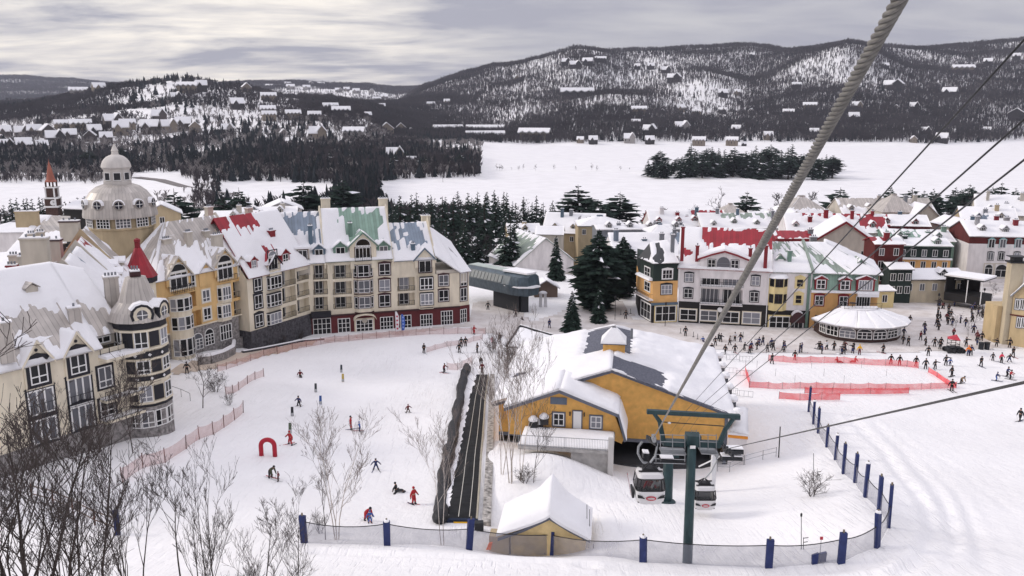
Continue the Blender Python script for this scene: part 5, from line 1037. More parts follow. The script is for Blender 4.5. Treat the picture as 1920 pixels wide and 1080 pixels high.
# white building with the curved bare patch of red roof
hR = bld('village_building', fR.at(5,0), 'white village building with a big red metal roof and black ground floor')
zg = fR.z(1300,566); e_l = fR.z(1290,503); wl = MB(); lo = [fR.rect(*zv(690,480,1100,600)), fR.rect(*zv(685,630,1090,770))]
lo[0] = (lo[0][0], lo[0][1], lo[0][2], lo[0][3]); front(wl, fR, 0, fR.L, zg, e_l, lo, .8); shell(wl, fR, 0, fR.L, 0, e_l, 16, 0, e_l+5.5); part(wl,'wall',WHITER,hR)
gf = MB(); fR.bx(gf,-.02,fR.L+.02,-.5,zg,-15.9,.12); part(gf,'ground_floor',BLACKW,hR)
for r in ((540,480,612,552),(530,628,605,708),(1183,508,1252,588),(1168,660,1240,745)): win(hR, fR, fR.rect(*zv(*r)), 0, 2, 0, .10, BLACKT, cap=.25, ny=1)
for h,rows in ((lo[0],1),(lo[1],1)):
    w_=h[1]-h[0]
    for k in (.04,.56): win(hR, fR, (h[0]+w_*k,h[0]+w_*(k+.38),h[2]+.1,h[3]-.15), -.8, 4, .0, .08, BLACKT, ny=0)
    o_ = MB(); fR.bx(o_,h[0]-.1,h[1]+.1,h[2]-.2,h[2],0,.9); b_ = part(o_,'balcony',WHITER,hR); rail(b_, fR, h[0], h[1], h[2], .85, ends=.8, step=.5); o_ = MB(); fR.bx(o_,h[0],h[1],h[2]+.005,h[2]+.22,.0,.8); part(o_,'balcony_snow',ROOFSNOW,b_)
for r in ((495,825,640,920),(690,838,840,925),(905,850,1050,945),(1098,855,1255,955)): win(hR, fR, fR.rect(*zv(*r)), .13, 2, 0, .12, CREAM, ny=1, fw=.12)
mb = MB(); c = fR.at(fR.u(*zv(873,822,0,0)[:2]), fR.z(*zv(873,822,0,0)[:2]), .3); mb.path([c,c+fR.n*.25],[.48,.48],16); part(mb,'round_lamp',WHITEF,hR)
zq = e_l; zr = P(1350,428,171).z; uE0, uE1 = -.4, fR.L+.4
q = [fR.at(uE0,zq,.5), fR.at(uE1,zq,.5), fR.at(uE1,zr,-8.5), fR.at(uE0,zr,-8.5)]; roof(hR, q, M_RED, [(.24,.55,1.02,.98),(.10,.33,.17,.42)], seed=61, th=.4)
roofq(hR, [fR.at(uE1,zq,-17), fR.at(uE0,zq,-17), fR.at(uE0,zr-.02,-8.52), fR.at(uE1,zr-.02,-8.52)], M_RED)
u0,u1 = fR.u(1312,500,.3), fR.u(1404,500,.3); zp = fR.z(1358,472,.3); ze_ = fR.z(1312,484,.3)
mb = MB(); pts = [fR.at(u0,e_l-1.8,.3), fR.at(u1,e_l-1.8,.3), fR.at(u1,ze_,.3), fR.at(lerp(u1,u0,.25),lerp(ze_,zp,.55),.3), fR.at((u0+u1)/2,zp,.3), fR.at(lerp(u0,u1,.25),lerp(ze_,zp,.55),.3), fR.at(u0,ze_,.3)]; mb.prism(pts,-fR.n*7); g = part(mb,'gable',WHITER,hR)
arcp = [(u0-.5,ze_-.15),(lerp(u0,u1,.25),lerp(ze_,zp,.58)+.1),((u0+u1)/2,zp+.15),(lerp(u1,u0,.25),lerp(ze_,zp,.58)+.1),(u1+.5,ze_-.15)]
mb = MB(); ms = MB()
for (a,za_),(b,zb_) in zip(arcp,arcp[1:]):
    mb.prism([fR.at(a,za_-.25,.7),fR.at(b,zb_-.25,.7),fR.at(b,zb_+.1,.7),fR.at(a,za_+.1,.7)],-fR.n*.25); ms.prism([fR.at(a,za_+.1,.6),fR.at(b,zb_+.1,.6),fR.at(b,zb_+.45,.5),fR.at(a,za_+.45,.5)],-fR.n*7.5)
part(mb,'red_fascia',REDP,g); part(ms,'gable_snow',ROOFSNOW,g)
for r in ((760,345,826,425),(985,352,1050,432)): win(g, fR, fR.rect(*zv(*r),d=.3), .3, 2, 0, .06, BLACKT, ny=1)
r = fR.rect(*zv(848,322,968,430),d=.3); win(g, fR, r, .3, 1, 0, 0, arch=1.3, fm=GREYF, tone=.14, name='blind_arch')
for px,y0,y1,d in ((1308,460,490,-1.0),(1407.5,465,488,-1.0),(1281,425,480,.2),(1437,460,497,-.2)):
    a = fR.hit(px,y0,d); b = fR.hit(px,y1,d); c = fR.at(a[0],0,d); chimney(hR, c, b[1]-1, a[1], .65, .65, REDP, math.atan2(fR.e.y,fR.e.x), 1)
for u in (0,fR.L*.245,fR.L*.98): mb = MB(); fR.bx(mb,u,u+.14,0,e_l,.13,.24); part(mb,'downpipe',WHITEF,hR)
# orange and black corner building at its left
fO = Fac(G(1222,605), G(1268,603)); fO2 = Fac(G(1197,590), G(1222,605)); hO = bld('village_building', fO.at(2,0), 'ochre and black corner village building with a balcony')
def zo(y): return fO.z(1245,y)
zt_ = fO.z(1245,493); z1 = zo(527); z2_ = zo(568); cor = [fO2.at(0,0),fO.at(0,0),fO.at(fO.L,0),fO.at(fO.L,0,-11),fO2.at(0,0)+V((1,11,0))]
for nm,a,b,m,k in (('ground_floor',-.5,z2_,BLACKW,.0),('wall',z2_,z1,ORANGE,.0),('upper_wall',z1,zt_,DKGREEN,.0)): mb = MB(); mb.prism([p+V((0,0,a)) for p in cor],V((0,0,b-a))); part(mb,nm,m,hO)
for f,r,k in ((fO,(323,445,410,522),.3),(fO,(310,590,405,672),.3)): win(hO, f, f.rect(*zv(*r)), .01, 3, 0, .10, BLACKT if r[1]>500 else WHITEF, cap=.3, ny=1)
for r in ((150,420,200,510),(150,560,200,640)): win(hO, fO2, fO2.rect(*zv(*r)), .01, 2, 0, .08, WHITEF, ny=1)
win(hO, fO, fO.rect(*zv(255,795,440,930)), .02, 3, 0, .14, PALEY, ny=1, fw=.14); win(hO, fO2, fO2.rect(*zv(115,760,205,900)), .02, 3, 0, .12, WHITEF, ny=1, name='shop_door')
zb_ = fO2.z(*zv(140,680,0,0)[:2]); mb = MB(); fO2.bx(mb,-.5,fO2.L+.4,zb_-.25,zb_,.01,1.1); b_ = part(mb,'balcony',WHITER,hO); rail(b_, fO2, -.4, fO2.L+.3, zb_, 1.0, ends=.9); mb = MB(); fO.bx(mb,-.3,fO.L,z2_-.35,z2_+.1,.01,.5); part(mb,'cornice',BLUEP,hO)
mb = MB(); mb.hexa([fO2.at(-.4,zo(527)+.1,.9),fO2.at(fO2.L-.2,zo(527)+.1,.9),fO2.at(fO2.L-.2,zo(527)+.1,.02),fO2.at(-.4,zo(527)+.1,.02),fO2.at(-.2,zo(527)+.5,.7),fO2.at(fO2.L-.4,zo(527)+.5,.7),fO2.at(fO2.L-.4,zo(527)+.6,.02),fO2.at(-.2,zo(527)+.6,.02)]); part(mb,'canopy_snow',ROOFSNOW,hO)
rt = P(1266,450,172); q = [fO.at(-.4,zt_,.5), fO.at(fO.L,zt_,.5), fO.at(fO.L,rt.z,-7), fO.at(1.5,rt.z-.5,-7.5)]; roof(hO,q,M_BLACK,[(.3,.0,.42,.9),(.0,.0,.2,.35)],seed=63,th=.25,streak=.4)
q = [fO2.at(-.4,zt_,.4), fO.at(-.4,zt_,.5), fO.at(1.5,rt.z-.5,-7.5), fO2.at(0,rt.z-1.2,-7)]; roof(hO,q,M_BLACK,[(.1,.05,.7,.45)],seed=64,th=.25)
c = fO.at(fO.L-.3,0,-3); chimney(hO,c,zt_+1,P(1275,440,168).z,.7,.7,GREYF,0,1)
# pale bay building with a white half and a green roof, then the ochre half with a mansard
fM = Fac(G(1438,612), G(1640,617)); hM = bld('village_building', fM.at(8,0), 'long village building with a sage green roof, half white and half ochre')
uW = fM.u(1518,590); zg = fM.z(1480,582); zm = fM.z(1470,530); wl = MB(); fM.quad(wl,0,uW,zg,fM.z(1470,512),0); part(wl,'white_wall',WHITER,hM); wl = MB(); fM.quad(wl,uW,fM.L,0,fM.z(1560,547),0); part(wl,'ochre_wall',ORANGE,hM); zs_ = fM.z(1560,547)
mb = MB(); shell(mb,fM,0,fM.L,0,fM.z(1560,512)-.2,14,0); part(mb,'side_wall',ORANGE,hM)
gf = MB(); fM.bx(gf,.02,uW,-.5,zg,-14,.1); part(gf,'ground_floor',BLACKW,hM)
u0,u1,z0,z1 = fM.rect(*zw(55,520,235,830)); by,fb,fl,fr_ = baywin(hM,fM,u0,u1,z0,z1,PALEY,.9,.9)
for a,b in ((530,602),(685,760)):
    zz0,zz1 = fb.z(*zw(150,b,0,0)[:2]), fb.z(*zw(150,a,0,0)[:2]); win(by,fb,(fb.L*.18,fb.L*.82,zz0,zz1),0,2,0,.06,BLACKT,fm=BLACKT,tone=.012); win(by,fl,(.35,fl.L-.2,zz0,zz1),0,1,0,fm=BLACKT,tone=.012); win(by,fr_,(.2,fr_.L-.35,zz0,zz1),0,1,0,fm=BLACKT,tone=.012)
mb = MB(); zz = z1; mb.prism([fM.at(u0-.2,zz,0),fb.at(-.2,zz,.2),fb.at(fb.L+.2,zz,.2),fM.at(u1+.2,zz,0)],V((0,0,.15))); mb.hexa([fM.at(u0-.1,zz+.15,.1),fb.at(-.1,zz+.15,.1),fb.at(fb.L+.1,zz+.15,.1),fM.at(u1+.1,zz+.15,.1),fM.at(u0+.4,zz+.75,0),fb.at(.4,zz+.7,-.5),fb.at(fb.L-.4,zz+.7,-.5),fM.at(u1-.4,zz+.75,0)]); part(mb,'bay_snow',ROOFSNOW,by)
for r,ar in (((330,535,388,602),1),((318,688,372,762),1)): rr_ = fM.rect(*zw(*r)); win(hM,fM,rr_,.02,1,0,.22,PALEY,fm=PALEY,tone=.012,cap=.5,ny=1)
win(hM,fM,fM.rect(*zw(68,895,250,998)),.12,3,0,.18,PALEY,ny=1,fw=.14); win(hM,fM,fM.rect(*zw(265,940,380,1025)),.12,3,0,.1,WHITEF,name='shop_door')
r = fM.rect(*zw(258,845,400,940)); mb = MB(); pa = arc(fM,r[0],r[1],r[2],1.2,10,r[3]-r[2]); pb = arc(fM,r[0],r[1],r[2],.12,10,r[3]-r[2])
for i in range(10): mb.prism([pa[i],pa[i+1],pb[i+1],pb[i]],V((0,0,.12)))
mb.poly(pa); aw_ = part(mb,'arched_awning',BURGT,hM); mb = MB(); ps = arc(fM,r[0],r[1],r[2]+.13,1.0,10,r[3]-r[2]); pt = arc(fM,r[0],r[1],r[2]+.13,.12,10,r[3]-r[2])
for i in range(3,8): mb.prism([ps[i],ps[i+1],pt[i+1],pt[i]],V((0,0,.28)))
part(mb,'awning_snow',ROOFSNOW,aw_)
zm0, zm1 = fM.z(1560,547), fM.z(1560,512); mb = MB(); mb.prism([fM.at(uW-.1,zm0,.12),fM.at(fM.L,zm0,.12),fM.at(fM.L,zm1,-.6),fM.at(uW-.1,zm1,-.6)],-fM.n*2); mb2 = MB(); mb2.quad(fM.at(uW-.1,zm0,.14),fM.at(fM.L,zm0,.14),fM.at(fM.L,zm1,-.58),fM.at(uW-.1,zm1,-.58)); part(mb2,'mansard',M_GREEN,hM); part(mb,'mansard_core',GREENP,hM)
mb = MB(); fM.quad(mb,0,uW,fM.z(1470,530),zm1,-.3); fM.bx(mb,-.1,uW,fM.z(1470,530),zm1,-1.5,-.25); part(mb,'mansard_wall',GREENP,hM)
mb = MB(); fM.bx(mb,uW-.1,fM.L+.1,zm0-.15,zm0+.28,.02,.55); part(mb,'ledge_snow',ROOFSNOW,hM)
for r in ((522,540,595,615),(752,548,828,625)): rr_ = fM.rect(*zw(*r)); g = gable(hM,fM,rr_[0]-.4,rr_[1]+.4,rr_[2]-.2,rr_[3]+.25,rr_[3]+.9,2,REDP,M_RED,.35,.2,True,int(r[0])); win(g,fM,rr_,.35,2,0,.0,fw=.14,ny=1)
rr_ = fM.rect(*zw(925,545,1050,630)); g = gable(hM,fM,rr_[0]-.5,rr_[1]+.5,rr_[2]-.2,rr_[3]+.25,rr_[3]+1.0,2,REDP,M_RED,.35,.2,True,9); win(g,fM,rr_,.35,5,0,.0,fw=.12)
for r in ((508,695,580,778),(742,702,812,790)): win(hM,fM,fM.rect(*zw(*r)),.01,2,0,.14,REDP,cap=.35,ny=1,fw=.12)
win(hM,fM,fM.rect(*zw(905,705,1028,800)),.01,5,0,.05,WHITEF,name='bay_window'); mb = MB(); fM.bx(mb,fM.u(1606,556),fM.u(1645,556),fM.z(1620,555),fM.z(1620,549),.02,1.0); part(mb,'canopy_snow',ROOFSNOW,hM)
zr = P(1500,449,172).z; uP = fM.u(1562,500)
q = [fM.at(-.1,zm1,.2), fM.at(fM.L+.6,zm1-.2,.3), fM.at(uP,zr,-8), fM.at(-.1,zr,-8)]; roof(hM,q,M_SAGE,[(.0,.42,.07,1.02),(.30,.55,.38,1.01),(.10,.75,.3,1.02),(.53,.30,.70,.86),(.62,.05,.74,.38)],seed=66,th=.35)
mb = MB(); fM.bx(mb,fM.u(1518,500)-.15,fM.u(1518,500)+.35,0,zm1,.15,.3); part(mb,'downpipe',GREENP,hM); a = fM.at(uW,zm1+.1,.3); b = fM.at(uW-.4,zr+.3,-8); mb = MB(); beam(mb,a,b,.5,.6); part(mb,'roof_parapet',M_SAGE,hM)
q = [fM.at(fM.L+.6,zm1-.2,.3), fM.at(fM.L+3.5,zm1-.2,-15), fM.at(uP+1,zr,-12), fM.at(uP,zr,-8)]; roof(hM,q,M_SAGE,[(.2,.1,.5,.5),(.0,.55,.2,.95)],seed=67,th=.35)
for px,py0,py1,d,m in ((1463,507,503,-1.2,M_SAGE),): pass
for r,d in (((130,300,215,420),-2.5),((905,345,985,440),-2.5)):
    rr_ = fM.rect(*zw(*r),d=d); g = gable(hM,fM,rr_[0],rr_[1],rr_[2]-.8,rr_[3]-.7,rr_[3]+.2,3.5,GREENP,M_SAGE,d,.25,True,int(r[0]),'dormer',bare=[(.1,.1,.9,.95)]); mb = MB(); fM.bx(mb,rr_[0]+.3,rr_[1]-.3,rr_[2],rr_[3]-.8,d+.01,d+.06); part(mb,'shutter',WHITEF,g)
for px,y0,y1,d in ((1481,470,500,-2.5),): a=fM.hit(px,y0,d); b=fM.hit(px,y1,d); chimney(hM,fM.at(a[0],0,d),b[1]-1,a[1],.7,.7,GREENP,0,1)
t = P(1525,444,173); chimney(hM,t,t.z-2.5,t.z,1.3,.9,M_GREY,0,3)
# polygonal cafe pavilion with a wide snow roof
pc_ = G(1618,632); pv = thing('pavilion', pc_+V((0,1.5,0)), 'low polygonal cafe pavilion with arched windows and a wide snow roof', 'pavilion'); pcx = pc_+V((0,2.2,0)); RP = 6.6
def pz(y): return P(1620,y,pcx.y-6).z
ang = [math.radians(a) for a in (-180,-160,-137,-112,-90,-68,-43,-20,0)]
rim = [V((pcx.x+RP*math.cos(a)*1.12,pcx.y+RP*.95*math.sin(a),0)) for a in ang]; z0p, z1p = -.4, pz(613)
mb = MB(); mb.prism([p+V((0,0,z0p)) for p in rim]+[V((rim[-1].x,rim[-1].y+3,z0p)),V((rim[0].x,rim[0].y+3,z0p))],V((0,0,z1p-z0p))); part(mb,'wall',paint('dark_brown_panel',(.05,.028,.024)),pv)
for a,b in zip(rim,rim[1:]): f = Fac(a,b); win(pv,f,(.22,f.L-.22,.75,z1p-.45),.02,3,0,.0,fw=.13,ny=1,arch=.55 if f.L>2.6 and abs(f.e.x)>.75 else 0)
zt_ = pz(597); 
def rimr(k,z,r): a = ang[k]; return V((pcx.x+r*math.cos(a)*1.12,pcx.y+r*.95*math.sin(a),z))
for k in range(len(ang)-1):
    q = [rimr(k,z1p+.05,RP+1.5),rimr(k+1,z1p+.05,RP+1.5),rimr(k+1,zt_+.3,RP*.45)+V((0,.8,0)),rimr(k,zt_+.3,RP*.45)+V((0,.8,0))]; roofq(pv,q,M_GREY,.25); snowq(pv,q,th=.38,seed=70+k,res=.4)
mb = MB(); mb.prism([rimr(k,zt_+.25,RP*.46)+V((0,.8,0)) for k in range(len(ang))],V((0,0,.45))); part(mb,'flat_snow',ROOFSNOW,pv)
f = Fac(rimr(1,0,RP*.5),rimr(7,0,RP*.5)); rail(pv,f,0,f.L,zt_+.6,.0,1.1,.25)
tb = pcx+V((-1.5,.0,zt_+.72)); mb = MB(); mb.lathe(tb,[(.06,0),(.06,.7),(.65,.72),(.65,.78),(.0,.79)],10); solo(mb,'table',DARKM,tb,'dark round table on the flat top of the pavilion roof','table')
# ------------------------------------------------------------------ roofs of the village behind the plaza
def block(label, px, Y, w, d, ye, yr, rot=0., kind='x', wall=TAN, rm=M_GREY, bare=(), z0=None, wins=2, floors=1, name='village_house', cat='house', group='village roofs', lower=None, snow=True, over=.5, seed=None, chim=(), sur=None, bot=None):
    c = P(px,ye,Y); zE = c.z; e = V((math.cos(rot),math.sin(rot),0)); A = c-e*w/2; B = c+e*w/2; f = Fac(A,B); zg = (z0 if z0 is not None else gz(c.x,c.y))-1.0; seed = seed or int(px)
    rr_ = P(px,yr,Y+(d/2 if kind in ('x','p') else 0)).z; o = thing(name,(c.x,c.y,zg+1),label,cat,group)
    mb = MB(); mb.prism([f.at(0,zg),f.at(w,zg),f.at(w,zg,-d),f.at(0,zg,-d)],V((0,0,zE-zg)))
    part(mb,'wall',wall,o)
    if lower: mb = MB(); f.bx(mb,-.05,w+.05,zg,bot if bot else zg+(zE-zg)*.5,-d-.05,.06); part(mb,'lower_wall',lower,o)
    if kind == 'x':
        q1 = [f.at(-.3,zE,over),f.at(w+.3,zE,over),f.at(w+.3,rr_,-d/2),f.at(-.3,rr_,-d/2)]; q2 = [f.at(w+.3,zE,-d-over),f.at(-.3,zE,-d-over),f.at(-.3,rr_,-d/2),f.at(w+.3,rr_,-d/2)]
        roof(o,q1,rm,bare,snow,.35,seed,.6); roofq(o,q2,rm)
        for u in (.02,w-.02): mb = MB(); mb.poly([f.at(u,zE),f.at(u,rr_-.15,-d/2),f.at(u,zE,-d)]); part(mb,'gable_end',wall,o)
    elif kind == 'y':
        q1 = [f.at(w+over,zE-.3,over),f.at(w+over,zE-.3,-d),f.at(w/2,rr_,-d),f.at(w/2,rr_,over)]; q2 = [f.at(-over,zE-.3,-d),f.at(-over,zE-.3,over),f.at(w/2,rr_,over),f.at(w/2,rr_,-d)]
        roof(o,q1,rm,bare,snow,.35,seed,.6); roof(o,q2,rm,bare,snow,.35,seed+1,.6); mb = MB(); mb.prism([f.at(0,zE),f.at(w,zE),f.at(w/2,rr_-.15)],-f.n*d); part(mb,'gable_end',wall,o)
        if sur:
            mb = MB()
            for u,s in ((-over,1),(w+over,-1)): mb.prism([f.at(u,zE-.75,over+.04),f.at(w/2,rr_-.5,over+.04),f.at(w/2,rr_+.06,over+.04),f.at(u,zE-.24,over+.04)],-f.n*.08)
            part(mb,'barge_board',sur,o)
    else:
        ap = f.at(w/2,rr_,-d/2); cs = [f.at(-.3,zE,.3),f.at(w+.3,zE,.3),f.at(w+.3,zE,-d-.3),f.at(-.3,zE,-d-.3)]
        tp = [lerp(q,ap,.88) for q in cs]
        for i in range(4): q = [cs[i],cs[(i+1)%4],tp[(i+1)%4],tp[i]]; roofq(o,q,rm,.1); (snowq(o,q,bare,.3,.6,seed+i) if snow else None)
        mb = MB(); mb.prism([t-V((0,0,.05)) for t in tp],V((0,0,.5))); part(mb,'roof_cap',rm,o)
    if kind == 'x' and w > 9 and snow:
        rn = random.Random(seed); nd = int(w/6)
        for i in range(nd):
            uu = w*(i+.5)/nd+rn.uniform(-1,1); v = rn.uniform(.12,.3); zz = lerp(zE,rr_,v); dd = -d/2*v+.3; g = gable(o,f,uu-.75,uu+.75,zz-.3,zz+1.1,zz+1.9,2.6,wall if rn.random()<.5 else rm,rm,dd,.2,True,seed+i,'dormer'); win(g,f,(uu-.4,uu+.4,zz+.15,zz+1.1),dd,2,0,fw=.08,tone=.012)
        for i in range(max(1,int(w/9))):
            uu = rn.uniform(1,w-1); c_ = f.at(uu,0,-d/2*rn.uniform(.55,1.0)); chimney(o,c_,rr_-1.5,rr_+rn.uniform(.6,1.5),rn.uniform(.7,1.3),.8,rn.choice([wall,GREYF,rm,BLUEP]),rot,rn.choice([1,2,3]))
    n = int(wins)
    for fl in range(floors):
        for i in range(n):
            uu = w*(i+.5)/n; zz = zE-1.0-1.5-fl*2.9
            if zz > zg+1: win(o,f,(uu-.5,uu+.5,zz,zz+1.5),.07 if lower else .01,2,0,fw=.1)
    for dx,yt,m in chim: t = P(px+dx,yt,Y+d*.3); chimney(o,t,t.z-3,t.z,1.1,.8,m,rot,2)
    return o,f,zg,zE
block('tan house with dormers at the left end of the village behind the chairlift',983,262,10,9,437,419,.1,'x',TAN,M_TAUPE,wins=4,floors=2)
block('small tan house with a stone front beside the dormered house',1030,248,8,8,440,424,-.1,'x',TAUPE,M_TAUPE,wins=2,floors=2)
block('house under the widest white roof left of the lake shore pines',1072,268,19,14,438,399,-.25,'x',TAN,M_GREY,[(.55,.5,.75,.8)],wins=3)
block('tan house with a low pyramid roof below the lake shore pines',1128,255,14,12,424,404,.0,'p',TAN,M_BLUE,wins=4)
block('big white gable with a pale green roof behind the narrow spruce',1022,221,17,18,492,446,.42,'y',WHITER,M_SAGE,[(.05,.1,.9,.9)],wins=0)
block('wide building with a snowy blue grey roof and two chimneys',1232,203,21,16,480,436,.05,'x',WHITER,M_BLUE,[(.75,.55,1,1)],wins=0,chim=((-24,448,BLUEP),(9,438,GREYF)))
block('low flat roofed building with dark vents behind the blue grey roof',1205,240,26,9,430,421,.06,'x',GREYF,M_GREY,wins=0,chim=((-45,418,GREYF),(30,416,DARKM)))
block('building with a slate roof end left of the big red roof',1245,215,7,8,438,420,.1,'p',GREYF,M_BLUE,wins=0,snow=True)
block('long snowy roof edged in red at the back of the village',1292,262,24,12,424,394,.05,'x',WHITER,M_RED,[(.6,.5,.95,.95)],wins=0,chim=((-22,398,REDP),(-4,405,REDP),(12,412,REDP)))
block('long sage green roof behind the white building',1402,258,28,13,428,399,.02,'x',WHITER,M_SAGE,[(.25,.7,.9,1.0)],wins=0)
block('grey cone turret left of the twisted rope',1378,290,10,10,404,381,.1,'p',TAUPE,M_TAUPE,wins=0,snow=False)
block('big grey pyramid roof with a tan facade at the back',1518,275,16,14,402,365,.1,'p',TAN,M_TAUPE,[(.0,.3,1,1)],wins=3,floors=2)
block('tan facade wing left of the big grey pyramid',1492,262,9,9,412,396,-.1,'y',TAN,M_TAUPE,wins=2,floors=2)
block('long grey mansard building at the back of the village',1668,272,30,14,402,371,.0,'x',TAUPE,M_TAUPE,[(.0,.45,1,1.05)],wins=8)
block('grey cone above the long mansard building',1688,262,11,11,398,362,.0,'p',TAUPE,M_TAUPE,wins=3,snow=False)
block('grey end pavilion at the right of the long mansard building',1738,258,8,9,408,384,.0,'y',TAUPE,M_TAUPE,wins=2)
block('small white roofed house between grey turret and pyramid',1442,268,10,9,412,396,.2,'x',WHITER,M_GREY,wins=0)
block('long red trimmed roof in the middle of the village',1570,234,27,13,436,400,-.12,'x',WHITER,M_RED,[(.75,.3,1.02,.85),(.2,.9,.9,1.02)],wins=0,chim=((-51,406,REDP),(52,424,REDP)))
block('dark red gable with bold red verges in the middle of the village',1583,207,18,16,462,415,-.25,'y',TAUPE,M_RED,wins=2,sur=REDP)
block('low red parapet building behind the sage roof',1490,200,9,6,447,432,.0,'x',REDP,M_RED,[(.0,.0,1,1)],wins=0,chim=((30,430,GREYF),))
block('second red trimmed roof right of the dark red gable',1688,243,16,12,424,402,-.2,'x',REDP,M_RED,[(.0,.0,.3,1)],wins=0)
block('dark red tower with snowy ledges right of the sage roof',1668,190,6.5,6,458,444,.0,'x',DKRED,M_RED,[(.0,.5,.5,1)],wins=2,floors=3,chim=((-5,436,REDP),))
block('green roofed building with two dark green chimneys',1726,222,17,14,452,430,-.15,'x',GREENP,M_GREEN,[(.1,.2,.5,.9)],wins=0,chim=((-24,437,GREENP),(14,434,GREENP)))
o,f,zg,zE = block('dark green fronted building with a row of dormers over an ochre storey',1724,206,15,10,461,446,-.12,'x',DKGREEN,M_GREEN,wins=6,floors=3,lower=ORANGE,bot=P(1724,486,206).z)
mb = MB(); f.bx(mb,-.2,f.L+.2,P(1724,486,206).z,P(1724,486,206).z+.4,.02,.8); part(mb,'ledge_snow',ROOFSNOW,o)
o,f,zg,zE = block('low market hall with a wide snow roof beside the stage',1742,187,17,9,524,503,.02,'x',paint('cream_timber',(.55,.48,.36)),M_BLACK,wins=6,cat='market hall',name='market_hall',group=None)
block('pale yellow narrow house between the sage roof and the market hall',1660,180,4.2,6,545,535,.1,'x',PALEY,M_GREY,wins=1,floors=2)
block('narrow dark timber house with balconies right of the sage roof',1690,186,5,6,505,492,.0,'x',DKGREEN,M_BLACK,wins=3,floors=3)
o,f,zg,zE = block('white hotel with a burgundy mansard and turquoise dormers at the far right',1893,214,19,14,444,414,-.12,'x',DKRED,M_GREY,wins=0,lower=WHITER,bot=P(1893,458,214).z,cat='hotel',name='village_hotel',group=None,chim=((12,412,REDP),))
TQ = paint('turquoise_trim',(.25,.45,.45))
for px in (1859,1880,1909): r = f.rect(px-5,449,px+5,464,d=.08); g = gable(o,f,r[0]-.2,r[1]+.2,r[2]-.1,r[3],r[3]+.6,1.0,TQ,TQ,.2,.15,False); win(g,f,r,.2,2,0,.0)
for px in (1857,1877,1906): win(o,f,f.rect(px-4.5,474,px+4.5,487),.07,2,0,.1,IRON,cap=.2)
for px,w in ((1853,7),(1877,11),(1905,8)): r = f.rect(px-w,496,px+w,519); win(o,f,r,.07,2,0,.2,TAUPE,arch=1.5,tone=.008,name='archway')
block('narrow salmon red house at the entrance of the village street',1832,222,3.2,8,445,438,.0,'x',paint('salmon_render',(.50,.13,.09)),M_GREY,wins=1,floors=3)
block('tall tan house on the village street left of the white hotel',1816,240,8,12,425,412,.1,'y',TAUPE,M_GREY,wins=2,floors=4)
block('snow roofed house with blue dormer behind the tan street house',1856,250,15,14,418,388,-.3,'x',TAN,M_BLUE,[(.3,.2,.5,.5)],wins=0,chim=((-8,392,GREYF),(10,398,REDP)))
block('upper snow roofed house highest in the far right group',1897,262,20,14,404,366,-.4,'x',TAUPE,M_GREY,wins=0,chim=((-10,380,GREYF),(15,372,GREYF)))
block('red banded snow roof between the far right houses',1865,232,12,10,430,412,-.2,'x',REDP,M_RED,[(.0,.0,.2,.3)],wins=0,chim=((4,405,REDP),))
# roofs seen behind the left hotel
block('white roofed house with a pale gable right behind the big dome',303,215,9,9,400,383,.4,'y',TAN,M_GREY,wins=1)
block('small snowy roof with a dark gable beside the clock tower',150,225,11,10,392,376,-.3,'x',BLACKW,M_GREY,wins=0)
block('snow roofed house group behind the cream hotel ridge',500,235,16,10,404,388,.2,'x',TAUPE,M_BLUE,wins=3)
block('white roofed house behind the yellow hotel chimneys',440,215,18,12,412,395,.1,'x',TAUPE,M_GREY,wins=0,chim=((8,385,TAUPE),))
block('snowy house with small turret roof behind the blue hotel roof',530,250,11,10,392,378,.3,'y',WHITER,M_GREY,wins=1)
block('white house with a round snow roof at the left edge',14,190,14,10,436,415,.1,'p',WHITER,M_GREY,wins=2)
# ------------------------------------------------------------------ right edge lodge with a tall chimney
fL = Fac(P(1868,610,150),P(1990,628,143)); lg = thing('lodge', fL.at(4,0), 'tan timber lodge with a very tall square chimney at the right edge', 'lodge'); LT = paint('lodge_tan',(.52,.40,.23))
mb = MB(); zt_ = fL.z(1905,545); mb.prism([fL.at(2.2,-1),fL.at(fL.L,-1),fL.at(fL.L,-1,-9),fL.at(2.2,-1,-9)],V((0,0,zt_+1))); part(mb,'wall',LT,lg)
g = gable(lg,fL,2.2,6.4,0,zt_-.5,fL.z(1905,522),8,LT,SHINGLE,.05,.4,True,5,bare=[(.1,.3,.9,1)],trim=GREYF)
[win(lg,fL,fL.rect(a,b,a+6,b+17),.06,2,0,.1,GREYF,tone=.012) for a,b in ((1905,562),(1914,562),(1908,596),(1916,596))]; mb = MB(); fL.bx(mb,2.0,fL.L,fL.z(1890,590),fL.z(1890,590)+.22,.06,.16); part(mb,'string_course',DKRED,lg)
c = P(1893,615,149.5); tp_ = P(1899,492,149.5); mb = MB(); mb.box((c.x-.3,c.y,-1),(2.3,1.7,tp_.z+1),-.05); ch_ = part(mb,'chimney',paint('lodge_stucco',(.50,.43,.31)),lg); mb = MB(); mb.box((c.x-.3,c.y,tp_.z),(2.9,2.2,.25),-.05); mb.box((c.x-.3,c.y,tp_.z+1.0),(2.7,2.0,.15),-.05); mb.box((c.x-.3,c.y,tp_.z+.25),(1.6,1.2,.75),-.05); part(mb,'cap',IRON,ch_)
mb = MB(); mb.box(tuple(P(1873,600,152))[:2]+(-1,),(3.4,4,fL.z(1880,575)+1),.0); part(mb,'side_wall',LT,lg)
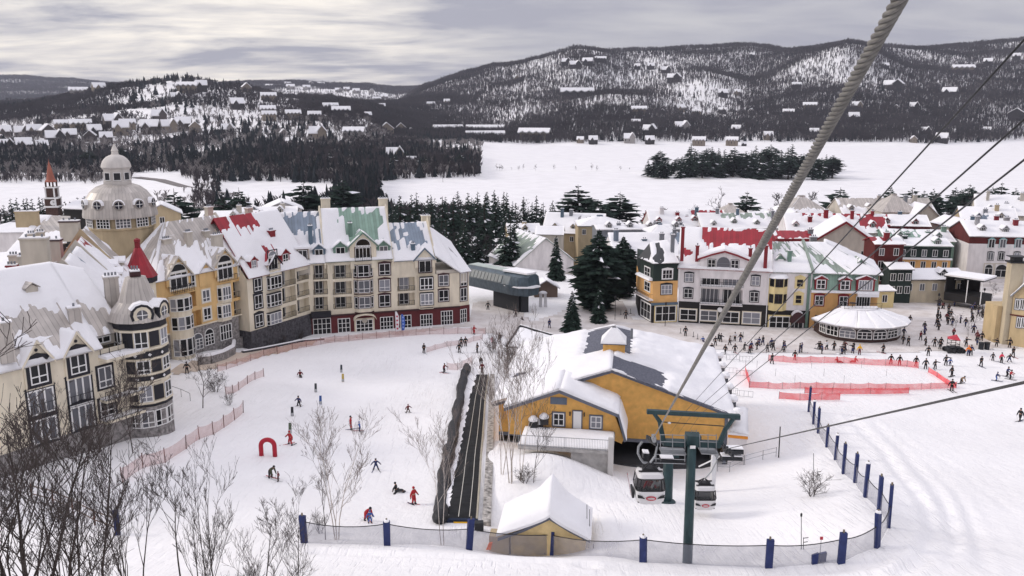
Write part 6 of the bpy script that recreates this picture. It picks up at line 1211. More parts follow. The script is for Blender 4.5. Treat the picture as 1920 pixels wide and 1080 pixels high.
# stage on the plaza
fT = Fac(P(1771,556,184),P(1843,560,178)); sg_ = thing('stage', fT.at(3,0), 'black open stage with a flat white snow roof on the plaza', 'stage'); zt_ = fT.z(1800,522); zb_ = fT.z(1800,556)
mb = MB(); fT.bx(mb,0,fT.L*.62,zb_-.2,zt_,-6,-5.8); fT.bx(mb,-.1,.1,zb_-.2,zt_,-6,0); fT.bx(mb,0,fT.L*.95,zb_-1.2,zb_+.5,-6,.4); part(mb,'backdrop',BLACKW,sg_); mb = MB(); fT.bx(mb,-.3,fT.L,zt_,zt_+.25,-6.3,.6); part(mb,'canopy',IRON,sg_); mb = MB(); fT.bx(mb,-.3,fT.L,zt_+.252,zt_+.6,-6.2,.5); part(mb,'canopy_snow',ROOFSNOW,sg_)
for u in (fT.L*.58,fT.L*.95): mb = MB(); fT.bx(mb,u,u+.15,zb_-1,zt_,.3,.45); part(mb,'post',WHITEF,sg_)
# ------------------------------------------------------------------ chairlift top station beside the hotel
CG = paint('blue_grey_shell',(.07,.095,.115),rough=.35,var=.3,scale=2); cl0 = P(888,533,185); cl1 = P(1000,537,172); o = thing('chairlift_station', (lerp(cl0,cl1,.6).x,lerp(cl0,cl1,.6).y,0), 'long dark blue grey chairlift station shell with snow on its rounded end', 'lift station')
e = (cl1-cl0); e.z = 0; Lc = e.length; e = e.normalized(); s_ = V((e.y,-e.x,0)); zc = P(930,522,180).z
def sec(t, k): return [cl0+e*(Lc*t)+s_*(a*k)+V((0,0,zc-cl0.z+b)) for a,b in ((-2.8,1.9),(-3.5,.2),(-2.8,-2.0),(2.8,-2.0),(3.5,.2),(2.8,1.9),(1.5,2.3),(-1.5,2.3))]
mb = MB(); st_ = [(0,.8),(.02,1),(.68,1),(.8,1.05),(.92,.92),(1.0,.55)]; base = len(mb.v)
for t,k in st_: mb.v += [tuple(p) for p in sec(t,k)]
for i in range(len(st_)-1):
    for k in range(8): a = i*8+k; b = i*8+(k+1)%8; mb.f.append((a,b,b+8,a+8)); mb.m.append(0); mb.uv.append(None)
mb.f.append(tuple(range(7,-1,-1))); mb.m.append(0); mb.uv.append(None); mb.f.append(tuple(40+k for k in range(8))); mb.m.append(0); mb.uv.append(None); part(mb,'shell',CG,o)
mb = MB()
for i in range(11):
    t0,t1 = .04+i*.058,.09+i*.058
    a = [cl0+e*(Lc*t)+s_*(lerp(2.87,3.5,j)*1.005)+V((0,0,zc-cl0.z+lerp(1.75,.35,j)+.02)) for t,j in ((t0,1),(t1,1),(t1,0),(t0,0))]; mb.prism(a,s_*.06)
part(mb,'window',paint('grey_panes',(.09,.11,.125),rough=.35,var=.3,scale=1.5),o)
mb = MB(); mb.prism([cl0+e*(Lc*t)+s_*a+V((0,0,zc-cl0.z+2.32)) for t,a in ((.0,1.4),(.98,1.2),(.98,-1.2),(.0,-1.4))],V((0,0,.10))); part(mb,'pale_roof',paint('pale_green_roof',(.42,.47,.44)),o)
mb = MB(); mb.prism([cl0+e*(Lc*t)+s_*a+V((0,0,zc-cl0.z+2.44)) for t,a in ((.62,2.0),(.97,1.5),(.99,0),(.97,-1.5),(.62,-2.0))],V((0,0,.35))); mb.prism([cl0+e*(Lc*t)+s_*a+V((0,0,zc-cl0.z-.2)) for t,a in ((.72,3.5),(.95,3.3),(1.06,1.2),(1.06,-1),(1.0,-1),(.93,2.6),(.72,3.0))],V((0,0,.3))); part(mb,'roof_snow',ROOFSNOW,o)
mb = MB(); p0_ = cl0+e*(Lc*.42)-s_*1.3; mb.obox((p0_.x,p0_.y,-3.5), e*(Lc*.42), s_*2.6, V((0,0,zc+1.6))); part(mb,'undercarriage',DARKM,o)
for t in (.45,.85): mb = MB(); p = cl0+e*(Lc*t); mb.box((p.x,p.y,-3),(1.6,1.6,zc+2),.3); part(mb,'pylon',DARKM,o)
for i,(px,py) in enumerate(((955,556),(975,558),(945,553))):
    g = onground(px,py); mb = MB(); mb.lathe(g+V((0,0,.8)),[(.0,0),(.75,.1),(1.0,.5),(.9,1.0),(.7,1.05)],10); mb.tube(g+V((0,0,1.6)),g+V((0,0,4.5)),.06,n=5); solo(mb,'lift_chair',paint('pale_chair',(.50,.49,.47)),g,('left pale chair hanging below the chairlift station','right pale chair hanging below the chairlift station','farthest pale chair behind the other chairs')[i],'lift chair','lift chairs')
o_,f,zg,zE = block('small ticket kiosk with a snowy roof right of the chairlift station',1024,186,5.2,4,538,525,.1,'y',paint('kiosk_brown',(.14,.10,.08)),M_GREY,wins=2,name='kiosk',cat='kiosk',group=None)
g = onground(1018,575); mb = MB(); 
for s in (-1,1): mb.prism([g+V((s*.55-.35,-.3,0)),g+V((s*.55+.35,-.3,0)),g+V((s*.45+.3,0,2.9)),g+V((s*.45-.3,0,2.9))],V((0,.08,0)))
mb.lathe(g+V((0,0,2.95)),[(.95,0),(.8,.25),(.3,.45),(0,.5)],10); solo(mb,'sign_board',paint('pale_board',(.60,.59,.60)),g,'pale double sign board with a snow cap by the kiosk','sign')
# low roof just left of the station
q0 = [P(952,650,132),P(1010,655,130),P(1036,632,142),P(975,614,145)]; lr = thing('low_shelter', (q0[0].x,q0[0].y,0), 'low shelter with a dark edged snowy roof left of the station', 'shelter'); roof(lr,q0,M_BLACK,th=.3,seed=91); mb = MB(); mb.path([q0[0]+V((-.2,0,.1)),q0[3]+V((-.2,0,.1)),q0[2]+V((.3,0,.2))],.22,4); part(mb,'edge_beam',BLACKT,lr)
for q in q0: mb = MB(); mb.tube((q.x,q.y,-.5),(q.x,q.y,q.z-.1),.1,n=5); part(mb,'post',DARKM,lr)
mb = MB(); b = [q+V((0,0,.5)) for q in (q0[3],q0[2])]; n_ = V((.0,1.5,-1.3)); q = [b[0],b[1],b[1]+n_,b[0]+n_]; roof(lr,[q[3],q[2],q[1],q[0]],M_BLACK,th=.35,seed=92)
# buggy, umbrella, bins, lamps
g = onground(1788,660); bg_ = thing('buggy', g, 'black tracked buggy under a red and white parasol', 'buggy'); mb = MB(); mb.box(g+V((0,0,.35)),(2.6,1.5,.55),.1); mb.box(g+V((-.2,0,.9)),(1.6,1.4,.12),.1); part(mb,'body',DARKM,bg_); mb = MB()
for sx in (-.95,.55):
    for sy in (-.65,.65): mb.tube(g+V((sx,sy,.8)),g+V((sx,sy,2.3)),.05,n=5)
for z in (1.5,2.25): mb.path([g+V((-.95,-.65,z)),g+V((.55,-.65,z)),g+V((.55,.65,z)),g+V((-.95,.65,z)),g+V((-.95,-.65,z))],.05,5)
part(mb,'roll_cage',IRON,bg_)
for sx in (-1.2,-.4,.5,1.2):
    for sy in (-.85,.85): mb = MB(); c = g+V((sx,sy,.4)); mb.path([c-V((0,.16,0)),c+V((0,.16,0))],[.42,.42],12); part(mb,'wheel',CABK,bg_)
u_ = g+V((.1,-.2,0)); mb = MB(); mb.tube(u_,u_+V((0,0,3.2)),.04,n=6); pr_ = solo(mb,'parasol',IRON,u_,'red and white parasol standing over the black buggy','parasol')
for m,ks in ((LOGO,(3,4,5)),(WHITER,(0,1,2,6,7))):
    mb = MB()
    for k in ks: a,b = .785*k,.785*(k+1); mb.prism([u_+V((1.5*math.cos(a),1.5*math.sin(a),2.55)),u_+V((1.5*math.cos(b),1.5*math.sin(b),2.55)),u_+V((0,0,3.25))],V((0,0,-.04)))
    part(mb,'canopy',m,pr_)
for px,lb in ((1839,'left one of two dark litter bins beside the plaza'),(1850,'right one of two dark litter bins beside the plaza')): g = onground(px,655); mb = MB(); mb.lathe(g,[(.42,0),(.45,1.15),(.5,1.2),(.5,1.3),(.2,1.34),(0,1.34)],10); solo(mb,'litter_bin',DARKM,g,lb,'bin','litter bins')
for px,py,t,lb in ((1153,600,560,'black street lamp left of the ochre corner building'),(1247,612,572,'blue lamp post behind the station roof'),(1842,580,545,'dark lamp post beside the stage'),(1756,600,555,'black lamp post right of the pavilion')):
    g = onground(px,py); h = P(px,t,g.y).z-g.z; mb = MB(); mb.tube(g,g+V((0,0,h)),.07,.05,6); mb.lathe(g+V((0,0,h)),[(.05,0),(.2,.05),(.22,.45),(.05,.6),(0,.65)],8); solo(mb,'street_lamp',IRON,g,lb,'street lamp')
for i,(px,py) in enumerate([(1276,625),(1300,632),(1308,636),(1372,640),(1378,634),(1393,632),(1164,590),(1175,590),(1182,588)]):
    g = onground(px,py); mb = MB(); mb.tube(g,g+V((0,0,1.05)),.05,n=5); mb.lathe(g,[(.28,0),(.25,.06),(.05,.1)],8); solo(mb,'queue_post',IRON,g,'short black queue post on the trodden snow before the village','post','queue posts')
# ------------------------------------------------------------------ ski school slope furniture
NAVY = mat('navy_pad', (.022,.034,.12), .6, .2, 2.2); NETG = None
def net_mat(name, col, alpha, pitch=.12):
    """woven plastic netting: threads with open holes between"""
    m = D.materials.new(name); nt = nt_of(m); N = nt.nodes; L = nt.links; b = N['Principled BSDF']; b.inputs['Base Color'].default_value = (*col,1); b.inputs['Roughness'].default_value = .7
    g = N.new('ShaderNodeNewGeometry'); n = N.new('ShaderNodeTexNoise'); n.inputs['Scale'].default_value = .9; L.new(g.outputs['Position'], n.inputs['Vector'])
    r = N.new('ShaderNodeMapRange'); r.inputs['To Min'].default_value = alpha*.6; r.inputs['To Max'].default_value = min(1,alpha*1.4); L.new(n.outputs['Fac'], r.inputs['Value']); L.new(r.outputs[0], b.inputs['Alpha']); return m
NETG = net_mat('grey_net', (.26,.26,.31), .46); NETP = net_mat('pink_net', (.50,.24,.21), .42); NETR = net_mat('red_net', (.80,.05,.06), .80); NETR2 = net_mat('red_net_thin', (.80,.07,.08), .60)
WOODP = paint('brown_stake', (.10,.045,.035)); 
def fence(name, label, pts, h, net, postm, pr=.04, rope=None, padded=False, group=None, slack=.12, lean=0, ph=None, cat='fence', nsub=5, skip=()):
    """posts on the ground points with netting between"""
    G_ = [onground(*p[:2]) for p in pts]; o = thing(name, G_[0], label, cat, group); tops=[]
    for i,(p,g) in enumerate(zip(pts,G_)):
        hh = (P(p[0],p[2],g.y).z-g.z) if len(p) > 2 else (ph or h*1.1); d = V((R.gauss(0,.03),R.gauss(0,.03),0))*hh; mb = MB()
        if padded:
            e = (G_[min(i+1,len(G_)-1)]-G_[max(i-1,0)]); e.z = 0; a = math.atan2(e.y,e.x); u = V((math.cos(a),math.sin(a),0)); v = V((-u.y,u.x,0)); w = .24
            base = [g+u*(sx*w)+v*(sy*.13)-V((0,0,.3)) for sx,sy in ((-1,-1),(1,-1),(1,1),(-1,1))]; mb.hexa(base+[q+V((0,0,hh+.3))+d+u*R.uniform(-.03,.03) for q in base]); s_ = part(mb,'padded_post',postm,o)
            mb = MB(); mb.tube(g+d*.9,g+d+V((0,0,hh+.22)),.07,n=6); part(mb,'post_core',paint('weathered_wood',(.20,.165,.12)),s_)
            if i % 3 == 1: mb = MB(); mb.lathe(g+d+V((0,0,hh-.01)),[(.22,0),(.2,.1),(.05,.17)],8); part(mb,'snow_cap',ROOFSNOW,s_)
        else: mb.tube(g-V((0,0,.3)),g+d+V((0,0,hh)),pr,n=5); part(mb,'post',postm,o)
        tops.append(g+d+V((0,0,hh)))
    for i in range(len(G_)-1):
        if i in skip: continue
        mb = MB(); a,b = G_[i],G_[i+1]; Ht0 = min(h,(tops[i]-a).z*.92); Ht1 = min(h,(tops[i+1]-b).z*.92); P0=[];P1=[]; nrm = V((-(b-a).y,(b-a).x,0)).normalized(); bl = R.uniform(-.15,.15)
        for k in range(nsub+1):
            t = k/nsub; g = lerp(a,b,t); g.z = gz(g.x,g.y); s4 = 4*t*(1-t); P0.append(g+V((0,0,.03))+nrm*bl*s4*.7); hgt = lerp(Ht0,Ht1,t)-slack*s4*h; base_z = lerp(a.z,b.z,t); P1.append(V((g.x,g.y,max(base_z+hgt,g.z+.3)))+nrm*bl*s4)
        for k in range(nsub): mb.quad(P0[k],P0[k+1],P1[k+1],P1[k])
        nt_ = part(mb,'netting',net,o)
        if rope: mb = MB(); mb.path(P1,rope,5); part(mb,'rope',IRON,nt_)
    return o
fence('safety_fence','long safety fence of navy padded posts and grey netting curving round the gondola basin',
  [(571,1018,967),(726,1023,977),(879,1031,974),(1033,1041,996),(1206,1055,1007),(1441,1066,1011),(1577,1055,998),(1645,1027,962),(1666,989,912),(1648,959,892),(1622,932,868),(1603,905,852),(1581,888,832),(1566,862,815),(1550,838,798),(1534,812,766),(1525,795,752),(1516,772,726)], 1.75, NETG, NAVY, padded=True, rope=.035, slack=.16, nsub=8)
# loose pads by the fence
for px,py,w,h,lb in ((1527,1059,.35,.9,'narrow navy foam pad leaning beside the small red marker'),(1539,1056,.6,.85,'wide navy foam pad standing beside the small red marker')):
    g = onground(px,py); mb = MB(); mb.hexa([g+V((-w/2,-.1,-.2)),g+V((w/2,-.1,-.2)),g+V((w/2,.1,-.2)),g+V((-w/2,.1,-.2)),g+V((-w/2-.05,-.1,h*.8)),g+V((w/2+.03,-.1,h)),g+V((w/2+.03,.1,h)),g+V((-w/2-.05,.1,h*.8))]); solo(mb,'foam_pad',NAVY,g,lb,'pad')
g = onground(1536,1058); mb = MB(); mb.tube(g-V((0,0,.3)),g+V((0,0,2.0)),.02,n=5); o_ = solo(mb,'marker_stake',GALV,g,'thin stake carrying a small red square plate','stake'); mb = MB(); mb.box(g+V((0,-.03,1.85)),(.2,.05,.22)); part(mb,'plate',LOGO,o_)
for px,py,t,lb in ((1503,1030,966,'thin black stake with a dark head near the fence'),(1526,905,850,'thin stake standing above the dry shrub'),(1507,1030,1008,'short forked snow gun hydrant near the fence'),(1533,900,884,'short forked hydrant beside the dry shrub'),(1101,1012,946,'thin tall pole at the corner of the yellow hut'),(1106,1018,955,'second thin pole leaning at the yellow hut corner'),(1113,1028,1020,'short black stake in the snow right of the hut')):
    g = onground(px,py); tp = P(px-.5,t,g.y); mb = MB(); mb.tube(g-V((0,0,.3)),tp,.03,.025,5)
    if 'forked' in lb: mb.tube(lerp(g,tp,.95),lerp(g,tp,.95)+V((.35,0,.05)),.03,n=5); mb.tube(lerp(g,tp,.6),lerp(g,tp,.6)+V((.3,0,.05)),.03,n=5)
    elif 'dark head' in lb: mb.lathe(tp-V((0,0,.1)),[(.07,0),(.08,.2),(.0,.3)],6)
    solo(mb,'stake',IRON,g,lb,'stake')
# pink fences of the left slope
fence('net_fence','long pinkish net fence in front of the hotel, along the top of the learning slope',[(x,y) for x,y in ((520,664),(548,656),(575,651),(602,646),(628,642),(654,640),(680,637),(706,635),(730,633),(756,631),(780,629),(806,627),(832,627),(858,626),(884,626),(910,627))],1.25,NETP,WOODP,.035,group=None)
fence('net_fence','pinkish net fence beside the sandy path, left of the long one',[(408,697),(425,693),(445,686),(470,677),(495,668),(520,661)],1.15,NETP,WOODP,.035)
fence('net_fence','crooked reddish net fence right of the bare shrub, lower left slope',[(495,706),(478,712),(464,720),(448,732),(437,738),(424,740)],1.2,NETP,WOODP,.05)
fence('net_fence','pinkish net fence running down past the near cream hotel block',[(456,774),(440,788),(420,802),(400,815),(374,824),(349,842),(310,868),(268,878),(230,905)],1.5,NETP,WOODP,.05)
fence('net_fence','pale short net fence between the standing skiers at the top',[(800,661),(816,656),(838,650),(868,646),(888,640),(905,636)],1.0,NETP,IRON,.02)
fence('net_fence','pale net fence at the head of the black padded tube',[(838,693),(858,694),(866,690),(886,680)],1.2,NETP,IRON,.025)
# tubing park red nets
fence('red_net_fence','long red net along the back of the tubing lanes',[(1440,677),(1468,679),(1494,681),(1520,680),(1545,681),(1582,681),(1620,684),(1660,686),(1700,688),(1722,691)],1.15,NETR2,IRON,.02,cat='net fence')
fence('red_net_fence','long red net along the front of the tubing lanes',[(1404,727),(1440,729),(1467,730),(1500,729),(1530,729),(1562,730),(1595,731),(1628,730),(1660,731),(1727,731),(1745,730),(1793,728)],1.05,NETR2,IRON,.02,cat='net fence')
fence('red_net_fence','bright red net slanting down the right side of the tubing lanes',[(1740,698),(1757,708),(1775,721),(1793,728)],.9,NETR,IRON,.02,cat='net fence')
fence('red_net_fence','bright red net closing the left side of the tubing lanes',[(1397,693),(1400,710),(1405,727)],1.3,NETR,IRON,.02,cat='net fence')
fence('red_net_fence','darker red net doubled in front of the tubing lanes',[(1508,738),(1560,739),(1632,739),(1704,738)],.95,NETR,IRON,.02,cat='net fence')
fence('red_net_fence','lowest red net, left of the doubled one',[(1460,748),(1500,751),(1540,750),(1575,750)],1.05,NETR,IRON,.02,cat='net fence')
for i,x in enumerate((1425,1455,1485,1515,1545,1585,1620,1660)):
    for y in ((690,),(705,),(718,))[i%3]:
        g = onground(x+R.uniform(-8,8),y); mb = MB(); mb.tube(g-V((0,0,.2)),g+V((0,0,1.2)),.02,n=4); solo(mb,'stake',IRON,g,'thin grey stake standing between the tubing lanes inside the red nets','stake','stakes of the tubing lanes')
lanes = MB()
# barriers near the lift queue
def barrier(px,py,w,lb,grp,rz=0):
    g = onground(px,py); mb = MB(); e = V((math.cos(rz),math.sin(rz),0))*w
    for h in (.2,1.0): mb.tube(g+V((0,0,h)),g+e+V((0,0,h)),.025,n=4)
    for k in range(5): mb.tube(g+e*k/4-V((0,0,.1 if k in (0,4) else -.2)),g+e*k/4+V((0,0,1.0)),.02,n=4)
    return solo(mb,'barrier',GALV,g,lb,'barrier',grp)
for px,py,w,rz in ((1338,672,2.2,.1),(1362,676,2.2,.0),(1386,679,2.2,0),(1330,690,2.4,-.2),(1352,700,2.4,-.2),(1380,706,2.4,-.1),(1350,738,2.4,-.3),(1378,744,2.4,-.3)): barrier(px,py,w,'grey steel crowd barrier on the trodden snow right of the station roof','crowd barriers by the station',rz)
# ------------------------------------------------------------------ magic carpet and padded tube
def gp(px,py,dz=0): g = onground(px,py); return g+V((0,0,dz))
BELT = mat('black_belt', (.011,.0115,.013), .8, .5, .8); PVC = mat('black_pvc', (.018,.018,.021), .55, .4, 3.2, bump=.5, bscale=2.4)
cp_ = [(868,978),(878,900),(886,820),(894,750),(903,700)]; mc = thing('carpet_lift', onground(868,978), 'long black conveyor carpet lift climbing the learning slope', 'carpet lift')
A_ = [gp(837,979,.18),gp(851,900,.18),gp(866,820,.18),gp(880,750,.18),gp(893,704,.18)]; B_ = [gp(891,979,.18),gp(897,900,.18),gp(903,820,.18),gp(908,750,.18),gp(914,704,.18)]
mb = MB(); bs = MB()
def rs_(L_,n=40):
    out=[]; 
    for i in range(n+1): t = i/n*(len(L_)-1); k = min(int(t),len(L_)-2); p = lerp(L_[k],L_[k+1],t-k); out.append(p)
    return out
A2,B2 = rs_(A_),rs_(B_)
for p in A2+B2: p.z = max(p.z, gz(p.x,p.y)+.15)
for i in range(40): mb.quad(A2[i],B2[i],B2[i+1],A2[i+1]); mb.quad(A2[i]-V((0,0,.5)),A2[i],A2[i+1],A2[i+1]-V((0,0,.5))); mb.quad(B2[i],B2[i]-V((0,0,.5)),B2[i+1]-V((0,0,.5)),B2[i+1])
part(mb,'belt',BELT,mc)
for t in (.42,.80):
    mb = MB(); mb.path([lerp(a,b,t)+V((0,0,.35)) for a,b in zip(A2,B2)],.035,5); part(mb,'guide_rope',paint('pale_rope',(.55,.53,.48)),mc)
mb = MB(); mb.path([b+V((.15,0,.12)) for b in B2],.09,6); part(mb,'edge_rail',paint('beige_rail',(.40,.36,.28)),mc)
mb = MB(); 
for i in range(40):
    wa,wb = A2[i],A2[i+1]; j0,j1 = R.uniform(.25,.6),R.uniform(.25,.6); mb.quad(wa-V((1.1,0,.1)),wa+V((j0-.35,0,.03)),wb+V((j1-.35,0,.03)),wb-V((1.1,0,.1)))
part(mb,'snow_edge',ROOFSNOW,mc); mb = MB(); q = lerp(A2[0],B2[0],.5); beam(mb,lerp(A2[0],B2[0],.25)+V((0,-.25,-.05)),lerp(A2[0],B2[0],.78)+V((0,-.25,-.05)),.35,.1); part(mb,'yellow_kerb',paint('safety_yellow',(.75,.42,.02)),mc)
mb = MB(); beam(mb,A2[0]+V((0,-.05,-.12)),B2[0]+V((0.2,-.05,-.12)),.4,.5); part(mb,'end_plate',paint('blue_black_panel',(.012,.02,.045)),mc)
tp = rs_([gp(823,985),gp(833,900),gp(846,840),gp(857,780),gp(867,720),gp(876,690)],60); mb = MB(); rr_=[]
for i,p in enumerate(tp): p.z = gz(p.x,p.y)+.38; rr_.append((.62+.05*math.sin(i*2.1)+.07*math.sin(i*.7))*(.35 if i==0 else .8 if i==60 else 1))
mb.path([p+V((.1*math.sin(i*.8),0,.05*math.sin(i*1.3))) for i,p in enumerate(tp)],rr_,14); solo(mb,'padded_tube',PVC,tp[0],'long wrinkled black padded tube beside the carpet lift','padding',None,True)
mb = MB(); bp_ = [gp(905,985),gp(908,930),gp(911,880),gp(914,820),gp(917,760),gp(919,705)]; b2_ = rs_(bp_,36)
for i in range(36): 
    a,b = b2_[i],b2_[i+1]; mb.hexa([a+V((-.05,0,-.3)),a+V((.7,0,-.3)),b+V((.7,0,-.3)),b+V((-.05,0,-.3)),a+V((-.05,0,.35)),a+V((.7,0,.35)),b+V((.7,0,.35)),b+V((-.05,0,.35))])
solo(mb,'log_wall',mat('weathered_log',(.34,.32,.30),.9,.75,2.6,bump=.5,bscale=3),b2_[0],'low weathered log wall right of the carpet lift','wall')
c = gp(898,993); mb = MB(); mb.box(c-V((0,0,.2)),(.75,.6,.9),.1); solo(mb,'control_box',DARKM,c,'black control box at the foot of the carpet lift','box')
# slalom markers, arch
for px,b,t,col,lb in ((640,698,684,(.05,.06,.07),'dark foam slalom marker, uppermost on the learning slope'),(643,716,701,(.45,.33,.08),'yellow edged foam slalom marker just below the uppermost'),(592,735,719,(.04,.045,.05),'dark foam slalom marker left of the yellow edged one'),(601,758,742,(.035,.09,.28),'blue foam slalom marker'),(548,780,763,(.03,.03,.035),'dark foam slalom marker below the skier in navy'),(544,812,793,(.08,.11,.07),'olive foam slalom marker behind the red skier')):
    g = onground(px,b); h = P(px,t,g.y).z-g.z; mb = MB(); mb.hexa([g+V((sx*.17,sy*.09,-.1)) for sx,sy in ((-1,-1),(1,-1),(1,1),(-1,1))]+[g+V((sx*.15+.04,sy*.07,h)) for sx,sy in ((-1,-1),(1,-1),(1,1),(-1,1))]); o_ = solo(mb,'slalom_marker',mat('foam_%d'%px,col,.7,.1),g,lb,'slalom marker','foam slalom markers'); mb = MB(); mb.box(g+V((.01,0,.05)),(.36,.2,h*.33)); part(mb,'pale_band',mat('pale_foam',(.40,.41,.42),.8,.1),o_)
g = onground(503,855); s_ = g.y/1600; mb = MB(); W_ = 13.5*s_; H_ = (P(503,826,g.y).z-g.z); pts = [g+V((-W_,0,-.2)),g+V((-W_,0,H_*.5))]+[g+V((-W_*math.cos(a),0,H_*.75+W_*.95*math.sin(a)-.15)) for a in [i*.314 for i in range(11)]]+[g+V((W_,0,H_*.5)),g+V((W_,0,-.2))]
mb.path(pts,4.6*s_,12); solo(mb,'arch_gate',mat('red_vinyl',(.40,.012,.03),.4,.1),g,'red padded arch gate on the learning slope','arch',None,True)
# hut with yellow clapboards below the station
fH = Fac(P(938,1030,62.0), P(1103,1018,61.2)); z0h = 6.4; hu = thing('hut', fH.at(3,z0h), 'small yellow hut under a thick peaked snow roof', 'hut')
ul_, ur_ = fH.u(958,1000), fH.u(1098,1010); um_ = fH.u(1031,967); zp_ = fH.z(1031,966); ze_l = fH.z(962,1003); ze_r = fH.z(1103,1009)
mb = MB(); mb.prism([fH.at(ul_,z0h-.5), fH.at(ur_,z0h-.5), fH.at(ur_,ze_r+.1), fH.at(um_,zp_-.15), fH.at(ul_,ze_r+.1)], -fH.n*4.2); part(mb,'wall',CLAPY,hu)
mb = MB()
for u,z in ((ul_-1.0,ze_r-.35),(ur_+.35,ze_r-.05)): mb.prism([fH.at(u,z-.12,.45), fH.at(lerp(u,um_,.5),lerp(z,zp_,.42)-.1,.45), fH.at(um_,zp_-.2,.45), fH.at(um_,zp_+.05,.45), fH.at(lerp(u,um_,.5),lerp(z,zp_,.42)+.15,.45), fH.at(u,z+.12,.45)], -fH.n*.1)
part(mb,'barge_board',TRIMG,hu)
def pag(u, v):                                                   # snow covered roof with a concave slope and peak
    t = abs(u); zz = lerp(zp_, ze_r-.1, t**.8 if t<1 else 1)+.1; d = lerp(.55,-4.8,v); pk = math.exp(-((t)/.30)**2-((v-.62)/.30)**2)*1.25
    thick = .62*(1-t**6)*(1-abs(2*v-1)**8)+.12; s = (ur_+.45-um_) if u > 0 else (um_-ul_+1.1); return fH.at(um_+u*s, zz+thick+pk+.12*float(vnoise(u*3+9,v*4)), d)
mb = MB(); nU,nV = 32,20
for j in range(nV+1):
    for i in range(nU+1): mb.v.append(tuple(pag(2*i/nU-1,j/nV)))
for j in range(nV):
    for i in range(nU): a = j*(nU+1)+i; mb.f.append((a,a+1,a+nU+2,a+nU+1)); mb.m.append(0); mb.uv.append(None)
for i in range(nU):
    a,b = pag(2*i/nU-1,0),pag(2*(i+1)/nU-1,0); t0,t1 = abs(2*i/nU-1),abs(2*(i+1)/nU-1); za_,zb2 = lerp(zp_,ze_r-.1,t0**.8)+.08, lerp(zp_,ze_r-.1,t1**.8)+.08; mb.quad(V((a.x,a.y,za_)),V((b.x,b.y,zb2)),b,a)
part(mb,'roof_snow',ROOFSNOW,hu,smooth=True)
mb = MB(); fH.bx(mb,fH.u(918,1025),fH.u(955,1025),z0h-.5,fH.z(935,1003),-1,.3); part(mb,'lean_to',TAN,hu)
c = onground(922,1025); mb = MB(); c = fH.at(fH.u(916,1020),fH.z(916,1024),.6); mb.hexa([c+V((-.1,0,0)),c+V((.25,0,0)),c+V((.25,.1,0)),c+V((-.1,.1,0)),c+V((.1,0,.55)),c+V((.4,0,.65)),c+V((.4,.1,.65)),c+V((.1,.1,.55))]); solo(mb,'cloth',paint('bright_orange_cloth',(.85,.16,.02)),c,'bright orange cloth hanging by the hut','cloth')
# low rail fence with brown posts at lower left
rf = thing('rail_fence', onground(230,980), 'brown wooden rail fence crossing behind the foreground trees', 'fence'); rp = [onground(x,y) for x,y in ((60,935),(100,945),(137,962),(178,985),(222,1000))]; mb = MB()
for p in rp: mb.tube(p-V((0,0,.3)),p+V((0,0,1.5)),.07,n=6)
part(mb,'post',WOODP,rf); mb = MB()
for h in (.5,1.3): mb.path([p+V((0,0,h)) for p in rp],.05,5)
part(mb,'rail',paint('weathered_rail',(.22,.15,.11)),rf)
g = onground(221,1003); mb = MB(); mb.box(g-V((0,0,.3)),(.42,.24,2.5),.2); solo(mb,'padded_post',NAVY,g,'lone dark padded post at the end of the brown rail fence','post')
# flags in front of the hotel, terrace walls
for px,b,t,col,c2,lb in ((742,626,584,(.75,.72,.74),(.5,.03,.08),'white feather flag with red marks in front of the hotel'),(753,624,589,(.06,.14,.5),(.3,.4,.75),'blue feather flag in front of the hotel')):
    g = G(px,b,.1); h = P(px,t,g.y).z-g.z; mb = MB(); mb.tube(g,g+V((0,0,h)),.03,n=5); o_ = solo(mb,'feather_flag',GALV,g,lb,'flag'); mb = MB(); prof = [(0,.5),(.6,.55),(.75,h*.5),(.7,h*.8),(.35,h)]
    mb.prism([g+V((0.03,-.02,.45)),g+V((.55,-.02,.5)),g+V((.72,-.02,h*.5)),g+V((.65,-.02,h*.82)),g+V((.3,-.02,h)),g+V((.03,-.02,h))],V((0,.03,0))); f_ = part(mb,'banner',mat('flag_%d'%px,col,.7,.05),o_); mb = MB()
    for k in range(4): mb.prism([g+V((.2,-.05,.9+k*h*.18)),g+V((.5,-.05,.9+k*h*.18)),g+V((.5,-.05,.9+k*h*.18+.3)),g+V((.2,-.05,.9+k*h*.18+.3))],V((0,.02,0)))
    part(mb,'flag_mark',mat('flagmark_%d'%px,c2,.7,.05),f_)
def wall_line(name,label,pts,h,w,m,snow=.25,cat='wall'):
    g = [onground(*p) for p in pts]; mb = MB(); sn = MB()
    for a,b in zip(g,g[1:]):
        e = (b-a); e.z=0; n = V((-e.y,e.x,0)).normalized()*w/2; mb.hexa([a-n-V((0,0,.8)),b-n-V((0,0,.8)),b+n-V((0,0,.8)),a+n-V((0,0,.8)),a-n+V((0,0,h)),b-n+V((0,0,h)),b+n+V((0,0,h)),a+n+V((0,0,h))])
        sn.hexa([a-n*1.1+V((0,0,h+.01)),b-n*1.1+V((0,0,h+.01)),b+n*1.1+V((0,0,h+.01)),a+n*1.1+V((0,0,h+.01)),a-n*.6+V((0,0,h+snow)),b-n*.6+V((0,0,h+snow)),b+n*.6+V((0,0,h+snow)),a+n*.6+V((0,0,h+snow))])
    o = solo(mb,name,m,g[0],label,cat); part(sn,'snow_cap',ROOFSNOW,o); return o
wall_line('terrace_wall','dark stone terrace wall under the red roofed hotel block',[(545,634),(578,619),(585,612)],1.6,1.2,DSTONE,.5)
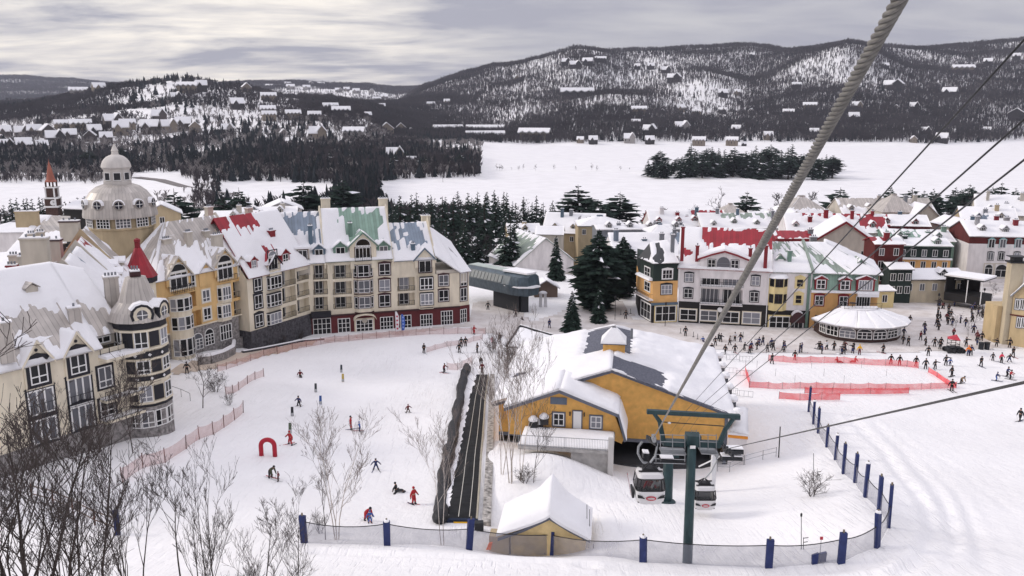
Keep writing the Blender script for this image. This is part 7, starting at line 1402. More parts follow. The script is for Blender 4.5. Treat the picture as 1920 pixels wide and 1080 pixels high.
wall_line('terrace_wall','long low dark stone edging in the snow before the hotel',[(455,662),(490,656),(530,648),(565,641),(608,637)],.35,.5,DSTONE,.12)
wall_line('terrace_wall','curved stone wall with snowy tops below the yellow block',[(372,684),(395,682),(420,674),(438,664),(440,650)],1.3,.6,STONE,.4)
rl = thing('hand_rail', onground(330,745), 'dark handrail beside the corner tower', 'railing'); hp = [onground(x,y) for x,y in ((306,738),(322,738),(340,744),(357,752))]; mb = MB()
for p in hp: mb.tube(p-V((0,0,.2)),p+V((0,0,1.1)),.03,n=5)
mb.path([p+V((0,0,1.1)) for p in hp],.03,5); part(mb,'rail',IRON,rl)
# ------------------------------------------------------------------ people: one skinned body per pose, clothes cut from the same surface
SKIN = paint('skin', (.45,.26,.18), var=0, rough=.6); CLOTH = mat_obj('outer_clothing', .85); SKI = mat_obj('ski_colour', .4)
def skinned(name, joints, edges, radii):
    me = D.meshes.new(name); me.from_pydata(joints, edges, []); o = D.objects.new(name, me); COL.objects.link(o)
    md = o.modifiers.new('skin','SKIN'); md.use_smooth_shade = True; md.use_x_symmetry = False
    for i,r in enumerate(radii): me.skin_vertices[0].data[i].radius = (r,r)
    for d in me.skin_vertices[0].data: d.use_root = False
    me.skin_vertices[0].data[0].use_root = True
    s = o.modifiers.new('sub','SUBSURF'); s.levels = 1; s.render_levels = 1
    dg = bpy.context.evaluated_depsgraph_get(); ev = o.evaluated_get(dg); out = D.meshes.new_from_object(ev); D.objects.remove(o); return out
def pose(name, hipz=.92, lean=0.0, legs=((.10,.0),(-.10,.0)), knees=.04, arms=((.30,.05,-.50),(-.30,.05,-.50)), bend=0.0, head=0.0, sit=False):
    """legs: foot (x, y) offsets; arms: hand offset from the shoulder; -y is forward"""
    J=[];E=[];Rr=[]
    def add(p,r,par=None):
        J.append(tuple(p)); Rr.append(r)
        if par is not None: E.append((par,len(J)-1))
        return len(J)-1
    hip = V((0,0,hipz)); t = bend; up = V((0,-math.sin(t),math.cos(t)))
    h = add(hip,.155); w_ = add(hip+up*.20,.145,h); ch = add(hip+up*.42,.175,w_); nk = add(hip+up*.555,.065,ch); fw = V((0,-math.cos(t*.5),-math.sin(t*.5)))
    up2 = V((0,-math.sin(t+head),math.cos(t+head))); hd = add(hip+up*.555+up2*.12+fw*.02,.098,nk); tp = add(hip+up*.555+up2*.25,.085,hd)
    for s,(fx,fy) in zip((1,-1),legs):
        hp = add(hip+V((s*.10,0,-.06)),.11,h); foot = V((s*.10+fx*1.0,fy,.09)) if not sit else V((s*.12+fx,fy,.10)); kn = lerp(hip+V((s*.10,0,-.06)),foot,.50)+V((0,-knees-(.18 if sit else 0),.0 if not sit else .12))
        k = add(kn,.078,hp); an = add(foot,.060,k); add(foot+V((0,-.15,-.035)),.05,an)
    shc = hip+up*.46
    for s,(ax,ay,az) in zip((1,-1),arms):
        sh = add(shc+V((s*.19,0,0)),.075,ch); hand = shc+V((s*.19,0,0))+V((ax,ay,az)); el = lerp(shc+V((s*.19,0,0)),hand,.52)+V((s*.05,.05,-.03)); e_ = add(el,.056,sh); wr_ = add(hand,.042,e_); d = (hand-el).normalized(); pm = add(hand+d*.08,.046,wr_); add(hand+d*.165,.030,pm); add(hand+d*.075+V((-s*.055,-.03,.01)),.018,wr_)
    body = skinned(name+'_body',J,E,Rr); body.materials.clear(); body.materials.append(SKIN)
    me = body; me.update(); co_ = np.zeros(len(me.vertices)*3); me.vertices.foreach_get('co',co_); co_ = co_.reshape(-1,3); no = np.zeros(len(me.vertices)*3); me.vertices.foreach_get('normal',no); no = no.reshape(-1,3)
    Jn = np.array(J); d2 = ((co_[:,None]-Jn[None])**2).sum(-1)/np.array(Rr)[None]**1.0; near = d2.argmin(1)
    legset = set(range(6,6+8))|{0}; legs_idx = [i for i in range(len(J)) if 6 <= i < 14]; arm_idx = list(range(14,len(J)))
    hands = [14+3,14+4,14+5,14+8,14+9,14+10] if False else [i for i in arm_idx if (i-14)%6 in (3,4,5)]
    reg = np.zeros(len(co_),int)
    reg[np.isin(near,legs_idx)|(near==0)] = 1; reg[np.isin(near,[1,2])|np.isin(near,[i for i in arm_idx if i not in hands])] = 2; reg[np.isin(near,hands)] = 3; reg[np.isin(near,[4,5])] = 4; reg[near==3] = 2
    feet = [i for i in legs_idx if (i-6)%4 in (2,3)]; reg[np.isin(near,feet)] = 5
    polys = [list(p.vertices) for p in me.polygons]
    def piece(nm, regs, infl, m):
        f = [p for p in polys if sum(reg[v] in regs for v in p) >= max(2,len(p)-1)]; used = sorted({v for p in f for v in p}); mp = {v:i for i,v in enumerate(used)}
        q = D.meshes.new(nm); q.from_pydata((co_[used]+no[used]*infl).tolist(),[],[[mp[v] for v in p] for p in f]); q.materials.append(m); q.polygons.foreach_set('use_smooth',[True]*len(q.polygons)); q.update(); return q
    hc = np.array(J[5])*.45+np.array(J[4])*.55
    hat = MB(); c = V(hc); 
    prof = [(.122,-.02),(.128,.04),(.115,.10),(.075,.15),(.0,.165)]; hat.lathe(c+V((0,.012,.0)),prof,10)
    face = MB(); f_ = V((0,-math.cos(t*.5),-math.sin(t*.5)))
    gog = MB(); gog.obox(c+V((-.075,-.112,-.005)),V((.15,0,0)),V((0,.05,0)),V((0,0,.05)))
    return dict(body=body, trousers=piece(name+'_trousers',{1},.022,CLOTH), jacket=piece(name+'_jacket',{2},.03,CLOTH), gloves=piece(name+'_gloves',{3},.012,CLOTH), boots=piece(name+'_boots',{5},.03,CLOTH), hat=hat.mesh(name+'_hat',CLOTH,smooth=True), goggles=gog.mesh(name+'_goggles',IRON), feet=[J[i] for i in legs_idx if (i-6)%4==2], hands=[J[i] for i in arm_idx if (i-14)%6==3])
POSES = {
 'stand': pose('stand'), 'stand2': pose('stand2', arms=((.12,-.22,-.36),(-.20,.05,-.52)), legs=((.03,-.06),(-.03,.08))),
 'walk': pose('walk', legs=((.0,-.26),(.0,.26)), arms=((.08,.20,-.48),(-.08,-.24,-.45)), bend=.08),
 'ski': pose('ski', hipz=.80, bend=.32, legs=((.12,-.02),(-.12,.02)), knees=.16, arms=((.22,-.34,-.26),(-.22,-.34,-.26)), head=-.3),
 'wide': pose('wide', hipz=.80, bend=.15, legs=((.26,-.04),(-.26,.04)), knees=.08, arms=((.40,-.10,-.34),(-.40,-.06,-.36)), head=-.1),
 'bent': pose('bent', hipz=.84, bend=.95, legs=((.06,.02),(-.06,.06)), knees=.06, arms=((.05,-.16,-.50),(-.05,-.12,-.52)), head=-.2),
 'arm': pose('arm', arms=((.50,-.10,-.10),(-.20,.05,-.52))),
 'sit': pose('sit', hipz=.22, bend=-.15, legs=((.0,-.85),(.0,-.8)), knees=.02, arms=((.22,.18,-.36),(-.22,.16,-.36)), sit=True)}
SKIM = MB(); SKIM.hexa([(-.045,.75,.0),(.045,.75,.0),(.045,-.95,.0),(-.045,-.95,.0),(-.045,.75,.03),(.045,.75,.03),(.045,-.95,.03),(-.045,-.95,.03)][0:0] or [(-.05,-.85,0),(.05,-.85,0),(.05,.75,0),(-.05,.75,0),(-.05,-.85,.03),(.05,-.85,.03),(.05,.75,.03),(-.05,.75,.03)]); SKIM.hexa([(-.05,-.85,0),(-.05,-1.05,.09),(.05,-1.05,.09),(.05,-.85,0),(-.05,-.85,.03),(-.05,-1.05,.12),(.05,-1.05,.12),(.05,-.85,.03)]); SKIME = SKIM.mesh('ski',SKI)
BRDM = MB(); BRDM.prism([(-.14,-.65,0),(-.08,-.78,.06),(.08,-.78,.06),(.14,-.65,0),(.12,0,0),(.14,.65,0),(.08,.78,.06),(-.08,.78,.06),(-.14,.65,0),(-.12,0,0)],(0,0,.03)); BRDME = BRDM.mesh('snowboard',SKI)
POLM = MB(); POLM.tube((0,0,-1.05),(0,0,.08),.012,n=5); POLME = POLM.mesh('ski_pole',IRON)
BLK=(.012,.012,.015); NVY=(.02,.03,.10); RED=(.38,.012,.02); DGR=(.03,.032,.035); BLU=(.04,.10,.32); WHT=(.65,.65,.66); BRN=(.06,.03,.025); OLV=(.05,.055,.03); YEL=(.80,.45,.01); PNK=(.6,.08,.18); MAR=(.12,.012,.02); TANC=(.25,.17,.10)
def person(px, py, ps, jac, tro, label, h=1.75, rz=None, gear='', group=None, hatc=None, g=None, wear=None):
    p = POSES[ps]; b = g if g is not None else onground(px,py); o = thing('person', b, label, 'person', group); s = h/1.76; o.scale = (s,s,s); o.rotation_euler = (0,0,R.uniform(0,6.28) if rz is None else math.radians(rz))
    def ch(nm, me, col=None, par=o):
        c = D.objects.new(nm, me); COL.objects.link(c); c.parent = par
        if col: c.color = (*col,1)
        return c
    ch('body',p['body']); ch('jacket',p['jacket'],jac); ch('trousers',p['trousers'],tro); ch('gloves',p['gloves'],BLK); ch('boots',p['boots'],DGR); ch('helmet' if gear else 'hat',p['hat'],hatc or (BLK if R.random()<.6 else jac))
    if gear: ch('goggles',p['goggles'])
    if gear in ('ski','snowplow'):
        for i,f in enumerate(p['feet']): k = ch('ski',SKIME,R.choice([BLK,RED,WHT,NVY])); k.location = (f[0],f[1]-.05,.02); k.rotation_euler = (0,0,(.22 if gear=='snowplow' else .04)*(-1 if f[0]>0 else 1)*-1)
    if gear == 'ski':
        for hd in p['hands']: k = ch('ski_pole',POLME); k.location = hd; k.rotation_euler = (.25,0,0)
    if gear == 'board': k = ch('snowboard',BRDME,R.choice([BLK,NVY,RED])); k.location = (0,0,.02); k.rotation_euler = (0,0,1.57)
    return o
# learning slope: everyone one can single out
PP = [
 (563,706,'sit',MAR,BLK,'dark red clad person sitting on the upper learning slope',1.7,20,''),
 (561,762,'wide',NVY,BLK,'skier in navy by the blue slalom marker',1.6,-30,'snowplow'),
 (545,834,'wide',RED,RED,'skier all in red just right of the red arch',1.8,-40,'snowplow'),
 (658,806,'arm',RED,RED,'instructor in red reaching towards a child in blue',1.75,100,'snowplow'),
 (675,809,'wide',BLU,NVY,'child in a blue jacket beside the instructor in red',1.35,-70,'snowplow'),
 (765,774,'wide',MAR,BRN,'small skier in dark red alone in the middle of the slope',1.3,40,'snowplow'),
 (705,881,'wide',NVY,NVY,'child in navy spreading the arms above the birches',1.35,10,'snowplow'),
 (507,896,'bent',OLV,BLK,'adult in olive bending over a small child below the arch',1.75,60,'ski'),
 (522,903,'stand',MAR,BLK,'small child in red helmet beside the bending adult in olive',1.05,-90,'snowplow'),
 (776,946,'stand2',RED,RED,'instructor in red standing left of the padded tube',1.75,60,'snowplow'),
 (687,976,'bent',RED,RED,'instructor in red bending over a child near the birches',1.75,50,'ski'),
 (694,981,'stand',BLU,BLU,'child in bright blue trousers held by the bending instructor',1.15,20,'snowplow'),
 (743,922,'sit',BLK,DGR,'fallen person in black sitting near the birches',1.6,80,'board'),
 (795,662,'walk',BLK,BLK,'person in black at the left end of the pale net',1.75,20,'ski'),
 (861,661,'stand',BLK,BLK,'person in black carrying skis, lowest of three by the pale net',1.75,30,'ski'),
 (865,650,'stand',DGR,BLK,'left one of two dark figures standing together by the net',1.75,-20,''),
 (873,649,'stand2',BLK,BLK,'right one of two dark figures standing together by the net',1.75,20,''),
 (895,661,'arm',BLK,DGR,'skier in black turning near the head of the carpet lift',1.75,-60,'ski'),
 (832,699,'ski',MAR,BLK,'skier in brown red by the short net above the tube',1.7,60,'ski'),
 (902,683,'bent',BLK,BLK,'person in black leaning at the top of the carpet lift',1.7,0,''),
 (904,700,'stand2',MAR,BRN,'stocky person in maroon standing on the top of the carpet lift',1.8,10,''),
 (889,627,'arm',RED,RED,'person in red with one arm out behind the long net',1.7,-40,''),
 (923,643,'stand',PNK,PNK,'small child in pink near the carpet lift top',1.1,0,''),
 (937,642,'walk',BLK,BLK,'person in black walking beside the child in pink',1.8,10,''),
 (915,581,'stand',DGR,BLK,'lone person on the trodden snow right of the hotel corner',1.8,0,''),
 (967,594,'stand',BLK,BLK,'person in black below the chairlift station',1.75,0,''),
 (979,600,'sit',BLK,BLK,'small crouching figure below the chairlift station',1.2,30,''),
 (1030,615,'walk',NVY,NVY,'person in navy walking beside the young snowy spruce',1.85,20,''),
 (351,700,'stand',BLK,BLK,'person in black standing by the snowy stone wall',1.8,0,''),
 (1912,790,'walk',BLK,BLK,'skier in black striding at the right edge of the slope',1.85,-60,'ski'),
 (1686,685,'stand',BLK,MAR,'rightmost of the three in red trousers at the tubing net',1.8,0,''),
 (1670,683,'stand',BLK,RED,'leftmost of the three in red trousers at the tubing net',1.75,0,''),
 (1717,687,'stand2',BLK,MAR,'stout person in black coat and maroon at the end of the red net',1.8,0,''),
 (1735,692,'stand',DGR,BLK,'person in grey standing right of the tubing lanes',1.8,0,''),
 (1753,692,'arm',BLK,BLK,'person in black with one arm out right of the tubing lanes',1.6,0,'snowplow'),
 (1490,675,'stand2',BLK,RED,'person in red trousers at the left end of the back red net',1.7,0,''),
 (1447,682,'walk',BLK,BLK,'person in black left of the tubing lanes',1.8,20,''),
 (1570,680,'sit',RED,RED,'person in red lying on a tube, left of two by the back net',1.7,90,''),
 (1603,679,'sit',RED,RED,'person in red lying on a tube, right of two by the back net',1.7,-80,''),
 (1784,733,'stand',BLK,BLK,'person in black at the lower end of the slanting red net',1.85,0,'ski'),
 (1802,719,'bent',TANC,BLK,'person in a tan jacket bending right of the slanting red net',1.7,20,'board'),
 (1784,706,'stand',BLK,BLK,'person in black standing above the one bending in tan',1.8,30,'board'),
 (1773,685,'arm',DGR,BLK,'adult in grey next to a child in blue',1.8,0,''),
 (1781,686,'stand',BLU,NVY,'child in blue beside the adult in grey',1.35,0,''),
 (1839,687,'walk',BLK,BLK,'person in black walking with a pole on the right slope',1.75,0,'ski'),
 (1861,676,'stand',DGR,BLK,'small dark skier left of the pink jacket',1.4,0,'ski'),
 (1877,680,'stand2',(.7,.03,.09),BLK,'skier in a bright pink red jacket on the right slope',1.75,20,'ski'),
 (1892,679,'wide',BLK,NVY,'dark skier right of the pink red jacket',1.6,0,'ski'),
 (1899,669,'walk',BLK,BLK,'tall dark skier behind the pink red jacket',1.8,0,'ski'),
 (1867,714,'ski',NVY,BLU,'skier in blue, left of the group of three at the right edge',1.6,60,'ski'),
 (1887,706,'ski',NVY,BLK,'middle skier in navy in the group of three at the right edge',1.8,40,'ski'),
 (1893,711,'ski',RED,BLK,'skier in a red jacket in the group of three at the right edge',1.7,50,'ski'),
 (1815,667,'stand2',(.85,.2,.02),NVY,'person with an orange backpack by the black buggy',1.8,0,''),
 (1820,666,'stand',NVY,BLK,'person in navy beside the orange backpack',1.85,0,''),
 (1611,665,'stand2',YEL,MAR,'person in a bright yellow jacket in the lift queue',1.8,0,''),
 (1740,667,'stand',BLK,BLK,'person in black standing between the pavilion and the buggy',1.8,0,''),
 (1752,650,'stand',BLK,BLK,'person in black near the pavilion corner, left of a caped figure',1.75,0,''),
 (1762,655,'stand2',BLK,DGR,'dark caped figure left of the black buggy',1.8,0,''),
 (1811,650,'arm',BLK,BLK,'person holding a pole up behind the black buggy',1.8,0,''),
 (1334,661,'stand',BLK,RED,'person in red trousers by the right eave of the station',1.7,0,''),
 (1341,648,'arm',DGR,BLK,'person in grey walking by the right eave of the station',1.75,0,''),
 (1173,598,'stand',BLK,BLK,'person in black waiting by the ochre corner building',1.8,0,''),
 (1285,630,'stand2',BLK,DGR,'large dark figure between the station roof and white building',1.9,0,''),
 (1318,640,'sit',BLU,NVY,'small crouching figure in blue right of the station roof',1.5,0,''),
]
for a in PP: person(*a[:5], a[5], a[6], a[7], a[8], group='people on the snow')
# the lift queue in front of the white and ochre buildings
QC = [BLK,BLK,BLK,DGR,NVY,MAR,DGR,BLK,WHT,BRN]
for i in range(34):
    px = 1345+i*7.2+R.uniform(-4,4) if i < 16 else R.choice([1452,1470,1500,1520,1537,1541,1548,1552,1558,1562,1568,1572,1580,1586,1592,1598,1618,1645,1650,1658,1662])+R.uniform(-3,3); py = R.uniform(638,664) if i < 16 else R.uniform(654,666)
    person(px,py,R.choice(['stand','stand2','walk','ski','arm']),R.choice(QC),R.choice([BLK,BLK,DGR,NVY]),'dark clad skier waiting in the lift queue below the village buildings',R.uniform(1.6,1.85),None,R.choice(['','ski','']),'lift queue')
# plaza crowd
for i in range(58):
    k = i % 4; px,py = [(R.uniform(1690,1790),R.uniform(600,650)),(R.uniform(1755,1850),R.uniform(570,600)),(R.uniform(1820,1915),R.uniform(625,655)),(R.uniform(1755,1835),R.uniform(572,625))][k]
    person(px,py,R.choice(['stand','stand2','walk','walk','arm']),R.choice(QC[:8]),R.choice([BLK,BLK,DGR,NVY]),'dark clad person in the crowd on the trodden village plaza',R.uniform(1.6,1.85),None,'','plaza crowd')
for i in range(36):
    px = R.uniform(1765,1850); py = R.uniform(470,520) 
    person(px,py,R.choice(['stand','walk','stand2']),R.choice(QC[:8]),R.choice([BLK,DGR]),'tiny dark figure in the dense crowd up the village street','x' and 1.75,None,'','street crowd')

person(0,0,'sit',RED,BLK,'rider in a red jacket sitting inside the nearest gondola cabin',1.7,180,'',None,None,c1+V((.12,.55,.42)))
person(0,0,'sit',WHT,DGR,'rider in a white jacket sitting inside the nearest gondola cabin',1.7,180,'',None,WHT,c1+V((.62,.5,.42)))
# ------------------------------------------------------------------ trees
NEEDLE = mat('spruce_needles', (.019,.032,.025), .9, .5, 1.3, spec=.1)
NEEDLE2 = mat('far_needles', (.020,.025,.028), .9, .4, .05, spec=.1)
BARK = mat('dark_bark', (.045,.036,.032), .95, .3, 6, spec=.1)
TWIG = mat('grey_twigs', (.075,.062,.058), .95, .25, 3, spec=.1)
FTWIG = mat('far_grey_twigs', (.062,.054,.058), .95, .35, .012, spec=.05)
BIRCH = mat('birch_bark', (.50,.45,.41), .8, .35, 7, spec=.1, stretch=(1,1,.5))
BTWIG = mat('birch_twigs', (.20,.165,.15), .9, .2, 4, spec=.1)
TSNOW = mat('branch_snow', (.82,.82,.86), .8, .05, 2, spec=.1)
R.seed(11)
def conifer_meshes(name, h, r, levels, per, seed, droop=.35, snow=.12, z0=.08, top=1.0, jag=.35, fullness=1.0):
    rr = random.Random(seed); cr = MB()
    for i in range(levels):
        t = (i+.3*rr.random())/levels; z = h*(z0+(1-z0)*t); env = (1-t)**.85*top+(1-top)*math.sin(math.pi*min(1,t*1.02+.02))
        n = max(4, int(per*(.45+.55*env)*fullness)); a0 = rr.random()*6.28
        for k in range(n):
            a = a0+6.283*k/n+rr.uniform(-.25,.25); L = r*max(env,.04)*rr.uniform(1-jag,1.12)+.04*h*.3
            zz = z+rr.uniform(-.5,.5)*h/levels; dx, dy = math.cos(a), math.sin(a); px_, py_ = -dy, dx
            w = L*rr.uniform(.20,.34); up = rr.uniform(.0,.18)*L
            p0 = (dx*.02*L, dy*.02*L, zz+up*.3); pm = (dx*L*.55, dy*L*.55, zz+up-droop*L*.25); pt = (dx*L, dy*L, zz-droop*L*.75)
            hang = .12*L+.018*h
            m = 1 if rr.random() < snow else 0
            lft = (pm[0]+px_*w, pm[1]+py_*w, pm[2]-hang*rr.uniform(.5,1.3)); rgt = (pm[0]-px_*w, pm[1]-py_*w, pm[2]-hang*rr.uniform(.5,1.3))
            cr.poly((p0, rgt, pm), m); cr.poly((p0, pm, lft), m); cr.poly((pm, rgt, pt), m if rr.random()<.5 else 0); cr.poly((pm, pt, lft), 0)
            q = lerp(V(p0),V(pt),.72)
            for sgn in (1,-1):
                e = V((dx*.6+sgn*px_*.8, dy*.6+sgn*py_*.8, -.35)).normalized()*L*rr.uniform(.2,.36); b = V((dx,dy,0))*L*.07
                cr.poly((q-b, q+b, q+e), 0)
    tr = MB(); tr.path([(0,0,-.6),(0,0,h*.5),(0,0,h*1.0)], [h*.016+.05, h*.011+.03, .015], 6)
    return tr.mesh(name+'_trunk', BARK), cr.mesh(name+'_crown', [NEEDLE, TSNOW])
def bare_meshes(name, h, seed, spread=.5, stems=1, depth=5, r0=None, bark=BARK, twig=TWIG, kids=(3,5), up=.35, base=.25, fine=.009):
    rr = random.Random(seed); tr = MB(); cr = MB(); r0 = r0 or h*.011
    def grow(p, d, L, r, lev):
        n = 4 if lev < 2 else 3; pts = [p]; rad = [r]; q = p; dd = d
        for i in range(n):
            dd = (dd+V((rr.gauss(0,.10),rr.gauss(0,.10),rr.gauss(0,.05)+up*.12))).normalized(); q = q+dd*L/n; pts.append(q); rad.append(max(r*(1-.75*(i+1)/n), fine))
        (tr if lev < 2 else cr).path(pts, rad, 5 if lev < 2 else 3, 0, False)
        if lev >= depth: return
        m = rr.randint(*kids)+(3 if lev == 0 else 0)
        for k in range(m):
            t = rr.uniform(base if lev == 0 else .18, .98); j = min(n-1, int(t*n)); f = t*n-j; b = lerp(pts[j], pts[j+1], f); rb = lerp(rad[j], rad[j+1], f)
            ax = (pts[j+1]-pts[j]).normalized(); s = ax.orthogonal(); s.rotate(Matrix.Rotation(rr.random()*6.283, 3, ax))
            nd = (ax*(1-spread*rr.uniform(.5,1.1))+s*spread*rr.uniform(.8,1.3)+V((0,0,up))).normalized()
            grow(b, nd, L*rr.uniform(.36,.62)*(1-.35*t if lev == 0 else 1), max(rb*.62, fine), lev+1)
    for s in range(stems):
        a = 6.283*s/stems+rr.random(); lean = 0 if stems == 1 else rr.uniform(.10,.28)
        grow(V((math.cos(a)*.12*(stems>1), math.sin(a)*.12*(stems>1), -.4)), V((math.cos(a)*lean, math.sin(a)*lean, 1)).normalized(), h*rr.uniform(.8,1), r0, 0)
    return tr.mesh(name+'_trunk', bark), cr.mesh(name+'_crown', twig)
def tree(name, meshes, loc, sc=1., rz=None, label=None, cat='tree', group=None, sxy=None):
    o = thing(name, loc, label, cat, group); o.scale = (sc*(sxy or 1), sc*(sxy or 1), sc); o.rotation_euler = (0,0,R.random()*6.28 if rz is None else rz)
    for nm, me in zip(('trunk','crown'), meshes):
        c = D.objects.new(nm, me); COL.objects.link(c); c.parent = o
    return o
# spruces: height 1 metre units scaled when planted
SPR = [conifer_meshes('spruce', 10, 2.1, 17, 9, 20+i, .42, .10, jag=.4) for i in range(4)]
SPRN = [conifer_meshes('near_spruce', 10, 2.3, 26, 13, 40+i, .45, .10, .05, jag=.25) for i in range(2)]
PINE = [conifer_meshes('pine', 10, 3.3, 15, 12, 60+i, -.05, .04, .16, top=.35, jag=.55) for i in range(3)]
BIGP = [conifer_meshes('big_pine', 10, 3.1, 30, 22, 80+i, .12, .03, .06, top=.45, jag=.4) for i in range(2)]
def plant(px, pybase, pytop, kind, label, group=None, Y=None, wid=None, name='spruce_tree', cat='conifer'):
    """tree with its foot seen at (px, pybase) on the ground (or at distance Y), top at pytop"""
    if Y is None: b = onground(px, pybase)
    else:
        q = P(px, pybase, Y); b = V((q.x, Y, gz(q.x, Y)))
    h = P(px, pytop, b.y).z-b.z
    return tree(name, R.choice(kind), b-V((0,0,.2)), h/10., None, label, cat, group, wid)
# --- the tall conifers by the chairlift and plaza
plant(1120,622,428,BIGP,'very wide dark evergreen towering over the plaza','big dark evergreens beside the plaza',Y=176,wid=1.4,name='pine_tree')
plant(1165,600,440,BIGP,'dark evergreen just right of the widest one, half merged with it','big dark evergreens beside the plaza',Y=188,wid=1.25,name='pine_tree')
plant(1042,545,440,SPRN,'narrow dark spruce in front of the big white gable','big dark evergreens beside the plaza',Y=205,wid=1.05)
plant(1072,628,543,SPRN,'young snow dusted spruce nearest the orange lift station',None,Y=158,wid=1.3)
plant(1122,622,535,SPRN,'dark spruce standing below the widest evergreen, beside a young snowy one',None,Y=165,wid=1.2)
for (px,t,Yy,wd,lb) in [(1082,345,345,2.0,'broad old pine on the lake shore above the tan village house'),(1160,358,350,1.9,'rounded pine right of the broad old pine on the lake shore'),(1120,372,335,1.8,'lower pine filling the gap between the two broad shore pines'),(1210,390,330,.8,'small pine beside bare trees at the lake shore'),(1395,358,360,1.6,'dark pine behind the red roofs on the left side of the grey turret'),(1380,380,355,.9,'shorter pine leaning beside the dark pine left of the grey turret'),(1567,350,380,1.9,'pine clump between the two grey turret roofs'),(1660,346,390,.9,'slim pine behind the right grey turret'),(1700,350,385,1.8,'wide pine behind the right grey turret roofs'),(1740,352,380,1.1,'pine right of the right grey turret roof'),(575,335,330,1.5,'big bushy pine behind the blue roofs of the long hotel'),(648,330,335,1.3,'ragged tall pine standing right of the bushy pine behind the hotel'),(335,352,255,1.5,'round very dark evergreen right of the big dome'),(424,355,270,1.1,'dark evergreen behind the hotel with a bare tree before it'),(455,350,290,1.1,'pointed evergreen behind the cream hotel wing'),(630,375,310,1.1,'low pine just behind the blue hotel roof')]:
    plant(px,470,t,PINE,lb,'pines along the lake shore',Y=Yy,wid=wd,name='pine_tree')
# --- belt of spruces between the hotel and the lake
for i in range(92):
    u = i/91; px = 700+u*350+R.uniform(-10,10); Yy = R.uniform(275,400); t = R.uniform(352,392)+(8 if px > 960 else 0)+(400-Yy)*.10
    plant(px,470,t,SPR,'dark spruce in the dense belt between the long hotel and the frozen lake','spruce belt behind the hotel',Y=Yy,wid=R.uniform(1.1,1.6))
for i in range(32):
    px = 790+R.random()*215; plant(px,500,R.uniform(405,450),SPR,'spruce in the shade behind the chairlift station, below the belt','spruces behind the chairlift',Y=R.uniform(215,262),wid=R.uniform(1.2,1.7))
for i,px in enumerate([12,24,33,45,56,66,76,85,125,135,148,160,170]):
    plant(px+R.uniform(-3,3),410,R.uniform(366,384),SPR,'small spruce in the row by the brick clock tower','spruces beside the clock tower',Y=R.uniform(300,330),wid=1.3)
for i in range(14):
    px = 1770+R.random()*80; plant(px,470,R.uniform(385,440),SPR,'dark spruce between the red village roofs and the far right hotel','spruces behind the right village',Y=R.uniform(270,330),wid=1.4)
for i in range(16):
    px = 1700+R.random()*215; plant(px,400,R.uniform(340,372),PINE,'pine on the near lake shore above the right hotel','pines above the right hotel',Y=R.uniform(400,470),wid=1.2,name='pine_tree')
# --- peninsula in the frozen lake
pen = MB()
def mound(mb, cx, cy, rx, ry, h, z):
    n = 28; ring = [(1.0,0),(.8,.55),(.5,.85),(.2,1)]
    prof = []
    base = len(mb.v)
    for q, hh in ring:
        for k in range(n):
            a = 6.283*k/n; j = 1+.18*math.sin(3*a+1)+.1*math.sin(7*a)
            mb.v.append((cx+rx*q*j*math.cos(a), cy+ry*q*j*math.sin(a), z+h*hh))
    for i in range(len(ring)-1):
        for k in range(n):
            a = base+i*n+k; b = base+i*n+(k+1)%n; mb.f.append((a,b,b+n,a+n)); mb.m.append(0); mb.uv.append(None)
    mb.f.append(tuple(base+3*n+k for k in range(n))); mb.m.append(0); mb.uv.append(None)
pc = P(1385,333,830); mound(pen, pc.x, 880, 98, 80, 3.0, -26.3)
pc2 = P(1080,327,900); mound(pen, pc2.x, 930, 110, 12, 1.0, -26.3)
tag(pen.build('island', SNOW, smooth=True), kind='structure')
for i in range(98):
    u = (i+R.random())/98; px = 1208+(u**.85)*358; Yy = R.uniform(812,930); q = P(px,333,Yy)
    h = R.uniform(15,30)*(1.0 if 1290 < px < 1500 else .75)
    tree('spruce_tree', R.choice(SPR if R.random()<.7 else PINE), (q.x,Yy,-25.5), h/10., None, 'dark conifer on the wooded island in the frozen lake', 'conifer', 'conifers on the lake island', R.uniform(1.6,2.5))
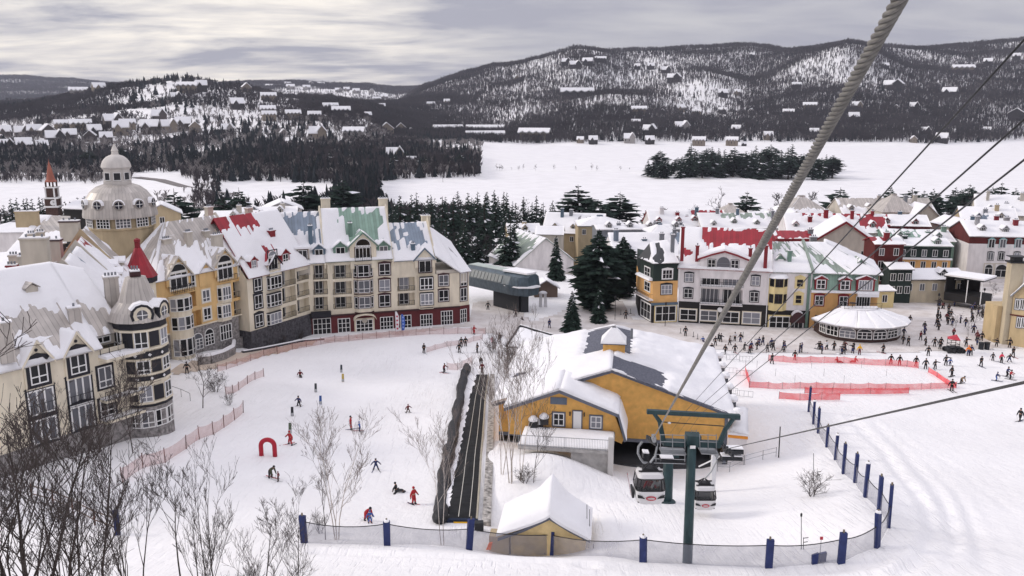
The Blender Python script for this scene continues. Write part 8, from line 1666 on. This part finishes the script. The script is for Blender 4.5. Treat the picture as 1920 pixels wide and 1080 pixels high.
# --- far woods: one mass each
def far_mass(name, pts, kind, m, seed, nb=9, tk=.046):
    """merged mesh of many small trees; pts = (x,y,z,h,w)"""
    rs = np.random.RandomState(seed); n = len(pts); x,y,z,h,w = [pts[:,i] for i in range(5)]
    VS=[]; 
    if kind == 'bare':
        for b in range(nb):
            a = rs.rand(n)*6.283; k = b/nb
            zb = z+h*(.12+.45*rs.rand(n)) if b else z-1.5
            rr_ = w*(.25+.75*rs.rand(n)) if b else w*.06
            tx = x+np.cos(a)*rr_; ty = y+np.sin(a)*rr_; tz = z+h*(.62+.38*rs.rand(n))-(rr_/w)**2*h*.18 if b else z+h
            th = h*tk*(.8 if b==0 else 1.0)+.05; pa = a+1.57+rs.rand(n)-.5
            for s in (1,-1): VS.append(np.stack([x+np.cos(pa)*th*s, y+np.sin(pa)*th*s, zb],-1))
            VS.append(np.stack([tx,ty,tz],-1))
            if b:                                                  # one side twig
                f=.55; mx_=x+(tx-x)*f; my_=y+(ty-y)*f; mz_=zb+(tz-zb)*f; a2=a+rs.randn(n)
                VS.append(np.stack([mx_,my_,mz_-th],-1)); VS.append(np.stack([mx_,my_,mz_+th*2],-1)); VS.append(np.stack([mx_+np.cos(a2)*w*.5,my_+np.sin(a2)*w*.5,mz_+h*.22],-1))
        A = np.stack(VS,1)
    else:
        nb = 5
        for l,(z0,z1,rw) in enumerate([(.05,.5,1.),(.28,.72,.72),(.5,.88,.48),(.7,1.,.28)]):
            a0 = rs.rand(n)*6.283
            for k in range(nb):
                jl = .75+.5*rs.rand(n)
                p = [np.stack([x+np.cos(a0+6.283*(k+d)/nb)*w*rw*jl, y+np.sin(a0+6.283*(k+d)/nb)*w*rw*jl, z+h*(z0+(rs.rand(n)-.5)*.08)],-1) for d in (0,1)]
                VS += [p[0],p[1],np.stack([x+(rs.rand(n)-.5)*w*.1,y,z+h*z1],-1)]
        A = np.stack(VS,1)
    A = A.reshape(-1,3).astype(np.float32); nf = len(A)//3
    me = D.meshes.new(name); me.vertices.add(len(A)); me.vertices.foreach_set('co', A.ravel()); me.loops.add(len(A)); me.loops.foreach_set('vertex_index', np.arange(len(A),dtype=np.int32))
    me.polygons.add(nf); me.polygons.foreach_set('loop_start', np.arange(0,len(A),3,dtype=np.int32)); me.update(); me.materials.append(m)
    o = D.objects.new(name, me); COL.objects.link(o); return tag(o, kind='stuff')
def scatter(n, pxr, Yr, seed, dens=None, hr=(9,15), wr=.28, power=1.0, zmin=-24.5):
    rs = np.random.RandomState(seed); px = rs.uniform(*pxr, n); Yy = Yr[0]+(Yr[1]-Yr[0])*rs.rand(n)**power
    x = (px-960)/1636*Yy; z = ground(x, Yy); ok = z > zmin
    if dens is not None: ok &= rs.rand(n) < dens(px, Yy, x, z)
    for (a,b,c,d) in CLEAR: ok &= ~((px>a)&(px<b)&(Yy>c)&(Yy<d))
    x, Yy, z = x[ok], Yy[ok], z[ok]; h = rs.uniform(*hr, len(x)); return np.stack([x,Yy,z-.3,h,h*wr*rs.uniform(.8,1.2,len(x))],-1)
CLEAR = [(-500,200,795,835),(235,330,600,830)]
def d_bare(px, Y, x, z):
    n = fbm(x/230, Y/330, 3)
    d = np.clip(.80+2.4*n, .10, 1.0)
    light = np.exp(-((px-1520)/95)**2-((Y-2450)/160)**2)+.9*np.exp(-((px-1100)/150)**2-((Y-2030)/110)**2)+.8*np.exp(-((px-1330)/75)**2-((Y-2320)/110)**2)+.7*np.exp(-((px-1090)/90)**2-((Y-2480)/140)**2)+.7*np.exp(-((px-1660)/120)**2-((Y-2250)/90)**2)+.6*np.exp(-((px-600)/90)**2-((Y-1300)/110)**2)+.5*np.exp(-((px-1480)/60)**2-((Y-1990)/60)**2)
    return np.clip(d*(1-.72*np.clip(light,0,1)), .05, 1)
far_mass('hillside_woods', scatter(150000,(560,2150),(1575,3250),1,d_bare,(12,19),.25), 'bare', FTWIG, 11, 7, .030)
woods = np.concatenate([scatter(52000,(-250,800),(860,2300),2,lambda px,Y,x,z: d_bare(px,Y,x,z)*np.where(Y<1500,np.clip(.42+4.0*fbm(x/110+5,Y/150,3),.05,1),1),(9,15),.38), scatter(3000,(480,930),(770,1150),7,None,(9,15)), scatter(1300,(-200,480),(760,900),8,None,(5,11)), scatter(300,(-100,230),(420,560),18,None,(3,7)), scatter(260,(350,560),(470,800),9,None,(7,13)), scatter(1100,(555,735),(430,800),10,None,(8,14)), scatter(260,(720,900),(430,520),13,None,(8,13))])
far_mass('bare_woods', woods, 'bare', FTWIG, 1)
ridge = np.concatenate([scatter(15000,(-300,960),(2000,4300),3,None,(11,18),.42,1.2), scatter(70000,(-300,960),(4300,6700),11,None,(16,28),.55)])
far_mass('pale_woods', np.concatenate([scatter(1500,(-150,560),(430,590),43,lambda px,Y,x,z: np.clip(.35+2.5*fbm(x/25,Y/25,3),0,1),(2.5,6),.5), scatter(1600,(-150,260),(735,860),44,lambda px,Y,x,z: np.clip(.4+2.5*fbm(x/30,Y/20,3),0,1),(3,8),.5), scatter(700,(230,560),(560,860),45,lambda px,Y,x,z: np.clip(.3+2.5*fbm(x/30,Y/30,3),0,1),(3,9),.4),scatter(7000,(-100,905),(770,1500),41,lambda px,Y,x,z: np.clip(.4+2.5*fbm(x/60+3,Y/60,3),0,1),(8,14),.36), scatter(6000,(900,2100),(1580,2300),42,lambda px,Y,x,z: np.clip(.3+2.5*fbm(x/90+3,Y/90,3),0,1),(9,14),.36)]), 'bare', mat('pale_grey_twigs',(.24,.22,.215),.95,.3,.02,spec=.05), 5)
far_mass('ridge_woods', ridge, 'bare', FTWIG, 3, 4)
def d_con(px, Y, x, z):
    n = fbm(x/150+40, Y/170, 3); low = np.exp(-((z+20)/18)**2)
    return np.clip(.02+3.8*n+.26*low, 0, 1)
cons = np.concatenate([scatter(5200,(560,2200),(1580,2200),4,lambda px,Y,x,z: np.clip(.05+2.2*fbm(x/110,Y/120,3)+.62*np.exp(-((z+20)/13)**2),0,1),(9,17),.24), scatter(5200,(-300,900),(840,1900),5,d_con,(10,19),.25), scatter(520,(555,730),(420,800),25,None,(9,18),.25), scatter(70,(380,560),(500,800),26,None,(8,15),.25), scatter(1500,(250,900),(772,1150),15,lambda px,Y,x,z: np.clip(.30+3.6*fbm(x/45,Y/60,3),0,1),(11,20),.25), scatter(700,(-200,260),(830,1000),16,None,(7,14),.25), scatter(3600,(700,2200),(2150,3100),6,lambda px,Y,x,z: np.clip(-.1+3.0*fbm(x/120+7,Y/140,3),0,.9),(10,16),.24)])
far_mass('distant_conifers', cons, 'con', NEEDLE2, 2)
# --- forest edge on the left shore: single conifers, nearest first
for i in range(26):
    u = R.random(); px = 20+u*880; Yy = R.uniform(820,960)
    if px < 460 and R.random() < .35: continue
    q = P(px,330,Yy); z = gz(q.x,Yy)
    if z < -25: continue
    tree('spruce_tree', R.choice(SPR if R.random()<.6 else PINE), (q.x,Yy,z-.3), R.uniform(9,20)/10., None, 'dark conifer in the forest edge on the far shore left of the lake', 'conifer', 'conifers of the left forest edge', R.uniform(1.2,1.9))
BARE_MID = [bare_meshes('bare_tree', 10, 100+i, .55, 1, 3, .12, FTWIG, FTWIG, (4,6), .35, .2, .035) for i in range(3)]
for i in range(74):
    px = R.choice([R.uniform(540,905), R.uniform(1205,1560), R.uniform(930,1190), R.uniform(40,520), R.uniform(1600,1900)])
    Yy = R.uniform(780,900) if px < 905 else (R.uniform(820,905) if px < 1560 else R.uniform(420,470)); q = P(px,330,Yy); z = max(gz(q.x,Yy), -26.2)
    if 930 < px < 1190: Yy = R.uniform(924,936); q = P(px,327,Yy); z = -25.6
    h = R.uniform(6,13) if not (930<px<1190) else R.uniform(3,7)
    tree('bare_tree', R.choice(BARE_MID), (q.x,Yy,z), h/10., None, 'bare grey deciduous tree at the edge of the frozen lake', 'tree', 'bare trees round the lake')
for (px,t,Yy) in [(1230,385,330),(1300,395,330),(860,380,330),(905,395,330),(980,385,335),(1470,355,400),(1350,365,400),(1500,352,400),(880,440,230),(905,430,240),(850,445,225),(930,450,232),(830,440,230)]:
    b = P(px,450,Yy); z = gz(b.x,Yy); h = P(px,t,Yy).z-z
    tree('bare_tree', R.choice(BARE_MID), (b.x,Yy,z), h/10., None, 'bare grey tree among the evergreens behind the village', 'tree', 'bare trees behind the village')
# ------------------------------------------------------------------ bare trees close to the camera and on the slopes
NEAR = [bare_meshes('near_tree', 10, 201+i, .46, 1, 4, .085, BARK, TWIG, (3,5), .42, .20, .010) for i in range(4)]+[bare_meshes('near_clump', 10, 221+i, .42, 3, 4, .075, BARK, TWIG, (3,4), .45, .22, .010) for i in range(2)]
BIR = [bare_meshes('birch', 10, 240+i, .42, 2+i, 4, .055, BIRCH, BTWIG, (3,4), .42, .22, .009) for i in range(2)]
MIDB = [bare_meshes('mid_tree', 10, 260+i, .48, 1, 4, .08, TWIG, TWIG, (3,5), .38, .15, .012) for i in range(2)]
SHR = [bare_meshes('shrub', 3, 270+i, .5, 6, 2, .03, TWIG, TWIG, (4,6), .3, .1, .010) for i in range(2)]
for i,(px,t,Yy,wd,k,lb) in enumerate([
 (-25,690,36,1.4,0,'bare dark tree at the far left edge, its trunk cut by the frame'),(35,835,40,1.0,4,'bare dark tree leaning in the lower left corner'),
 (130,870,38,.9,5,'many stemmed bare tree in the lower left'),(180,800,46,1.0,2,'bare tree with a straight trunk before the near hotel block'),(240,880,40,.85,4,'bare many stemmed tree below the corner tower'),
 (335,862,43,.9,3,'slender bare tree standing clear on the white slope'),(385,905,41,.8,5,'rightmost tall bare clump of the lower left grove'),
 (470,955,37,.9,1,'small bare tree at the bottom, left of the navy post'),(545,975,39,.9,2,'small bare tree just left of the first navy post'),(20,870,34,1.0,3,'bare tree filling the lower left corner'),(200,940,35,.9,1,'low bare tree in front of the brown rail fence'),(425,1000,35,.9,0,'short bare tree at the bottom edge of the picture'),(100,820,37,1.0,2,'dark bare tree rising across the near hotel foot'),(30,740,42,1.2,4,'many stemmed dark tree at the left edge of the grove')]):
    q = P(px,1000,Yy); zg = gz(q.x,Yy); h = P(px,t,Yy).z-zg; tree('bare_tree',NEAR[k],(q.x,Yy,zg-.2),h/10,i*1.3,lb,'tree','foreground bare trees',wd)
for i,(px,b,t,k,w,lb) in enumerate([(187,850,730,0,.8,'bare dark tree against the near hotel wall'),(110,850,700,1,.9,'bare tree hiding the lower windows of the near hotel'),(60,860,660,0,1.2,'twiggy tree covering the left end of the near hotel'),(15,860,640,1,1.2,'twiggy bare tree at the left edge before the hotel')]):
    g = onground(px,b); h = P(px,t,g.y).z-g.z; tree('bare_tree',NEAR[k],g,h/10,i*2.1,lb,'tree','bare trees before the near hotel',w)
for px,b,t,m,w,lb in ((250,850,690,MIDB[0],.9,'small dark bare tree beside the corner tower foot'),(632,1012,800,BIR[1],1.0,'pale birch standing behind the navy fence, left'),(610,1012,850,MIDB[1],.7,'thin grey tree just left of the pale birch'),(830,1022,822,BIR[0],.9,'pale birch at the foot of the padded tube'),(958,905,640,BIR[1],.75,'tall pale birches left of the station annex'),(940,890,660,BIR[0],.7,'second group of pale birches left of the annex'),(975,900,700,BIR[0],.8,'birch clump nearest the annex deck'),(1000,905,760,MIDB[0],.6,'thin bare tree below the annex deck'),(380,765,655,MIDB[0],1.2,'spreading bare shrubby tree by the crooked net fence'),(1790,625,590,MIDB[1],1.2,'bare plaza tree right of the lamp post'),(1825,612,575,MIDB[0],1.2,'bare plaza tree near the tall chimney'),(1815,632,600,MIDB[1],1.1,'small bare plaza tree near the lodge wall'),(1860,560,530,MIDB[0],1.2,'bare street tree beside the stage')):
    g = onground(px,b); h = P(px,t,g.y).z-g.z; tree('birch_tree' if m in BIR else 'bare_tree',m,g-V((0,0,.1)),h/10,px*.7,lb,'tree',None,w)
for px,b,t,w,lb in ((1522,930,885,1.5,'dry twiggy shrub alone on the snow inside the navy fence'),(405,735,700,1.3,'twiggy shrub beside the crooked net fence'),(430,760,735,1.0,'small shrub low beside the net fence'),(500,650,632,1.2,'left snowy shrub on the terrace before the hotel'),(530,645,628,1.2,'middle snowy shrub on the terrace before the hotel'),(565,636,620,1.2,'right snowy shrub on the terrace before the hotel'),(985,905,870,1.4,'low shrub at the foot of the birches'),(600,1000,960,1.0,'thin shrub left of the birch behind the navy fence'),(960,690,640,1.2,'pale shrub by the head of the carpet lift'),(925,660,620,1.2,'pale shrub left of the low shelter')):
    g = onground(px,b); h = P(px,t,g.y).z-g.z; tree('shrub',SHR[int(px)%2],g-V((0,0,.05)),h/3,px*.4,lb,'shrub','bare shrubs',w)
# ------------------------------------------------------------------ houses on the far shores and hills
FW_ = [paint('far_brown_timber',(.085,.07,.065)), paint('far_tan_timber',(.24,.20,.16)), paint('far_dark_timber',(.045,.04,.042)), paint('far_grey_render',(.33,.31,.30))]
def proto(kind, wm):
    """house of unit width 10 m"""
    W=MB(); S=MB(); X=MB()
    def gab(x0,x1,y0,y1,h,r,ax):
        W.prism([(x0,y0,-4),(x1,y0,-4),(x1,y1,-4),(x0,y1,-4)],V((0,0,h+4)))
        if ax == 'x':
            ym=(y0+y1)/2; W.poly([(x0,y0,h),(x0,ym,h+r),(x0,y1,h)]); W.poly([(x1,y0,h),(x1,y1,h),(x1,ym,h+r)])
            for a,b in ((y0-.5,ym),(y1+.5,ym)): S.hexa([(x0-.5,a,h-.3),(x1+.5,a,h-.3),(x1+.5,b,h+r),(x0-.5,b,h+r),(x0-.5,a,h+.25),(x1+.5,a,h+.25),(x1+.5,b,h+r+.55),(x0-.5,b,h+r+.55)])
        else:
            xm=(x0+x1)/2; W.poly([(x0,y0,h),(x1,y0,h),(xm,y0,h+r)]); W.poly([(x0,y1,h),(xm,y1,h+r),(x1,y1,h)])
            for a,b in ((x0-.5,xm),(x1+.5,xm)): S.hexa([(a,y0-.6,h-.3),(a,y1+.5,h-.3),(b,y1+.5,h+r),(b,y0-.6,h+r),(a,y0-.6,h+.25),(a,y1+.5,h+.25),(b,y1+.5,h+r+.55),(b,y0-.6,h+r+.55)])
    if kind == 0: gab(-5,5,-3.5,3.5,4.5,3.6,'x'); gab(-3.5,.5,-4.6,-2,4.0,2.6,'y')
    elif kind == 1: gab(-5,5,-4,4,4.5,4.0,'y')
    elif kind == 2: gab(-5,5,-2.2,2.2,4.2,2.2,'x'); [gab(x-.9,x+.9,-2.7,-1,4.0,.9,'y') for x in (-3.6,-1.2,1.2,3.6)]
    elif kind == 3: gab(-5,1,-3,3,4.0,3.6,'x'); gab(0,5,-4,3,5.0,3.4,'y')
    else: gab(-5,5,-1.2,1.2,1.9,.5,'x')
    n = 5 if kind in (2,4) else 3
    for i in range(n):
        x = -4+8*i/(n-1); y = {0:-3.5,1:-4,2:-2.2,3:-3,4:-1.2}[kind]; z = {4:.5}.get(kind,1.6)
        if not (kind==3 and x>0): X.box((x,y-.03,z),(.9 if kind!=4 else .7,.05,1.5 if kind!=4 else .8))
    return W.mesh('wall',wm), S.mesh('roof',ROOFSNOW), X.mesh('window',IRON)
PROTO = {(k,m):proto(k,FW_[m]) for k in range(5) for m in range(4)}
ZONES = [
 ('far left hamlet',[(8,258,26,0,0),(42,258,26,3,0),(66,256,26,0,1),(90,256,26,1,0),(118,244,30,2,1),(152,245,40,2,1),(178,256,26,0,2),(14,284,28,3,0),(46,284,30,0,0),(105,270,34,3,2),(132,264,26,0,0),(170,264,22,1,0),(212,238,34,3,0),(240,243,30,2,1),(228,252,30,0,1),(300,228,28,3,0),(283,250,34,0,0),(318,248,30,3,1),(345,244,30,0,0),(366,247,22,1,1),(428,252,24,3,3),(2,270,20,1,0),(80,282,22,0,2),(200,268,24,0,0)]),
 ('left hilltop',[(148,180,34,2,3),(186,174,24,0,1),(352,172,40,2,1),(378,170,22,0,2),(462,172,18,1,1),(445,205,26,0,2),(330,190,20,3,2),(258,160,16,0,1)]),
 ('left lower slope',[(504,190,30,2,1),(503,216,30,2,0),(505,226,28,2,1),(550,224,30,2,1),(590,226,26,2,2),(620,210,30,2,1),(640,218,36,2,2),(578,183,12,0,3),(632,188,14,0,3),(612,193,10,1,3),(690,222,14,0,1)]),
 ('middle far ridge',[(505,166,14,0,3),(540,162,14,0,3),(545,167,16,0,3),(575,168,14,0,3),(582,160,10,1,3),(602,162,14,0,3),(620,163,10,1,3),(635,173,14,3,3),(650,171,12,0,3),(668,175,14,0,3),(697,175,10,1,3),(706,190,16,2,3),(722,186,12,0,3),(716,206,14,0,3)]),
 ('left wooded shore',[(597,262,34,3,1),(664,260,42,2,3),(725,252,28,1,1),(752,250,22,1,1),(770,252,14,1,1),(742,306,36,3,1),(772,312,22,0,3),(532,256,16,1,3)]),
 ('middle lake shore',[(840,248,58,4,0),(910,250,74,4,1),(910,262,76,4,2),(1002,262,62,2,1),(1088,268,14,0,1),(1112,270,18,0,2),(1180,268,22,3,3),(1218,270,18,0,2),(1310,273,26,2,1),(1372,273,24,2,1),(1395,274,10,0,2)]),
 ('lower right hillside',[(1218,253,26,3,2),(1278,247,28,3,3),(1157,236,10,1,3),(1192,236,18,2,1),(1198,214,30,2,1),(1242,213,10,1,2),(1276,210,16,0,1),(1306,217,18,2,1),(1354,213,16,2,2),(1408,216,14,1,3),(1035,214,8,1,3),(1380,250,18,0,2),(1440,262,18,0,1)]),
 ('middle right hillside',[(1082,184,64,2,2),(1264,153,26,3,2),(1355,182,18,0,2),(1382,178,12,0,1),(1248,137,18,3,2),(1195,130,12,0,2),(1220,130,14,0,2),(970,152,12,1,1),(808,202,16,2,3),(838,196,12,0,1)]),
 ('upper right hill',[(1062,122,18,3,2),(1078,128,22,3,2),(1102,122,20,0,2),(1126,117,22,2,2),(1410,108,10,0,2)]),
 ('far right hill',[(1493,166,18,2,2),(1675,168,36,3,2),(1780,181,26,0,2),(1805,136,40,2,1),(1852,122,16,0,2),(1518,206,26,2,1),(1478,218,22,2,1),(1607,206,20,3,1),(1680,207,12,1,3),(1714,207,18,3,2),(1905,222,30,1,2),(1660,128,12,0,2)]),
 ('right lake shore',[(1600,228,20,0,2),(1735,253,18,3,2),(1712,267,14,1,1),(1765,268,22,0,2),(1850,250,14,0,3),(1526,256,18,0,2),(1905,112,14,0,2)])]
ORD = ['first','second','third','fourth','fifth','sixth','seventh','eighth','ninth','tenth','eleventh','twelfth','thirteenth','fourteenth','fifteenth','sixteenth','seventeenth','eighteenth','nineteenth','twentieth','twenty-first','twenty-second','twenty-third','twenty-fourth']
KW = ['gabled chalet','steep gabled chalet','long dormered block','chalet with a cross wing','terraced block']; MW = ['brown','tan','dark','pale grey']
for zone,hs in ZONES:
    for n_,(px,py,w,k,m) in enumerate(sorted(hs)):
        g = onground(px,py); s = w*g.y/1600/10.0*.88; me = PROTO[(k,m)]
        o = thing('condo_block' if k in (2,4) else 'chalet', g, '%s %s, %s from left on the %s'%(MW[m],KW[k],ORD[n_],zone), 'apartment block' if k in (2,4) else 'chalet', 'houses on the '+zone); sz = min(s,2.0)+max(0,s-2.0)*.22; o.scale = (s,min(s,4.0),sz*(1.15 if k!=4 else 1.9)); o.rotation_euler = (0,0,-math.atan2(g.x,g.y)+R.uniform(-.3,.3))
        for nm,q in zip(('wall','roof','window'),me): c = D.objects.new(nm,q); COL.objects.link(c); c.parent = o
# snow clearings round the houses stay open: roads on the left shore
def road(name, pts, w, m):
    g = [onground(*p) for p in pts]; mb = MB(); L_=[]
    for i,p in enumerate(g):
        a = g[max(i-1,0)]; b = g[min(i+1,len(g)-1)]; e = (b-a); e.z=0; n = V((-e.y,e.x,0)).normalized()*w/2; L_.append((p-n,p+n))
    for (a,b),(c,d) in zip(L_,L_[1:]):
        q = []
        for p in (a,b,d,c): q.append(V((p.x,p.y,gz(p.x,p.y)+.5)))
        mb.poly(q)
    return tag(mb.build(name,m),kind='structure')
ASPH = mat('wet_asphalt',(.17,.15,.145),.7,.3,.1)

road('road',[(255,333),(300,338),(345,350),(400,360),(470,368),(540,374)],9,ASPH)
road('road',[(566,302),(590,318),(625,332),(668,345),(700,352)],7,ASPH)
# ------------------------------------------------------------------ air
hz = D.materials.new('haze_air'); nt = nt_of(hz); nt.nodes.remove(nt.nodes['Principled BSDF']); pv_ = nt.nodes.new('ShaderNodeVolumePrincipled'); pv_.inputs['Density'].default_value = 6.0e-5; pv_.inputs['Color'].default_value = (.72,.76,.90,1); pv_.inputs['Anisotropy'].default_value = 0
nt.links.new(pv_.outputs[0], nt.nodes['Material Output'].inputs['Volume'])
mb = MB(); mb.obox((-7800,-60,-31),(15600,0,0),(0,9200,0),(0,0,520)); ho = mb.build('haze',hz); tag(ho,kind='stuff')
